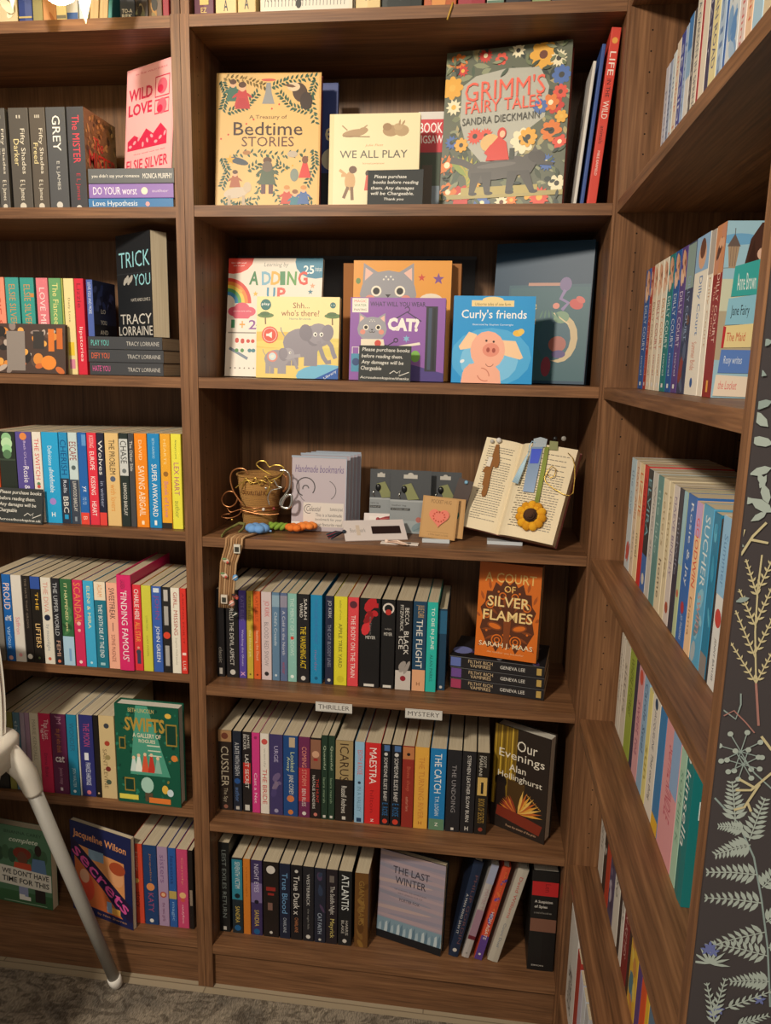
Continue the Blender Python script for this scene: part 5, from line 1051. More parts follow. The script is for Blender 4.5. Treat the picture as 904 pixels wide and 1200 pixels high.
t_, W = lying_card(426, 622.5, 486, 624.5, .040, '#d9cfcb', 'tassel_bookmark', 'white carded bookmark with rosy tassel lying behind the dark tasselled one', 'bookmark', 0, tilt=62, art=lambda A: (A.rect(.1,.2,.9,.85,'#e0d8d2'), A.text('handmade', '#8f8a88', .3,.4,.7,.6, bold=0)))
mb = MB(); tassel(mb, (.03,.026,.002), (1,.1,0), .035, .006, ['#a84a4e','#c06a66','#8e3a40'], seed=3); mb.build('tassel', t_)
t_, W = lying_card(446, 637.5, 490, 640, .018, '#e3dbd4', 'tassel_bookmark', 'small white bookmark with cream tassel at the shelf front edge', 'bookmark', 0, art=lambda A: A.rect(.3,.2,.8,.8,'#3a2826'))
mb = MB(); tassel(mb, (.012,.004,.002), (1,-.28,0), .045, .005, ['#e6cfc0','#d9b8a4','#eadccf'], seed=5); mb.build('tassel', t_)
p = at(467, 617, 'Z', z+.004)
# kraft cards with a crocheted heart, on a clear stand
def kraft_card(x0, x1, y, yt, Y, lean, label, heart, roll):
    t_, W, H = flat_card('kraft_card', (x0, y), (x1, y), yt, z+.0078, Y, Y, lean, '#b98e58', label, 'gift card', 'kraft cards with crochet hearts', lambda A: (A.rect(.05,.03,.95,.97,'#c09660'), A.text('POCKET HUG', '#7a5a34', .24,.84,.80,.93, bold=0), A.line([(.2,.15),(.8,.15)], .008, '#8a6a40'), A.text('a little heart to hold', '#8a6a40', .25,.07,.8,.12, bold=0)), roll=roll)
    mb = MB(); hp = []
    for i in range(28):
        q = 2*math.pi*i/28; hp.append((W*.5+.0205*math.sin(q)**3, H*.52+.0165*(13*math.cos(q)-5*math.cos(2*q)-2*math.cos(3*q)-math.cos(4*q))/13))
    hm = paint(heart, .85); mb.prism([(a, b) for a, b in hp], .0012, .0042, hm, M=Matrix(((1,0,0,0),(0,0,-1,0),(0,1,0,0),(0,0,0,1)))); c2 = paint('#c8604e' if heart == '#e0806e' else '#1f5a50', .9)
    for i in range(12): q = i*.52; mb.ball((W*.5+.0115*math.cos(q), -.0044, H*.53+.010*math.sin(q)), .0016, c2, n=6)
    mb.build('crochet_heart', t_); return W, H
kraft_card(506, 542, 634, 583, .075, R(9), 'brown kraft card with teal heart, half hidden behind the coral one', '#23665c', 3)
kraft_card(491, 533, 634, 581, .064, R(9), 'brown kraft card with coral crocheted heart', '#e0806e', 4)
a = at(495, 636, 'Y', .05); rt = root('clear_stand', T(a.x, .05, z+.0005)); tag(rt, 'clear acrylic stand below the coral heart card', 'stand')
mb = MB(); ac = paint('#c2cad0', .08, .0, .9); mb.box((0,0,0), (.055,.034,.002), ac); mb.box((0,-.0025,0), (.055,-.0001,.008), ac); mb.build('stand_base', rt)
# open book, tilted, on a stand
def open_book():
    # anchor: bottom centre of the gutter; axes from the photo corners
    P = lambda x, y, Y: at(x, y, 'Y', Y)
    LB, CB, RB = P(542, 621, .10), P(583, 629, .075), P(650, 646, .03)
    LT, CT, RT = P(560, 520, .165), P(607, 520, .15), P(682, 532, .105)
    O = CB; ux = (RB-LB).normalized(); uz = ((LT-LB)+(RT-RB)).normalized(); uz = (uz-ux*uz.dot(ux)).normalized(); uy = uz.cross(ux)
    wl, wr, h = (CB-LB).length, (RB-CB).length, ((LT-LB).length+(RT-RB).length)/2
    zmin = min((O+ux*a_+uz*0).z for a_ in (-wl, wr)) ; O = O+Vector((0,0,max(0, z+.006-zmin)))
    rt = root('open_book', Matrix.Translation(O) @ Matrix((ux, uy, uz)).transposed().to_4x4()); tag(rt, 'open paperback tilted on the third shelf, bookmarks laid over its pages', 'book')
    pm = paint('#e2d3b4', .85, spec=.1); t1, t2 = .010, .026
    def half(sx, w, t):
        n = 14; top = []
        for i in range(n+1):
            f = i/n; hh = t*(1-math.exp(-f*9))*(.75+.25*math.sin(min(f*1.7, 1)*math.pi/2)); top.append((sx*w*f, -hh))
        mb = MB(); poly = top+[(sx*w, .0), (0, .0)]
        if sx < 0: poly = poly[::-1]
        vs = [(x, y, 0) for x, y in poly]+[(x, y, h) for x, y in poly]; k = len(poly)
        mb.add(vs, [tuple(range(k)), tuple(range(2*k-1,k-1,-1))], PAGES[1])
        mb.add(vs, [(i, k+i, k+(i+1) % k, (i+1) % k) for i in range(k)], pm)
        fy = lambda f: -t*(1-math.exp(-f*9))*(.75+.25*math.sin(min(f*1.7, 1)*math.pi/2))
        # printed lines
        A = Art(mb, w, h, lambda u, v, o: (sx*u if sx > 0 else -(w-u), fy(u/w if sx > 0 else 1-u/w)-o-.0003, v)); rr = random.Random(9); tx = '#5f574a'
        A.held = True
        for i in range(31):
            v = .90-.0262*i
            if sx > 0 and i in (1, 3): continue
            u0, u1 = (.13, .86) if sx < 0 else (.17, .90); e = u1 if rr.random() > .2 else u0+(u1-u0)*rr.uniform(.3, .9); u = u0+(.04 if rr.random() < .2 else 0)
            while u < e-.02:
                q = min(u+rr.uniform(.03, .09), e); A.rect(u, v, q, v+.0075, tx); u = q+.014
        mb.build('left_pages' if sx < 0 else 'right_pages', rt); return top
    half(-1, wl, t1); half(1, wr, t2)
    mb = MB(); cm = paint('#8e4a44', .5); mb.box((-wl-.002, .0002, -.001), (wr+.003, .0022, h+.001), cm); mb.build('cover', rt)
    return O, ux, uy, uz, wl, wr, h, t1, t2
OB = open_book()
def on_page(px, py, lift=.002, t=None):
    """point just in front of the open pages along a photo sight line"""
    O, ux, uy, uz = OB[:4]; d = FWD+RGT*((px-452)/FPX)-UPV*((py-600)/FPX); tt = t
    if tt is None: tt = OB[7] if px < 583+.22*(629-py) else OB[8]
    o = O-uy*(tt+lift); return CAM_P+d*((o-CAM_P).dot(uy)/d.dot(uy))
_OM = Matrix((OB[1], OB[2], OB[3])).transposed()
def page_shape(name, outline, th, m, rt, O, t=None, part='body', lift=.002):
    mb = MB(); p = [on_page(x, y, lift, t)-O for x, y in outline]; q = [v-OB[2]*th for v in p]; n = len(p)
    mb.add(p+q, [tuple(range(n)), tuple(range(2*n-1, n-1, -1))]+[(i, (i+1) % n, n+(i+1) % n, n+i) for i in range(n)], m); mb.build(part, rt)
GK = 'bookmarks on the open book'
o = on_page(580, 540); rt = root('leather_bookmark', T(*o)); tag(rt, 'brown leather feather bookmark with white clip on the left page', 'bookmark', GK)
page_shape('b', [(582,521),(585.5,521),(585.5,531),(586,541),(584,547.5),(580.5,548.5),(578.5,546),(576.5,552),(574.5,562),(573,570),(570.5,579),(568.5,582),(565.5,582),(564.5,578),(567,570),(565.5,568),(567.5,560),(568.5,554),(566,552.5),(569,547.5),(574,545),(577,536)], .0018, paint('#8a5a2c', .8), rt, o, t=OB[7], part='feather')
page_shape('b', [(573.5,535),(578,536),(574.5,547),(570,546)], .001, paint('#d9d0c0', .6), rt, o, t=OB[7], part='paper_tag', lift=.0042)
mb = MB(); mb.ball(on_page(585, 516, .0075, OB[7])-o, .0055, paint('#d4d0ca', .4), (1,.7,1)); mb.ball(on_page(577, 517, .0065, OB[7])-o, .004, paint('#b8b4ae', .4), (1,.7,1)); mb.build('clip', rt)
o = on_page(630, 545); rt = root('tassel_bookmark', T(*o)); tag(rt, 'shiny blue bookmark with pale blue tassel on the right page', 'bookmark', GK)
page_shape('b', [(623,524),(637,524),(626,577.5),(613,576)], .0012, paint('#6f86a4', .25, .1), rt, o)
page_shape('b', [(623.6,526),(635.6,526),(631,543),(621,543)], .0004, paint('#3f55c8', .2, .1), rt, o, part='foil', lift=.0036)
mb = MB(); A0 = on_page(620, 530, .004)-o; B0 = on_page(604, 566, .004)-o
for i in range(16): j = (i-7.5)/7.5; e = on_page(604+j*3.2, 566+j*1.2, .003+.001*(i % 3))-o; mb.tube([A0, A0.lerp(e, .5)+OB[1]*j*.0012, e], .0009, paint(['#a9c8da','#8fb4cc','#bcd6e2'][i % 3], .7), 5)
mb.tube([on_page(628, 519, .004)-o, on_page(624, 517, .004)-o, on_page(621, 522, .004)-o, A0], .0011, paint('#9fc0d4', .7), 6); mb.build('tassel', rt)
page_shape('b', [(626,514.5),(634,512.5),(642,515),(640,524),(625,524)], .0015, paint('#a9b4bc', .15, .1), rt, o, part='top_tab')
o = on_page(625, 600); rt = root('sunflower_bookmark', T(*o)); tag(rt, 'crocheted sunflower bookmark on a green stem over the right page', 'bookmark', GK)
C0 = on_page(622.5, 604.5, .0085)
mb = MB(); gm = paint('#8d9a4a', .9)
for s in (-1.6, 0, 1.6): mb.tube([on_page(641.5+s, 524, .0034)-o, on_page(636+s, 555, .0034)-o, on_page(629+s, 590, .0034)-o], .0019, gm, 6)
mb.build('stem', rt)
mb = MB(); ym, ym2 = paint('#dfa221', .9), paint('#cf8f18', .9)
for i in range(11):
    q = 2*math.pi*i/11; c = C0-o+(OB[1]*math.cos(q)+OB[3]*math.sin(q))*.0225
    mb.ball(c, .0085, ym if i % 2 else ym2, (1,.5,1), n=10); mb.ball(c-(OB[1]*math.cos(q)+OB[3]*math.sin(q))*.006-OB[2]*.001, .006, ym, (1,.6,1), n=8)
mb.build('petals', rt)
mb = MB(); bm = [paint('#4a2f1e', .9), paint('#3a2416', .9)]
mb.ball(C0-o-OB[2]*.0015, .0150, bm[0], (1,.4,1), n=16)
for r_ in (.004, .0082, .0124): mb.tube([C0-o-OB[2]*.0065+(OB[1]*math.cos(q*.3)+OB[3]*math.sin(q*.3))*r_ for q in range(21)], .0015, bm[1], 6, closed=True)
mb.build('flower_centre', rt)
o = on_page(660, 560, .003); rt = root('wire_bookmark', T(*o)); tag(rt, 'gold twisted wire bookmark with spiral on the right page', 'bookmark', GK)
pts = [(666,531),(671,536),(674,546),(674,560),(672,578),(667,581),(660,579),(648,572),(640,565),(638,560),(642,552),(647,546),(652,550),(650,558),(645,560),(641,555)]
mb = MB(); mb.tube([on_page(x, y, .006+.0006*(i % 2))-o for i, (x, y) in enumerate(pts)], .0010, GOLD, 6); mb.build('wire', rt)
o = on_page(652, 517, .003); rt = root('leather_bookmark', T(*o)); tag(rt, 'khaki tag bookmark with dark clip above the right page', 'bookmark', GK)
page_shape('b', [(645,517),(654.5,518),(654,528),(644,527)], .002, khaki, rt, o, part='leather_tag'); mb = MB(); mb.ball(on_page(651, 514, .004)-o, .0045, paint('#1f1f20', .3), (1,.7,1)); mb.ball(on_page(661, 514, .004)-o, .005, paint('#8f8b84', .3), (1,.5,1)); mb.build('clip', rt)
a = at(574, 636, 'Y', .07); rt = root('book_stand', T(a.x-.005, .062, z+.0005)); tag(rt, 'clear stand holding up the open book', 'stand')
mb = MB(); mb.box((0,0,0), (.07,.05,.002), ac); mb.box((0,-.002,0), (.07,-.0001,.007), ac); mb.build('stand_base', rt)
# crochet bookmarks lying at the shelf front
def crochet(spots, r, cols, name, label, Zl=.004):
    p0 = at(spots[0][0], spots[0][1], 'Z', z+Zl); t_ = root(name, T(p0.x, p0.y, z+.0005)); tag(t_, label, 'crochet bookmark', 'crocheted bookmarks on the shelf edge')
    return t_, p0
def petals(t_, c, n, R0, rad, col, part='petals', big=1):
    rad *= big; R0 *= 1.15 if big > 1 else 1; c = (c[0], c[1], max(c[2], rad*.78))
    mb = MB(); m = paint(col, .9)
    for i in range(n): q = 2*math.pi*i/n; mb.ball((c[0]+R0*math.cos(q), c[1]+R0*math.sin(q)*.8, c[2]+.0015), rad, m, (1,1,.75), n=10)
    mb.ball((c[0],c[1],c[2]+.001), rad, m, (1.1,1,.8)); mb.build(part, t_)
t_, p0 = crochet([(302, 623)], 0, 0, 'crochet_bookmark', 'light blue crocheted flower lying at the third shelf edge'); petals(t_, (0,0,.007), 6, .0125, .0082, '#6f9fd8', big=1.5)
mb = MB(); mb.tube([(.012,0,.006),(.022,.002,.006),(.03,.0,.006)], .002, paint('#7fa9da', .9), 6); mb.build('cord', t_)
t_, p0 = crochet([(327, 620)], 0, 0, 'crochet_bookmark', 'bright green crocheted leaf between blue and orange flowers')
mb = MB(); gm2 = paint('#7f9f3a', .9)
for s in (0, 1): mb.tube([(-.020+.038*i/12, (.007*math.sin(i*.8+s*math.pi)), .0095+.0045*math.cos(i*.8+s*math.pi)) for i in range(13)], .0046, gm2, 7)
mb.build('leaf', t_)
t_, p0 = crochet([(353, 622)], 0, 0, 'crochet_bookmark', 'orange crocheted flower lying right of the green leaf'); petals(t_, (-.012,-.004,.010), 6, .0125, .0098, '#e0762c'); petals(t_, (.013,.005,.013), 6, .0125, .0092, '#e8863c', 'second_petals')
# green cord and hanging beaded ribbon
pc = at(276, 618, 'Z', z+.003); rt = root('cord_bookmark', T(pc.x, pc.y, z+.0005)); tag(rt, 'olive green twisted cord looped on the shelf left of the blue flower', 'cord')
cp = [at(x, y, 'Z', z+.004)-Vector((pc.x, pc.y, z+.0005)) for x, y in ((260,628),(265,623),(273,620.5),(281,619.5),(287,620.5),(285,623),(280,624.5))]
for k in range(7): cp[k].z += (0,.002,.006,.012,.012,.006,.001)[k]
mb = MB(); gm3 = paint('#77763f', .9)
for s in (0, 2.1, 4.2):
    fine = []
    for i in range(49):
        f = i/48*6; j = min(int(f), 5); p = cp[j].lerp(cp[j+1], f-j); fine.append(p+Vector((0, math.cos(i*.9+s)*.0016, math.sin(i*.9+s)*.0016)))
    mb.tube(fine, .0017, gm3, 6)
mb.build('twisted_cord', rt)
def strap():
    Yh = -.0062; P = [at(x, y, 'Y', Yh) for x, y in ((274, 632), (268, 660), (266, 690), (265, 712))]; o = Vector((P[0].x, 0, z))
    rt = root('beaded_strap', T(*o)); tag(rt, 'straw coloured strap with charms hanging from the third shelf left end', 'strap')
    mb = MB(); cols = [paint(c, .85) for c in ('#a8815a', '#8f6a46', '#b8946c', '#9a7450')]
    for i in range(7):
        s = (i-3)*.0054
        path = [Vector((s*1.1+.016, .040, .0038)), Vector((s+.010, .02, .0038)), Vector((s+.004, .004, .0042)), Vector((s+.001, -.0052, .0014))]+[Vector((p.x-o.x+s*(1-.05*k), Yh, p.z-z)) for k, p in enumerate(P)]
        path[4].z = -.014; mb.tube(path, .0026, cols[i % 4], 6)
    mb.build('cords', rt)
    ch = [(278, 643, '#cfcabc', 'square'), (265, 657, '#c9b8a0', 'fish'), (263, 674, '#d4c4b0', 'fish'), (276, 677, '#5f93c4', 'ball'), (263, 702, '#cfc4b4', 'square'), (276, 699, '#7a3a34', 'fish'), (272, 707, '#cf8f80', 'ball'), (276, 720, '#26302c', 'ball')]
    for x, y, c, kd in ch:
        p = at(x, y, 'Y', -.0135)-o; m = paint(c, .35); mb = MB()
        if kd == 'square': mb.box((p.x-.0065, p.y-.002, p.z-.009), (p.x+.0065, p.y+.002, p.z+.009), m); mb.box((p.x-.0042, p.y-.0032, p.z-.006), (p.x+.0042, p.y-.0021, p.z+.004), paint('#3a3a34', .3))
        elif kd == 'fish': mb.ball(p, .0062, m, (1.35,.45,.8), M=T(*p) @ RY(R(30)) @ T(*-p)); mb.ball(p+Vector((-.003,-.002,.004)), .0036, paint('#6a8a5a' if c != '#7a3a34' else '#2a2320', .4), (1.4,.6,.6)); mb.ball(p+Vector((.004,-.0025,-.003)), .0028, paint('#b84a3c', .4), (1,.5,1))
        else: mb.ball(p, .0068, m, (.9,.6,1)); mb.tube([p+Vector((-.005,-.004,-.003)), p+Vector((0,-.0045,.001)), p+Vector((.005,-.004,.004))], .001, paint('#e6e2da', .4), 5)
        mb.build('charm', rt)
strap()

# --- spine rows
z = ZM[4]
M4 = [
 (254.6, 264, 'black', '#1d1b1c', [('B', .03, .10, '#b0aaa2', .3, .7), ('D', 'classic', '#8d8880', .34, .16)]),
 (266, 280.4, 'dark', '#211f20', [('D', 'CORELLI THE DEVIL ASPECT', '#c9c5bd', .88, .14, .3, .62), ('O', .06, .22, '#c9c5bd')]),
 (280.8, 289.4, 'violet', '#54449a', [('D', 'KATE ELLIS', '#8f84c8', .94, .66), ('D', 'Watching the Ghosts', '#c2badf', .56, .14, .3, .65), ('H', 'x', '#d8a0c8', .03, .07)]),
 (290, 297.4, 'mustard', '#c3ab3c', [('D', 'KATE ELLIS', '#8a7a2c', .94, .66), ('D', 'the blood pit', '#e2d79a', .56, .25), ('O', .05, .15, '#6a5a1c')]),
 (298, 306, 'burnt orange', '#d6602c', [('D', 'KATE ELLIS', '#a8401c', .94, .66), ('D', 'Seeking the Dead', '#f0c4a0', .56, .22), ('O', .05, .15, '#7a2c14')]),
 (307, 318.8, 'pinkish white', '#d0bfc0', [('D', 'JO KIRK', '#c4585c', .90, .72, .2, .8), ('D', 'BLOOD RED SNOW', '#8a8084', .66, .16, .3, .7), ('O', .07, .22, '#2a2628')]),
 (319.4, 328.2, 'steel blue', '#5f7f9c', [('B', .84, .97, '#8aa6b8'), ('D', 'Child\'s Crusade', '#c4d2da', .78, .4, .3, .7), ('O', .06, .16, '#c4d2da')]),
 (328.8, 337.2, 'slate blue', '#5a6a8e', [('B', .84, .97, '#8e8a9c'), ('D', 'A Cold in the North', '#c9cbd8', .8, .3, .3, .7), ('D', 'winter', '#a04a5a', .22, .08)]),
 (337.6, 348, 'mint', '#86b8ae', [('D', 'THE MERCY OF SHADOWS', '#c4dcd2', .95, .3, .3, .7), ('O', .50, .2, '#c94a3c'), ('O', .06, .2, '#dfeae4')]),
 (348.8, 362.6, 'black yellow-lettered', '#222123', [('D', 'SARAH', '#dcd8d0', .95, .72, .55, .8), ('D', 'WARD', '#dcd8d0', .90, .74, .2, .45), ('D', 'THE VANISHING ACT', '#e2c22e', .64, .16, .25, .72), ('O', .05, .2, '#c9c5bd')]),
 (364, 377.4, 'cyan', '#2486b4', [('D', 'TOO CLOSE FOR COMFORT', '#3f6fae', .95, .45, .35, .6), ('D', 'murder', '#8a6a9c', .38, .14, .35, .6), ('O', .06, .15, '#155a80')]),
 (380.9, 390.6, 'navy', '#272a40', [('D', 'JO KIRK', '#b9b8c0', .95, .75, .25, .75), ('D', 'THE CAT BLOODY LINES', '#8a8ca0', .68, .2, .3, .7), ('O', .05, .2, '#c9c5bd')]),
 (391.2, 406.4, 'bright yellow', '#d9cf34', [('D', 'APPLE TREE YARD', '#55562a', .70, .20, .35, .62), ('D', 'author of more', '#8a8a34', .96, .74, .4, .58), ('O', .07, .28, '#c8bd2e')]),
 (407, 419.6, 'coral red', '#d8484e', [('O', .92, .35, '#5a2a34'), ('D', 'THE BODY ON THE TRAIN', '#f0dcd6', .80, .10, .3, .7)]),
 (420.4, 444.4, 'thick black', '#1b1a1b', [('G', 6, ['#b8262c', '#d0343a', '#8e1d22'], .64, .96), ('B', .90, .95, '#b8262c', .6, .9), ('D', 'eclipse', '#6a6664', .8, .6, .45, .6), ('H', 'MEYER', '#c4c0b8', .55, .585, .3, .78), ('B', .012, .04, '#d8d4cc', .25, .75)]),
 (445.6, 461.6, 'black', '#1c1b1c', [('O', .90, .42, '#d8cdc4'), ('O', .90, .30, '#1c1b1c'), ('O', .86, .22, '#b8342e'), ('H', 'MEYER', '#c4c0b8', .60, .635, .2, .8), ('H', 'twilight', '#8a8682', .66, .685, .25, .75), ('B', .012, .04, '#d8d4cc', .2, .8)]),
 (462.6, 481.2, 'black white-footed', '#1e1c1d', [('D', 'BECCA', '#d0ccc4', .92, .73, .55, .8), ('D', 'FITZPATRICK', '#d0ccc4', .95, .66, .25, .45), ('D', 'BLACK', '#dedad2', .66, .40, .5, .8), ('D', 'ICE', '#dedad2', .60, .46, .18, .45), ('B', .0, .22, '#c4bcb4'), ('G', 4, ['#9a928c'], .18, .32), ('O', .13, .18, '#8e2430')]),
 (482.2, 497.8, 'dark blue peach-footed', '#22435f', [('D', 'JULIE CLARK', '#c9a46a', .96, .82, .2, .8), ('D', 'THE FLIGHT', '#e4e0d6', .80, .26, .25, .72), ('B', .0, .24, '#dba47c'), ('H', 'H', '#8a5a3c', .06, .1, .35, .6)]),
 (498.2, 510.5, 'turquoise', '#2bb0a4', [('D', 'TO DIE IN JUNE', '#e6efe8', .94, .48, .3, .7), ('D', 'ALAN PARKS', '#1f6a64', .42, .12, .35, .65)]),
 (511.2, 521, 'dark blue', '#1f3f58', [('B', .7, .98, '#2a5f80'), ('O', .04, .18, '#c9c5bd')], {'yt': 716, 'dy': .012, 'r': 'a stack'}),
]
row(z, .055, ((258, 788), (510, 812)), M4, V4, GM, yt=((265, 691), (505, 706)), d=.18)
z5 = z
for i, (xl, xr, y, lab, ac_) in enumerate(((525, 637.5, 817, 'black book at the bottom of the small stack under the orange book', '#a03a5a'), (525.5, 638, 804, 'black book in the middle of the small stack under the orange book', '#6a4a8e'), (525, 638.5, 788, 'black book on top of the small stack under the orange book', '#5f6fae'))):
    lying(xl, xr, y, z5+.0245*i, .052, .0243, .13, '#232123', lab, GM, yaw=R(-9), spine=spine_of([('B', .88, .99, ac_, .1, .9), ('D', 'FILTHY RICH', '#c9b08a', .80, .54, .52, .82), ('D', 'VAMPIRES', '#c9b08a', .78, .56, .16, .46), ('D', 'GENEVA LEE', '#d8d4cc', .46, .20, .34, .64), ('B', .03, .08, '#b89a54', .2, .8)]),
          front=(lambda A: ([A.ell(.1+.8*((i_*37)%19)/19, .1+.8*((i_*29)%19)/19, .10, .05, ['#6f6a7a','#3a3540','#8d8a92','#54406a'][i_ % 4], i_*30) for i_ in range(26)], A.ell(.3,.9,.16,.16,'#7f86c0'))) if i == 2 else None)
def art_mask(A):
    O_, D, D2 = '#cf6a1c', '#552a12', '#7e3f18'
    A.rect(0,0,1,1,O_)
    # lacy half mask: winged brow, cheeks and pointed nose, with eye holes
    half = [(.0,.78),(.08,.83),(.14,.76),(.22,.80),(.27,.70),(.36,.70),(.38,.58),(.45,.52),(.40,.42),(.44,.30),(.36,.20),(.30,.10),(.22,.13),(.16,.06),(.09,.14),(.04,.10),(.0,.16)]
    A.poly([(.5+x, y) for x, y in half]+[(.5-x, y) for x, y in half[::-1]], D)
    for s in (-1, 1):
        for (u, v, l, r_) in ((.10,.50,.26,62),(.16,.46,.24,40),(.20,.40,.22,18),(.05,.54,.24,80),(.20,.24,.18,-30),(.14,.18,.14,-60),(.24,.30,.18,-5)):
            A.leaf(.5+s*u, v, l, .045, r_ if s > 0 else 180-r_, D2)
        A.ell(.5+s*.20,.335,.125,.062,D2,s*14); A.ell(.5+s*.20,.335,.10,.040,O_,s*14); A.ring(.5+s*.15,.19,.085,.02,O_); A.ring(.5+s*.15,.19,.04,.018,O_); A.ring(.5+s*.30,.56,.06,.018,O_); A.ring(.5+s*.10,.66,.05,.018,O_); A.ring(.5+s*.34,.44,.04,.014,O_)
        for (u, v) in ((.05,.72),(.17,.70),(.26,.63),(.33,.28),(.05,.25)): A.ell(.5+s*u, v, .018, .018, O_)
        for (u, v, l, r_) in ((.40,.60,.16,70),(.30,.72,.16,80),(.44,.42,.12,40),(.38,.16,.12,-50)): A.leaf(.5+s*u, v, l, .05, r_ if s > 0 else 180-r_, '#a04f1a')
    A.poly([(.46,.12),(.54,.12),(.56,.4),(.5,.52),(.44,.4)], D2)
    Y1 = '#e3b96a'
    A.text('A COURT', Y1, .10,.80,.92,.90, bold=.004); A.text('OF', Y1, .42,.70,.60,.77, bold=.004); A.text('SILVER', '#e8c988', .16,.545,.84,.655, bold=.012); A.text('FLAMES', '#e8c988', .10,.395,.90,.505, bold=.012); A.text('SARAH J. MAAS', '#ecd9b4', .06,.10,.93,.165, bold=.002); A.text('the number one bestseller', '#e0b080', .2,.05,.8,.07, bold=0)
face_out((557.5, 740), (630.5, 740), 663, z5+.0746, .085, .058, .036, R(5), '#c8651a', 'bright orange novel with dark ornate mask, standing on the black stack', GM, front=art_mask, page=1)

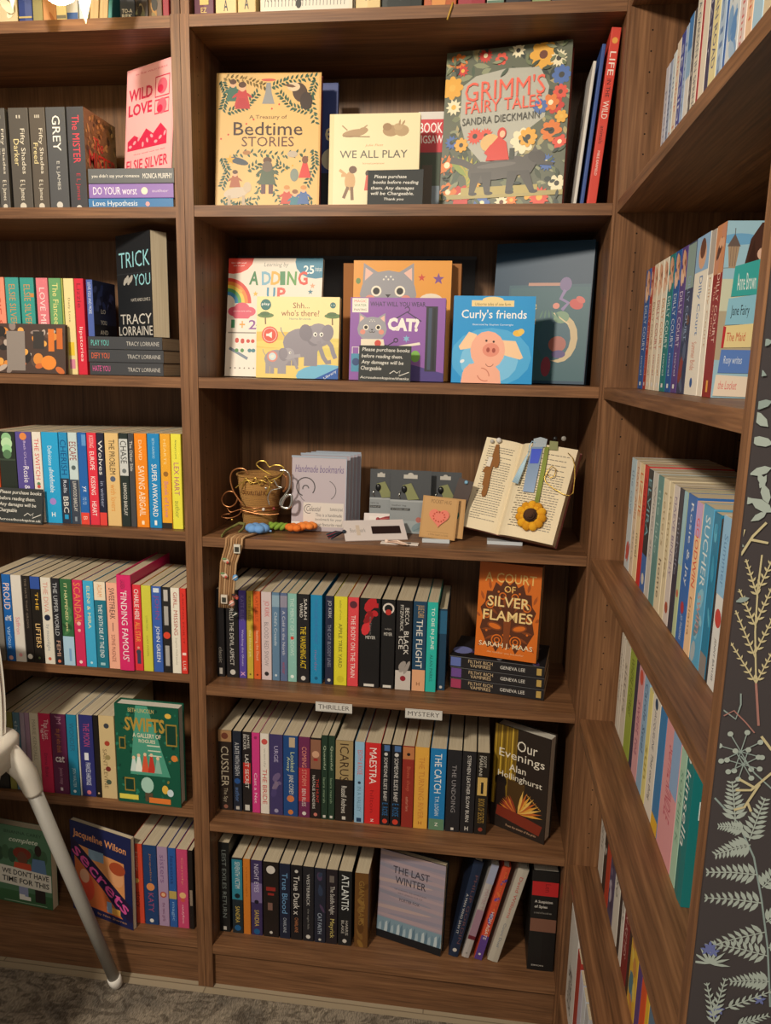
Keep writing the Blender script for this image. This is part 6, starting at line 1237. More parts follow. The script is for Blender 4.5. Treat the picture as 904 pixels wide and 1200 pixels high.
z = ZM[5]
M5 = [
 (257.3, 273, 'dark brown', '#2a211c', [('B', .86, 1, '#a07a54'), ('O', .93, .25, '#6a3a2a'), ('D', 'CUSSLER', '#b0a48e', .80, .30, .2, .75), ('D', 'The Spy', '#a89c86', .28, .1, .3, .65), ('O', .045, .16, '#8a5a4a')]),
 (274, 284, 'black blue-tinted', '#202633', [('D', 'A DATE WITH DEATH', '#c4c6ca', .86, .45, .25, .75), ('O', .38, .35, '#27508e'), ('D', 'author', '#5a7ab0', .3, .12), ('B', .02, .06, '#b9b5ad', .3, .7)]),
 (285, 295.6, 'black red-banded', '#241f1f', [('D', 'JAMES', '#d0ccc4', .97, .80, .5, .8), ('D', 'BECKER', '#d0ccc4', .97, .78, .15, .45), ('B', .36, .62, '#b8322c', .1, .9), ('D', 'LAST SECRET', '#e0dcd4', .72, .3, .3, .7), ('B', .02, .09, '#cac6be', .25, .75)]),
 (296, 305.2, 'hot pink', '#c93a7e', [('D', 'Cast a Net', '#f0cddd', .5, .12, .3, .65), ('O', .94, .2, '#8e2a58')]),
 (305.8, 316, 'white red-lettered', '#ddd6ca', [('O', .90, .35, '#c4504a'), ('D', 'wendy', '#a8a298', .82, .58, .35, .65), ('D', 'THE BRIDE', '#c0443e', .56, .12, .25, .75)]),
 (316.4, 332, 'dusky purple', '#3f3764', [('G', 6, ['#6a5a80', '#4a4070', '#7a6a84'], .25, .5), ('D', 'URGE', '#b0a8c8', .86, .66, .35, .65), ('O', .05, .16, '#9a94b0')]),
 (332.4, 349.4, 'deep blue', '#1f4780', [('B', .86, .98, '#b8a488', .4, .8), ('D', 'Looked', '#c4d0a0', .80, .56, .5, .78), ('D', 'Away', '#c4d0a0', .74, .56, .2, .46), ('D', 'JANE COREY', '#d8d4c8', .52, .27, .3, .7), ('O', .22, .25, '#c9784a'), ('O', .05, .18, '#c9783c')]),
 (350, 363.4, 'red and purple', '#6a2a50', [('B', .2, .62, '#b0323a'), ('D', 'COMING STORM', '#d88a7a', .88, .40, .3, .7), ('D', 'BEN RUSS', '#d8c8c4', .36, .14, .3, .65), ('O', .05, .18, '#d0ccc4')]),
 (363.8, 376, 'black faced', '#241c1b', [('B', .62, .98, '#8a5f4a'), ('O', .80, .35, '#c79a7c'), ('B', .72, .75, '#9a2a2a', .3, .7), ('D', 'THE HUNT', '#c0423a', .5, .2, .55, .8), ('D', 'NATALIE SANDERS', '#d0ccc4', .54, .12, .2, .45), ('O', .05, .18, '#c9786a')]),
 (376.4, 384, 'dark green', '#24392c', [('D', 'Queenful', '#b0c0a4', .88, .6, .3, .7), ('D', 'laura marsh', '#8aa084', .5, .2, .3, .65), ('B', .02, .05, '#d0ccc4', .3, .7)], {'yt': 862}),
 (384.5, 392, 'dark green', '#263c2e', [('D', 'Queenful', '#b0c0a4', .88, .6, .3, .7), ('D', 'laura marsh', '#8aa084', .5, .2, .3, .65), ('B', .02, .05, '#d0ccc4', .3, .7)], {'yt': 862.6}),
 (392.6, 413.4, 'black tan-topped', '#221d1a', [('B', .52, 1, '#a08a60'), ('D', 'ICARUS', '#3a2a1c', .96, .50, .25, .75), ('D', 'Russell Andrews', '#d4d0c6', .44, .10, .35, .65), ('B', .02, .06, '#c4c0b6', .4, .6)]),
 (415, 426.2, 'pale blue', '#8fb8d4', [('D', 'EDITH & ROSE', '#d0605a', .90, .6, .3, .8), ('O', .5, .16, '#2f3f50'), ('D', 'IN A VALLEY', '#5f8098', .45, .14, .3, .7), ('B', .01, .06, '#1f3a5a', .25, .75)]),
 (427, 445, 'scarlet', '#cc2a2a', [('D', 'MAESTRA', '#f0e6e0', .94, .50, .28, .74), ('D', 'hilton', '#a01c20', .42, .14, .35, .6), ('H', 'Z', '#f0e6e0', .03, .06, .38, .62)]),
 (445.6, 456.2, 'black blue-lettered', '#1c1d22', [('B', .92, .99, '#4a6a9a', .3, .9), ('O', .88, .2, '#c9c6c2'), ('D', "SOMEONE ELSE'S BABY", '#d0ccc8', .84, .30, .3, .7), ('D', 'E. ROSE', '#2f6aa0', .28, .12, .2, .8), ('O', .05, .28, '#c9402e')]),
 (457, 469.2, 'black blue-lettered', '#1b1c21', [('B', .92, .99, '#4a6a9a', .3, .9), ('O', .88, .2, '#c9c6c2'), ('D', "SOMEONE ELSE'S BABY", '#d0ccc8', .84, .30, .3, .7), ('D', 'E. ROSE', '#2f6aa0', .28, .12, .2, .8), ('O', .05, .28, '#c9402e')]),
 (470, 483.6, 'brick red', '#8e2f26', [('B', .84, .99, '#b8764a'), ('O', .9, .15, '#2a1c18'), ('D', 'Bone shop', '#b85a44', .75, .45, .3, .7), ('D', 'author here', '#c98a74', .38, .2, .35, .6)]),
 (484.2, 500.6, 'ochre', '#dba444', [('D', 'THE TURNING RIVER', '#c4813a', .88, .12, .3, .7), ('H', 'H', '#a86a2c', .05, .09, .35, .6)]),
 (502, 520.4, 'blue', '#1f78b4', [('D', 'THE CATCH', '#f0eee8', .94, .46, .28, .72), ('D', 'T.M. LOGAN', '#d4e0e8', .42, .18, .36, .62), ('B', .0, .14, '#5f8468'), ('H', 'Z', '#e0e0d4', .05, .09, .38, .6)]),
 (521.5, 538.2, 'thick black', '#242428', [('D', 'THE UNDOING', '#8d8a8c', .82, .24, .35, .65), ('B', .02, .05, '#d0ccc4', .4, .6)]),
 (538.8, 554.8, 'black', '#232225', [('D', 'STEPHEN LEATHER SLOW BURN', '#d4d0ca', .95, .14, .36, .62), ('H', 'H', '#d0ccc4', .03, .08, .35, .6)]),
 (555.4, 570, 'black gold-pictured', '#211d19', [('D', 'SCOTT', '#c9c4b8', .96, .82, .5, .75), ('D', 'MARIANI', '#c9c4b8', .96, .72, .2, .45), ('B', .48, .70, '#c9a860', .12, .88), ('B', .5, .64, '#1c1a18', .4, .6), ('D', 'BOOK OF SECRETS', '#a8863c', .44, .14, .25, .75), ('O', .06, .18, '#8a3a2a')], {'r': 'the large dark hardback'}),
]
row(z, .054, ((262, 946), (565, 978)), M5, V5, GM, yt=((265, 856), (562, 882)), d=.18)
def art_evenings(A):
    A.rect(0,0,1,1,'#2a211c'); A.rect(0,.22,.42,1,'#7a5f1e')
    for i in range(8): A.rect(.02+.05*i,.22,.045+.05*i,1,['#b08d2c','#8e7020','#c9a63c','#6a5218'][i % 4])
    A.ell(.16,.46,.11,.12,'#1f1714'); A.poly([(.05,.15),(.3,.15),(.24,.45),(.08,.45)], '#241a16'); A.rect(.28,.22,.6,.5,'#4a3418')
    for i in range(9): A.leaf(.5, .20, .45, .05, 8+i*9, ['#d89a3c','#b8602a','#e0b45a'][i % 3]); A.leaf(.48, .19, .34, .05, 172-i*7, ['#a8452a','#c9782f','#8e3a24'][i % 3])
    A.poly([(.1,.12),(.9,.06),(.95,.16),(.5,.2),(.12,.22)], '#7a2e1e')
    E1 = '#e4dccb'
    A.text('Our', E1, .42,.80,.78,.90, bold=-.002); A.text('Evenings', E1, .10,.68,.92,.78, bold=-.002); A.text('Alan', E1, .30,.59,.60,.655, bold=0); A.text('Hollinghurst', E1, .10,.49,.90,.565, bold=-.002); A.text('From the winner of the prize', '#c9a080', .3,.03,.85,.06, bold=0)
    for i in range(12): A.ell(.62+.3*((i*5) % 12)/12,.30+.12*((i*7) % 12)/12,.012,.012,'#b8863c')
face_out((577, 910), (642.5, 915), 857, z, .098, .037, .034, R(1), '#241c18', 'large dark hardback with yellow curtain cover, right end of mystery row', GM, hard=True, front=art_evenings, page=2)
z = ZM[6]
M6 = [
 (258, 270.4, 'black', '#1b1c1c', [('D', 'LEIST EXILES RETURN', '#6f7672', .92, .16, .3, .7), ('B', .02, .06, '#b9b5ad', .35, .65)], {'yt': 988}),
 (273, 285.4, 'teal-blue black', '#1f2a30', [('B', .45, .98, '#2f7f94'), ('D', 'SEVENTH VICTIM', '#d0d8d8', .95, .60, .3, .75), ('O', .50, .25, '#142026'), ('D', 'SANDRA', '#c9ad54', .36, .14, .3, .7), ('O', .07, .3, '#1f5a8a')]),
 (286, 294.2, 'orange', '#c9782a', [('D', 'sister night', '#a85a1c', .9, .5, .35, .65)]),
 (295, 308, 'purple', '#3a2f58', [('B', .44, .70, '#7a6a98'), ('D', 'NIGHT EYES', '#c4bcd4', .95, .58, .3, .7), ('O', .45, .2, '#1f1a2a'), ('D', 'SANDRA', '#c9ad54', .34, .12, .3, .7), ('O', .05, .28, '#1f5a8a')]),
 (309, 327.2, 'thick black', '#211a18', [('O', .90, .28, '#cfc8c0'), ('B', .62, .67, '#8e2a24', .2, .8), ('B', .56, .59, '#8e2a24', .3, .7), ('B', .36, .46, '#7a5a50', .3, .6), ('O', .06, .1, '#c9c5bd')]),
 (328, 340.4, 'navy', '#1e2438', [('D', 'True Blood', '#6a9ac4', .88, .34, .25, .75), ('D', 'CHARLAINE', '#a8b0bc', .28, .08, .35, .65)]),
 (341, 354.4, 'black pale-scripted', '#1c1a1d', [('O', .92, .15, '#c4c0ba'), ('D', 'True Dusk x', '#d8d4cc', .86, .34, .25, .75), ('D', 'CHARLAINE', '#b0704a', .3, .1, .35, .65)]),
 (355, 367.8, 'dark grey', '#232226', [('D', 'WESTERBECK', '#c4c2be', .90, .48, .35, .62), ('D', 'the night falls', '#8a8884', .44, .16, .38, .6), ('O', .06, .2, '#d0ccc4')]),
 (368.4, 381.6, 'bluish black', '#232634', [('G', 5, ['#4a3a54', '#2f3a50'], .4, .95), ('D', 'CAT FAITH', '#a8b4c4', .4, .12, .3, .65), ('O', .04, .12, '#c9c5bd')]),
 (382, 395.2, 'brownish black', '#251f24', [('B', .83, .92, '#6a625c', .3, .7), ('D', 'The Saddle Night', '#c9c4bc', .78, .40, .25, .75), ('D', 'Meyrick', '#c9b86a', .34, .08, .25, .75)]),
 (396, 411.8, 'black', '#1c1d1f', [('D', 'ATLANTIS', '#dfe4e2', .95, .48, .25, .78), ('D', 'HARRIS', '#b9b5ad', .34, .14, .55, .75), ('D', 'BLAKE', '#b9b5ad', .34, .16, .25, .45), ('O', .06, .16, '#c9c5bd')]),
 (415, 431, 'worn golden brown', '#6a4722', [('G', 9, ['#7d5a2c', '#5a3a1a', '#8a6630'], .02, .98), ('D', 'GIANT MARS', '#8e6c34', .9, .3, .3, .7)], {'r': 'the pink clouded cover'}),
]
row(z, .048, ((262, 1093), (430, 1111)), M6, V6, GM, yt=((280, 1006), (425, 1024)), d=.17)
def art_winter(A):
    A.rect(0,0,1,1,'#9a8d98'); C_ = ['#a8949a','#8d8796','#b09a98','#938c98','#a59298','#8a8694']
    for i in range(15): A.ell(.5+.3*math.sin(i*2.1),.27+.05*i,.6,.028,C_[i % 6],4*math.sin(i))
    A.rect(0,0,1,.24,'#7a93a2')
    for i in range(22): u = .02+.048*i; A.poly([(u,.08),(u+.06,.08),(u+.045,.18+.06*((i*5) % 4)/4),(u+.015,.16+.05*((i*3) % 4)/4)], ['#9db0ba','#6f8a9a','#b4c2c8','#5d788a'][i % 4])
    A.rect(0,0,1,.085,'#17191d'); D = '#3a3540'
    A.text('THE LAST', D, .21,.77,.77,.85, bold=.004); A.text('WINTER', D, .25,.66,.72,.74, bold=.004); A.text('THE SCIENTISTS AND ADVENTURERS', '#6a626c', .24,.585,.74,.60, bold=0); A.text('WHO SEARCH FOR ICE', '#6a626c', .3,.55,.68,.565, bold=0); A.text('PORTER FOX', '#4a4450', .33,.47,.64,.505, bold=0)
face_out((442, 1050), (518.5, 1060), 1005, z, .088, .046, .022, R(5), '#1d1f24', 'pinkish cloud and ice cover facing out, middle bookcase bottom row', GM, hard=True, front=art_winter)
# leaning hardbacks
LZ = z
lean_book(525.5, 556, 1122, 1010, LZ, .052, .0215, .16, '#1f2c44', 'navy hardback leaning right, leftmost of four leaning books in the bottom row', hard=True, page=2, spine=spine_of([('D', 'PHILIP GORDIN', '#6a4a50', .86, .14, .52, .82), ('D', 'A MAN WHO SAW IT', '#c4c2c0', .66, .24, .14, .38), ('O', .07, .22, '#c9c5bd')]))
lean_book(541, 576.5, 1124, 1014, LZ, .053, .0165, .15, '#b0aaa6', 'silvery white hardback leaning right behind the orange purple one', hard=True, page=2, spine=spine_of([('B', .80, 1, '#9aa0b8'), ('D', 'MAYBE THIS', '#a88a8c', .74, .46, .3, .75), ('B', .24, .52, '#9a7a8a'), ('B', .20, .24, '#6a2430'), ('O', .05, .14, '#8a8682')]))
lean_book(555.5, 590, 1128, 1017, LZ, .052, .0175, .15, '#c94e34', 'orange and purple hardback leaning right, third of four leaning books', hard=True, page=2, spine=spine_of([('G', 9, ['#6a4a9a', '#54408a', '#d86a3a'], .3, .98), ('B', .0, .26, '#5a3f86'), ('D', 'KATE MORAN', '#d8743a', .95, .6, .45, .7), ('D', 'HIGH AGATE', '#e0dcd8', .52, .22, .3, .7), ('O', .06, .16, '#d8d4d0')]))
lean_book(571, 608, 1132, 1020, LZ, .050, .0235, .15, '#b8b2a4', 'cream hardback leaning right with red and blue script, rightmost leaning book', hard=True, page=2, spine=spine_of([('D', 'David Williams', '#b84a44', .92, .48, .38, .68), ('D', 'Court Duel', '#6a7486', .42, .16, .38, .62)]))
a = at(617.5, 1135, 'Y', .042); b = at(648.5, 1139, 'Y', .042)
book(T(a.x, .042, LZ), b.x-a.x, at(634, 1021, 'Y', .042).z-LZ, .15, '#1b1a1a', 'thick black hardback with red block, right end of the bottom row', GM, hard=True, page=2, spine=spine_of([('B', .76, .90, '#b8282a'), ('D', 'Len', '#7a1a1c', .88, .8, .5, .7), ('H', 'A Suspicion', '#d8d4cc', .68, .715, .14, .80), ('H', 'of Spies', '#d8d4cc', .63, .665, .14, .62), ('H', 'a novel of the cold war', '#8a8680', .58, .60, .14, .80), ('B', .40, .53, '#7a5444'), ('H', 'SIMON', '#b9b5ad', .045, .06, .15, .6)]))

# ------------------------------------------------------------------ RIGHT CASE: spines face the middle of the room
GR = 'books in the right bookcase'
def side_row(z, X, books, where, d=.13):
    """entry = (far point, near point, height, description, colour, ops, options); points are photo pixels on the spine plane"""
    last = 9; n = len(books)
    for i, b in enumerate(books):
        pa, pb, h, desc, col, ops = b[:6]; op = b[6] if len(b) > 6 else {}
        yy = lambda p: p if isinstance(p, float) else at(p[0], p[1], 'X', X).y
        ya = min(yy(pa), last-.0003, -.0215); yb = yy(pb); last = yb
        l, r_ = (books[i-1][3] if i else None), (books[i+1][3] if i < n-1 else None); l = op.get('l', l); r_ = op.get('r', r_)
        pos = f'between {l} and {r_}' if l and r_ else (f'right of {l}' if l else f'left of {r_}')
        kind = 'hardback' if op.get('hard') else 'paperback'
        book(T(X+op.get('dx', 0), ya, z) @ RZ(R(-90)), ya-yb-.0003, h, op.get('d', d), col, op.get('label') or f'{desc} {kind} {pos}, {where}', GR, spine_of(ops) if ops else None, op.get('front'), None, op.get('hard', False), op.get('page', 0))
def chain(f, xs):  # successive points along a line in the photo
    return [(x, f(x)) for x in xs]
X1 = .84
f1 = lambda c: (760+c/6.278, (1130-(c-50)*1.288)/6.278)
def r1(a, b, *rest): return (f1(a), f1(b), *rest)
side_row(ZM[1], X1, [
 r1(88, 116, .187, 'pale lilac', '#c9cad6', [('D', 'poems', '#8a90b0', .8, .3)]),
 r1(117, 138, .186, 'grey blue', '#9aaac4', [('D', 'summer', '#5a6a90', .9, .3)]),
 r1(139, 162, .190, 'ice blue', '#cfdbe0', [('D', 'village', '#6f90b4', .9, .5), ('D', 'home', '#d88a70', .4, .1)]),
 r1(163, 192, .197, 'cream', '#e0d5c4', [('D', 'the shop', '#d8705a', .9, .5), ('D', 'love', '#d8907a', .4, .1)]),
 r1(193, 222, .198, 'indigo', '#34489a', [('D', 'SEASIDE', '#cfd8ea', .92, .3, .25, .75)]),
 r1(223, 246, .199, 'light blue', '#a8c0dc', [('D', 'jenny', '#3a6aa8', .9, .4)]),
 r1(247, 280, .203, 'sky-topped white', '#dcdcd8', [('B', .78, 1, '#3f80c0'), ('B', .6, .78, '#8ab4d8')]),
 r1(281, 300, .202, 'dark edged', '#4a4a50', [('D', 'days', '#cfcac0', .7, .2)]),
 r1(301, 342, .215, 'off-white', '#dfdacb', [('D', 'A GARDEN IN SPRING', '#4a5a68', .94, .3, .3, .75)]),
 r1(343, 358, .214, 'thin red', '#a83238', []),
 r1(359, 402, .215, 'ivory', '#e6dfce', [('B', .9, .95, '#c9a070', .3, .7)]),
 r1(403, 432, .216, 'dark navy', '#3a3d5e', [('D', 'MARY', '#a8a8bc', .9, .5)]),
 r1(433, 488, .218, 'butter yellow', '#e8dda8', [('D', 'OCEAN ROAD', '#4a5480', .95, .4, .3, .75)]),
 r1(489, 538, .216, 'pale blue', '#b4cbe2', [('D', 'bella', '#6a8ab8', .9, .3)]),
 r1(539, 556, .216, 'cobalt', '#2f62a8', []),
 r1(557, 648, .215, 'clouded blue-white', '#d3dde4', [('G', 7, ['#7fa8d4', '#a8c4e0', '#5f92cc'], .2, .6), ('D', 'ADELE PARK', '#5a6a78', .97, .62, .3, .65)]),
 r1(649, 704, .214, 'blush white', '#e2d4cf', [('D', 'the wedding', '#d0686a', .96, .3, .3, .7)]),
 r1(705, 758, .215, 'pale peach', '#ecc8a8', [('D', 'JULIET ASH', '#d8604a', .96, .4, .3, .72)]),
 r1(759, 840, .214, 'soft blue', '#a9cde4', [('D', 'harbour', '#e8f0f2', .95, .5)]),
 r1(841, 930, .214, 'beige', '#d9c8a8', [('D', 'winter', '#a88a5c', .95, .5)], {'r': None}),
], 'right bookcase top row')
f2 = lambda c: (740+c/5.217, 250+(1058+(c-38)*.12)/5.217)
def r2(a, b, *rest): return (f2(a), f2(b), *rest)
SK = ['#d8a888', '#8a5a44', '#e6c0a4', '#c48a70', '#5a3a30']
def face_top(c, t, extra=()): return [('G', 8, SK, .74, .98), ('D', 'DILLY COURT', t, .70, .32, .25, .75), ('D', 'novel', t, .28, .12, .35, .65), ('B', .03, .06, '#e6e6e6', .35, .65)]+list(extra)
def art_hat(A):
    A.rect(0,0,1,1,'#9ec4d4'); A.ell(.3,.9,.4,.12,'#6fa8d0'); A.rect(0,.35,1,.68,'#cfd2b8'); A.rect(0,.22,1,.5,'#b4a88e'); A.line([(.0,.74),(.3,.745)], .012, '#6a6a64'); A.poly([(.06,.86),(.30,.86),(.25,.74),(.11,.74)], '#a88e74'); A.poly([(.04,.86),(.32,.86),(.18,.93)], '#6a5a54'); A.line([(.18,.92),(.18,.96)], .015, '#5a5450')
    for u in (.13,.18,.23): A.line([(u,.75),(u+.01*(u-.18)*20,.86)], .008, '#6a5a54')
    A.poly([(.40,.70),(.52,.90),(.72,.99),(1,.99),(1,.7)], '#4a2f26'); A.ell(.86,.82,.18,.16,'#e0b8a0'); A.ell(.80,.85,.05,.018,'#2a1c18'); A.poly([(.3,.705),(.46,.72),(.60,.9),(.66,.78),(.6,.70)], '#3f2820')
    for (v0, v1, u0, c, st, tc, rr) in ((.58,.75,.22,'#3fa8a4','Anne Brown','#e6f0ea',5), (.42,.57,.15,'#8fc4d8','Jane Fairy','#26323a',3), (.29,.415,.12,'#ead79c','The Maid','#c8503c',2), (.145,.28,.10,'#5f84c8','Rosy writes','#d8e4f4',0), (.01,.135,.04,'#ecdcc8','the Locket','#dc6a6a',-1)):
        A.poly([(u0,v0),(1,v0+.004*rr),(1,v1+.012*rr),(u0+.03,v1)], c); A.line([(u0,v0),(1,v0+.004*rr)], .008, '#3a4448'); A.text(st, tc, u0+.10,v0+.04,u0+.50,v1-.035, bold=0, shear=.2, rot=rr)
    A.poly([(.12,.29),(.17,.29),(.19,.41),(.13,.415)], '#c0343a')
side_row(ZM[2], X1, [
 r2(38, 67, .198, 'deep blue', '#1f5aa0', face_top('', '#cfdcec')),
 r2(68, 84, .198, 'rusty red', '#a8382e', face_top('', '#e6c0b0')),
 r2(85, 109, .199, 'cream', '#dfd2ba', face_top('', '#b08a6a')),
 r2(110, 138, .199, 'warm white', '#e2d8c4', face_top('', '#c0645a')),
 r2(139, 167, .199, 'ivory', '#e4dcca', face_top('', '#c9803c')),
 r2(168, 201, .199, 'teal', '#177a7c', face_top('', '#d8ece6')),
 r2(202, 236, .199, 'royal blue', '#24569c', face_top('', '#cfdcec')),
 r2(237, 272, .199, 'violet', '#5a4384', face_top('', '#d8cce4')),
 r2(273, 320, .199, 'mottled navy', '#3a3f5a', [('B', .7, .99, '#8aa09c'), ('G', 9, ['#6a4a3a', '#2a3a5a', '#8a3a34', '#54607a'], .05, .6), ('D', 'DILLY COURT', '#9ab0d0', .78, .36, .35, .65)]),
 r2(321, 398, .199, 'broad white', '#ece6d8', [('B', .78, 1, '#8fb4d8'), ('O', .88, .28, '#d8a888'), ('O', .92, .2, '#6a4434'), ('D', 'Dilly Court', '#5a80b4', .75, .38, .36, .66), ('D', 'Summer Bride', '#d8907a', .34, .16, .3, .65), ('O', .08, .1, '#2f5a9a')]),
 r2(399, 429, .198, 'white', '#e8e0d0', [('B', .74, 1, '#b0a8a0'), ('D', 'Dilly Court', '#c49a70', .72, .3, .3, .7)]),
 r2(430, 486, .199, 'brick red', '#8f2820', [('B', .72, 1, '#c98a62'), ('G', 6, SK, .76, .98), ('D', 'DILLY COURT', '#ecc8b8', .72, .32, .5, .78), ('D', 'The Orphan', '#e0a890', .66, .36, .2, .44), ('B', .03, .1, '#e8a84a', .4, .6)], {'front': lambda A: (A.rect(.25,0,1,1,"#9ec4d4"), art_hat(Art(A.mb, A.W*.315, A.H, A.f)), A.rect(.315,.0,1,.72,'#8fc4d8'), A.rect(.315,.72,1,.99,'#4a2f26')), 'd': .165, 'label': 'brick red paperback whose cover shows a woman behind illustrated book spines, right bookcase'}),
], 'right bookcase second row')
f3 = lambda c: (720+c/5.65, 520+700/5.65)
def r3(a, b, *rest): return (f3(a), f3(b), *rest)
side_row(ZM[3], X1, [
 r3(72, 104, .198, 'pale blue', '#c8d4da', [('B', .55, 1, '#bcd6e2'), ('D', 'the cove', '#7a96b0', .9, .5), ('G', 4, ['#6a4a6a', '#c4504a'], .05, .25)]),
 r3(105, 130, .198, 'cream-pink', '#e2cfb8', [('D', 'MARY ANN', '#c47a54', .95, .5, .3, .7), ('D', 'story', '#a8a090', .4, .1)]),
 r3(131, 158, .198, 'orange-lettered cream', '#ecd4aa', [('D', 'LIZZIE', '#e0763c', .92, .55, .2, .8), ('D', 'novel', '#6a5a4a', .4, .2)]),
 r3(159, 186, .199, 'bright red', '#cc2f30', [('D', 'sophie', '#8e1c20', .9, .5)]),
 r3(187, 222, .197, 'black and white', '#d8d8d4', [('B', .3, 1, '#2a3038'), ('D', 'ELVIRA', '#7ab0c0', .92, .45, .2, .75), ('B', .0, .3, '#3a6ab0'), ('O', .1, .25, '#d8d4c8')]),
 r3(223, 252, .197, 'silver', '#c9c6c0', [('D', 'Winter sky', '#8a8a90', .9, .3)]),
 r3(253, 290, .196, 'grey teal', '#5f8f8e', [('D', 'the lake', '#a0c4c0', .9, .4)]),
 r3(291, 332, .197, 'cream', '#e2d6b8', [('D', 'Letters', '#b09a74', .9, .5, .3, .7), ('D', 'home', '#6a5a4a', .4, .1, .3, .7)]),
 r3(333, 362, .196, 'buff', '#dccfae', [('D', 'memories', '#a8946c', .9, .3)]),
 r3(363, 398, .196, 'lilac-white', '#d6cdc8', [('D', 'MAEVE BINCHY', '#8a7a9a', .92, .35, .3, .72), ('O', .12, .3, '#a8503c')]),
 r3(399, 432, .196, 'dark slate', '#34384a', [('D', 'midwife', '#8a8fa4', .8, .4)]),
 r3(433, 458, .196, 'sage', '#b9c9a0', [('B', .5, 1, '#9fc8d4'), ('O', .3, .3, '#c46a54')]),
 r3(459, 520, .196, 'vivid blue', '#2f6cb8', [('D', 'Rosie & Jay', '#e4eaf2', .95, .40, .35, .72), ('O', .25, .2, '#b03a4a'), ('D', 'JO THOMAS', '#cfdcec', .2, .03, .35, .65)]),
 r3(521, 566, .193, 'peach', '#eec9a0', [('B', .78, 1, '#c9a8d4'), ('D', 'GOODWIN', '#e0503c', .90, .45, .25, .75), ('D', 'Diana', '#a87a54', .38, .12, .3, .6)]),
 r3(567, 640, .195, 'aqua', '#58a8d0', [('D', 'SUCHER', '#e2eef2', .94, .5, .3, .75), ('G', 6, ['#8ac4dc', '#a8b8c0', '#6a8a9a'], .05, .45), ('D', 'swim', '#c49a9a', .45, .2)]),
 r3(641, 690, .193, 'azure', '#1f7fa8', [('G', 5, ['#58b4d4', '#3a9cc4'], .3, .95), ('B', .0, .14, '#8a8684')]),
 r3(691, 706, .19, 'near-black', '#2c3036', []),
 r3(707, 770, .196, 'white and blue', '#dfe0de', [('B', .55, 1, '#8fc0e4'), ('D', 'Summer', '#5f90c0', .9, .6, .3, .7), ('O', .42, .35, '#c84a44'), ('D', 'JENNY BAYLISS', '#4a4a50', .3, .05, .35, .6)]),
 r3(771, 830, .196, 'sky blue', '#4a9ed8', [('B', .0, .4, '#c83f2c'), ('D', 'sun', '#e4eef4', .9, .6)], {'r': None}),
], 'right bookcase third row')
P4 = [-.0345, -.058, -.076, (728.5, 892), (735, 908), (738, 918), (743.5, 935), (749, 948), (753, 957), (761, 977), (768, 993), (784, 1028), (789.5, 1047), (797, 1071)]
def art_k(A):
    A.rect(0,0,1,1,'#1f7f80'); A.text('KI', '#e6efea', .07,.58,.40,.70, bold=-.005); A.text('TH', '#e08f8a', .12,.40,.50,.50, bold=0); A.text('party', '#e6efea', .1,.2,.6,.3, bold=0)
side_row(ZM[4], .852, [
 (-.0215, -.034, .235, 'tall pale-blue', '#9fc4d0', [('D', 'seaside', '#d8e6ea', .9, .5)], {'dx': .02}),
 (P4[0], P4[1], .188, 'greyish white', '#d3cdc0', [('D', 'her story', '#8a8478', .8, .3)]),
 (P4[1], P4[2], .187, 'white', '#dcd6c8', [('D', 'the bay', '#9a8a7a', .8, .3)]),
 (P4[2], P4[3], .187, 'off-white', '#d9d2c2', [('D', 'sisters', '#8a8478', .8, .3)]),
 (P4[3], P4[4], .190, 'lime green', '#9db04a', [('D', 'WHERE STORIES', '#5a6a24', .95, .4, .3, .72)]),
 (P4[4], P4[5], .190, 'midnight', '#33364f', []),
 (P4[5], P4[6], .192, 'pink', '#dba6ac', [('O', .92, .3, '#d0584a'), ('D', 'sweet tea', '#a8607a', .7, .2)]),
 (P4[6], P4[7], .192, 'powder blue', '#93b8d6', [('D', 'Carole Steel', '#3a5a8a', .95, .35, .3, .75)]),
 (P4[7], P4[8], .186, 'lemon', '#e4d98e', [('D', 'sun', '#b0a04a', .5, .2)]),
 (P4[8], P4[9], .192, 'clean white', '#e6e1d6', [('D', 'JACQUELINE', '#6a6a78', .88, .55, .3, .6), ('D', 'That one thing', '#3a3a44', .52, .12, .3, .65), ('O', .94, .18, '#2a4a6a')]),
 (P4[9], P4[10], .190, 'ocean blue', '#3a80b8', [('B', .0, .12, '#e2b43a')]),
 (P4[10], P4[11], .192, 'rose', '#dfa0a6', [('D', 'SOPHIE KINDLE', '#c05468', .85, .3, .3, .7), ('B', .55, 1, '#8fb0d8', .5, .98)]),
 (P4[11], P4[12], .190, 'mint', '#a8cdb6', [('D', 'SOPHIE K', '#6a9a84', .85, .3, .3, .7)]),
 (P4[12], P4[13], .212, 'teal', '#1c7678', [('D', 'kinsella', '#e6efea', .84, .34, .25, .75), ('O', .93, .2, '#d8e4e0')], {'front': art_k, 'r': None, 'd': .14, 'hard': True, 'label': 'teal hardback with large pale lettering on its cover, right bookcase fourth row'}),
], 'right bookcase fourth row')
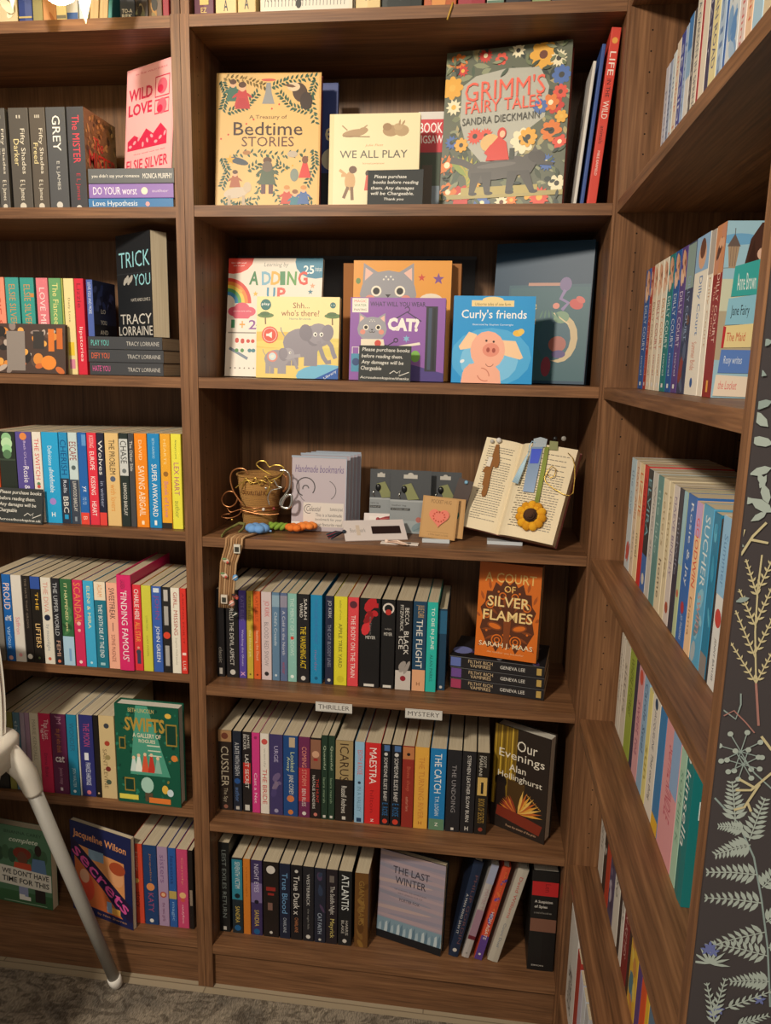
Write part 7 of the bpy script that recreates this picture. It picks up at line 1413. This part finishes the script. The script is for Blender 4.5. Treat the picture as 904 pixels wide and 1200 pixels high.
f5 = lambda cx, cy: (650+cx/4.758, 950+cy/4.758)
def r5(x0, x1, *rest):
    g = lambda x: f5(x, 400+(x-245)*3.9); return (g(x0), g(x1), *rest)
side_row(ZM[5], .845, [
 r5(236, 258, .196, 'pale grey', '#cbc8c0', [('D', 'light', '#8a8a88', .6, .3)]),
 r5(259, 272, .195, 'black', '#2a2828', [('G', 3, ['#b0aca6'], .3, .6)]),
 r5(273, 290, .196, 'tomato red', '#b8402c', []),
 r5(291, 314, .196, 'mauve navy', '#4a4664', [('G', 8, ['#8a7a94', '#b0a8b8', '#3a3650'], .1, .9)]),
 r5(315, 340, .196, 'bone white', '#d6d2c8', [('D', 'and so', '#6a6660', .9, .4)]),
 r5(341, 352, .196, 'charcoal', '#333031', []),
 r5(353, 366, .19, 'snow white', '#d8d4cc', [('D', 'quiet', '#5a5854', .9, .4)]),
 r5(367, 392, .193, 'oxblood', '#7a2428', [('D', 'MARIAN KEYES', '#c89a94', .95, .2, .3, .7)]),
 r5(393, 404, .193, 'dark brown', '#3a2a26', []),
 r5(405, 440, .19, 'yellow patterned', '#d9b03c', [('G', 9, ['#5a8ab0', '#e2c860', '#4a7a8a', '#c98a4a'], .05, .95)]),
 r5(441, 460, .19, 'deep purple', '#54407e', []),
 r5(461, 484, .19, 'orange', '#d8562c', []),
 r5(485, 500, .19, 'yellow', '#e0b838', []),
 r5(501, 560, .19, 'dusty blue', '#5a7a94', [], {'r': None}),
], 'right bookcase fifth row')
def r6(x0, x1, *rest):
    g = lambda x: f5(x, 1100); return (g(x0), g(x1), *rest)
side_row(ZM[6], .800, [
 r6(56, 106, .225, 'tall white', '#d2d0ca', [('D', 'MADE WITH LOVE', '#3a3a3a', .5, .1, .3, .7)], {'hard': True}),
 r6(107, 128, .21, 'dark red', '#a8382f', []),
 r6(129, 150, .20, 'lavender', '#c2c2d2', []),
 r6(151, 172, .20, 'cool white', '#cfd4da', []),
 r6(173, 196, .20, 'light grey', '#b9bcc0', [], {'r': None}),
], 'right bookcase bottom row')
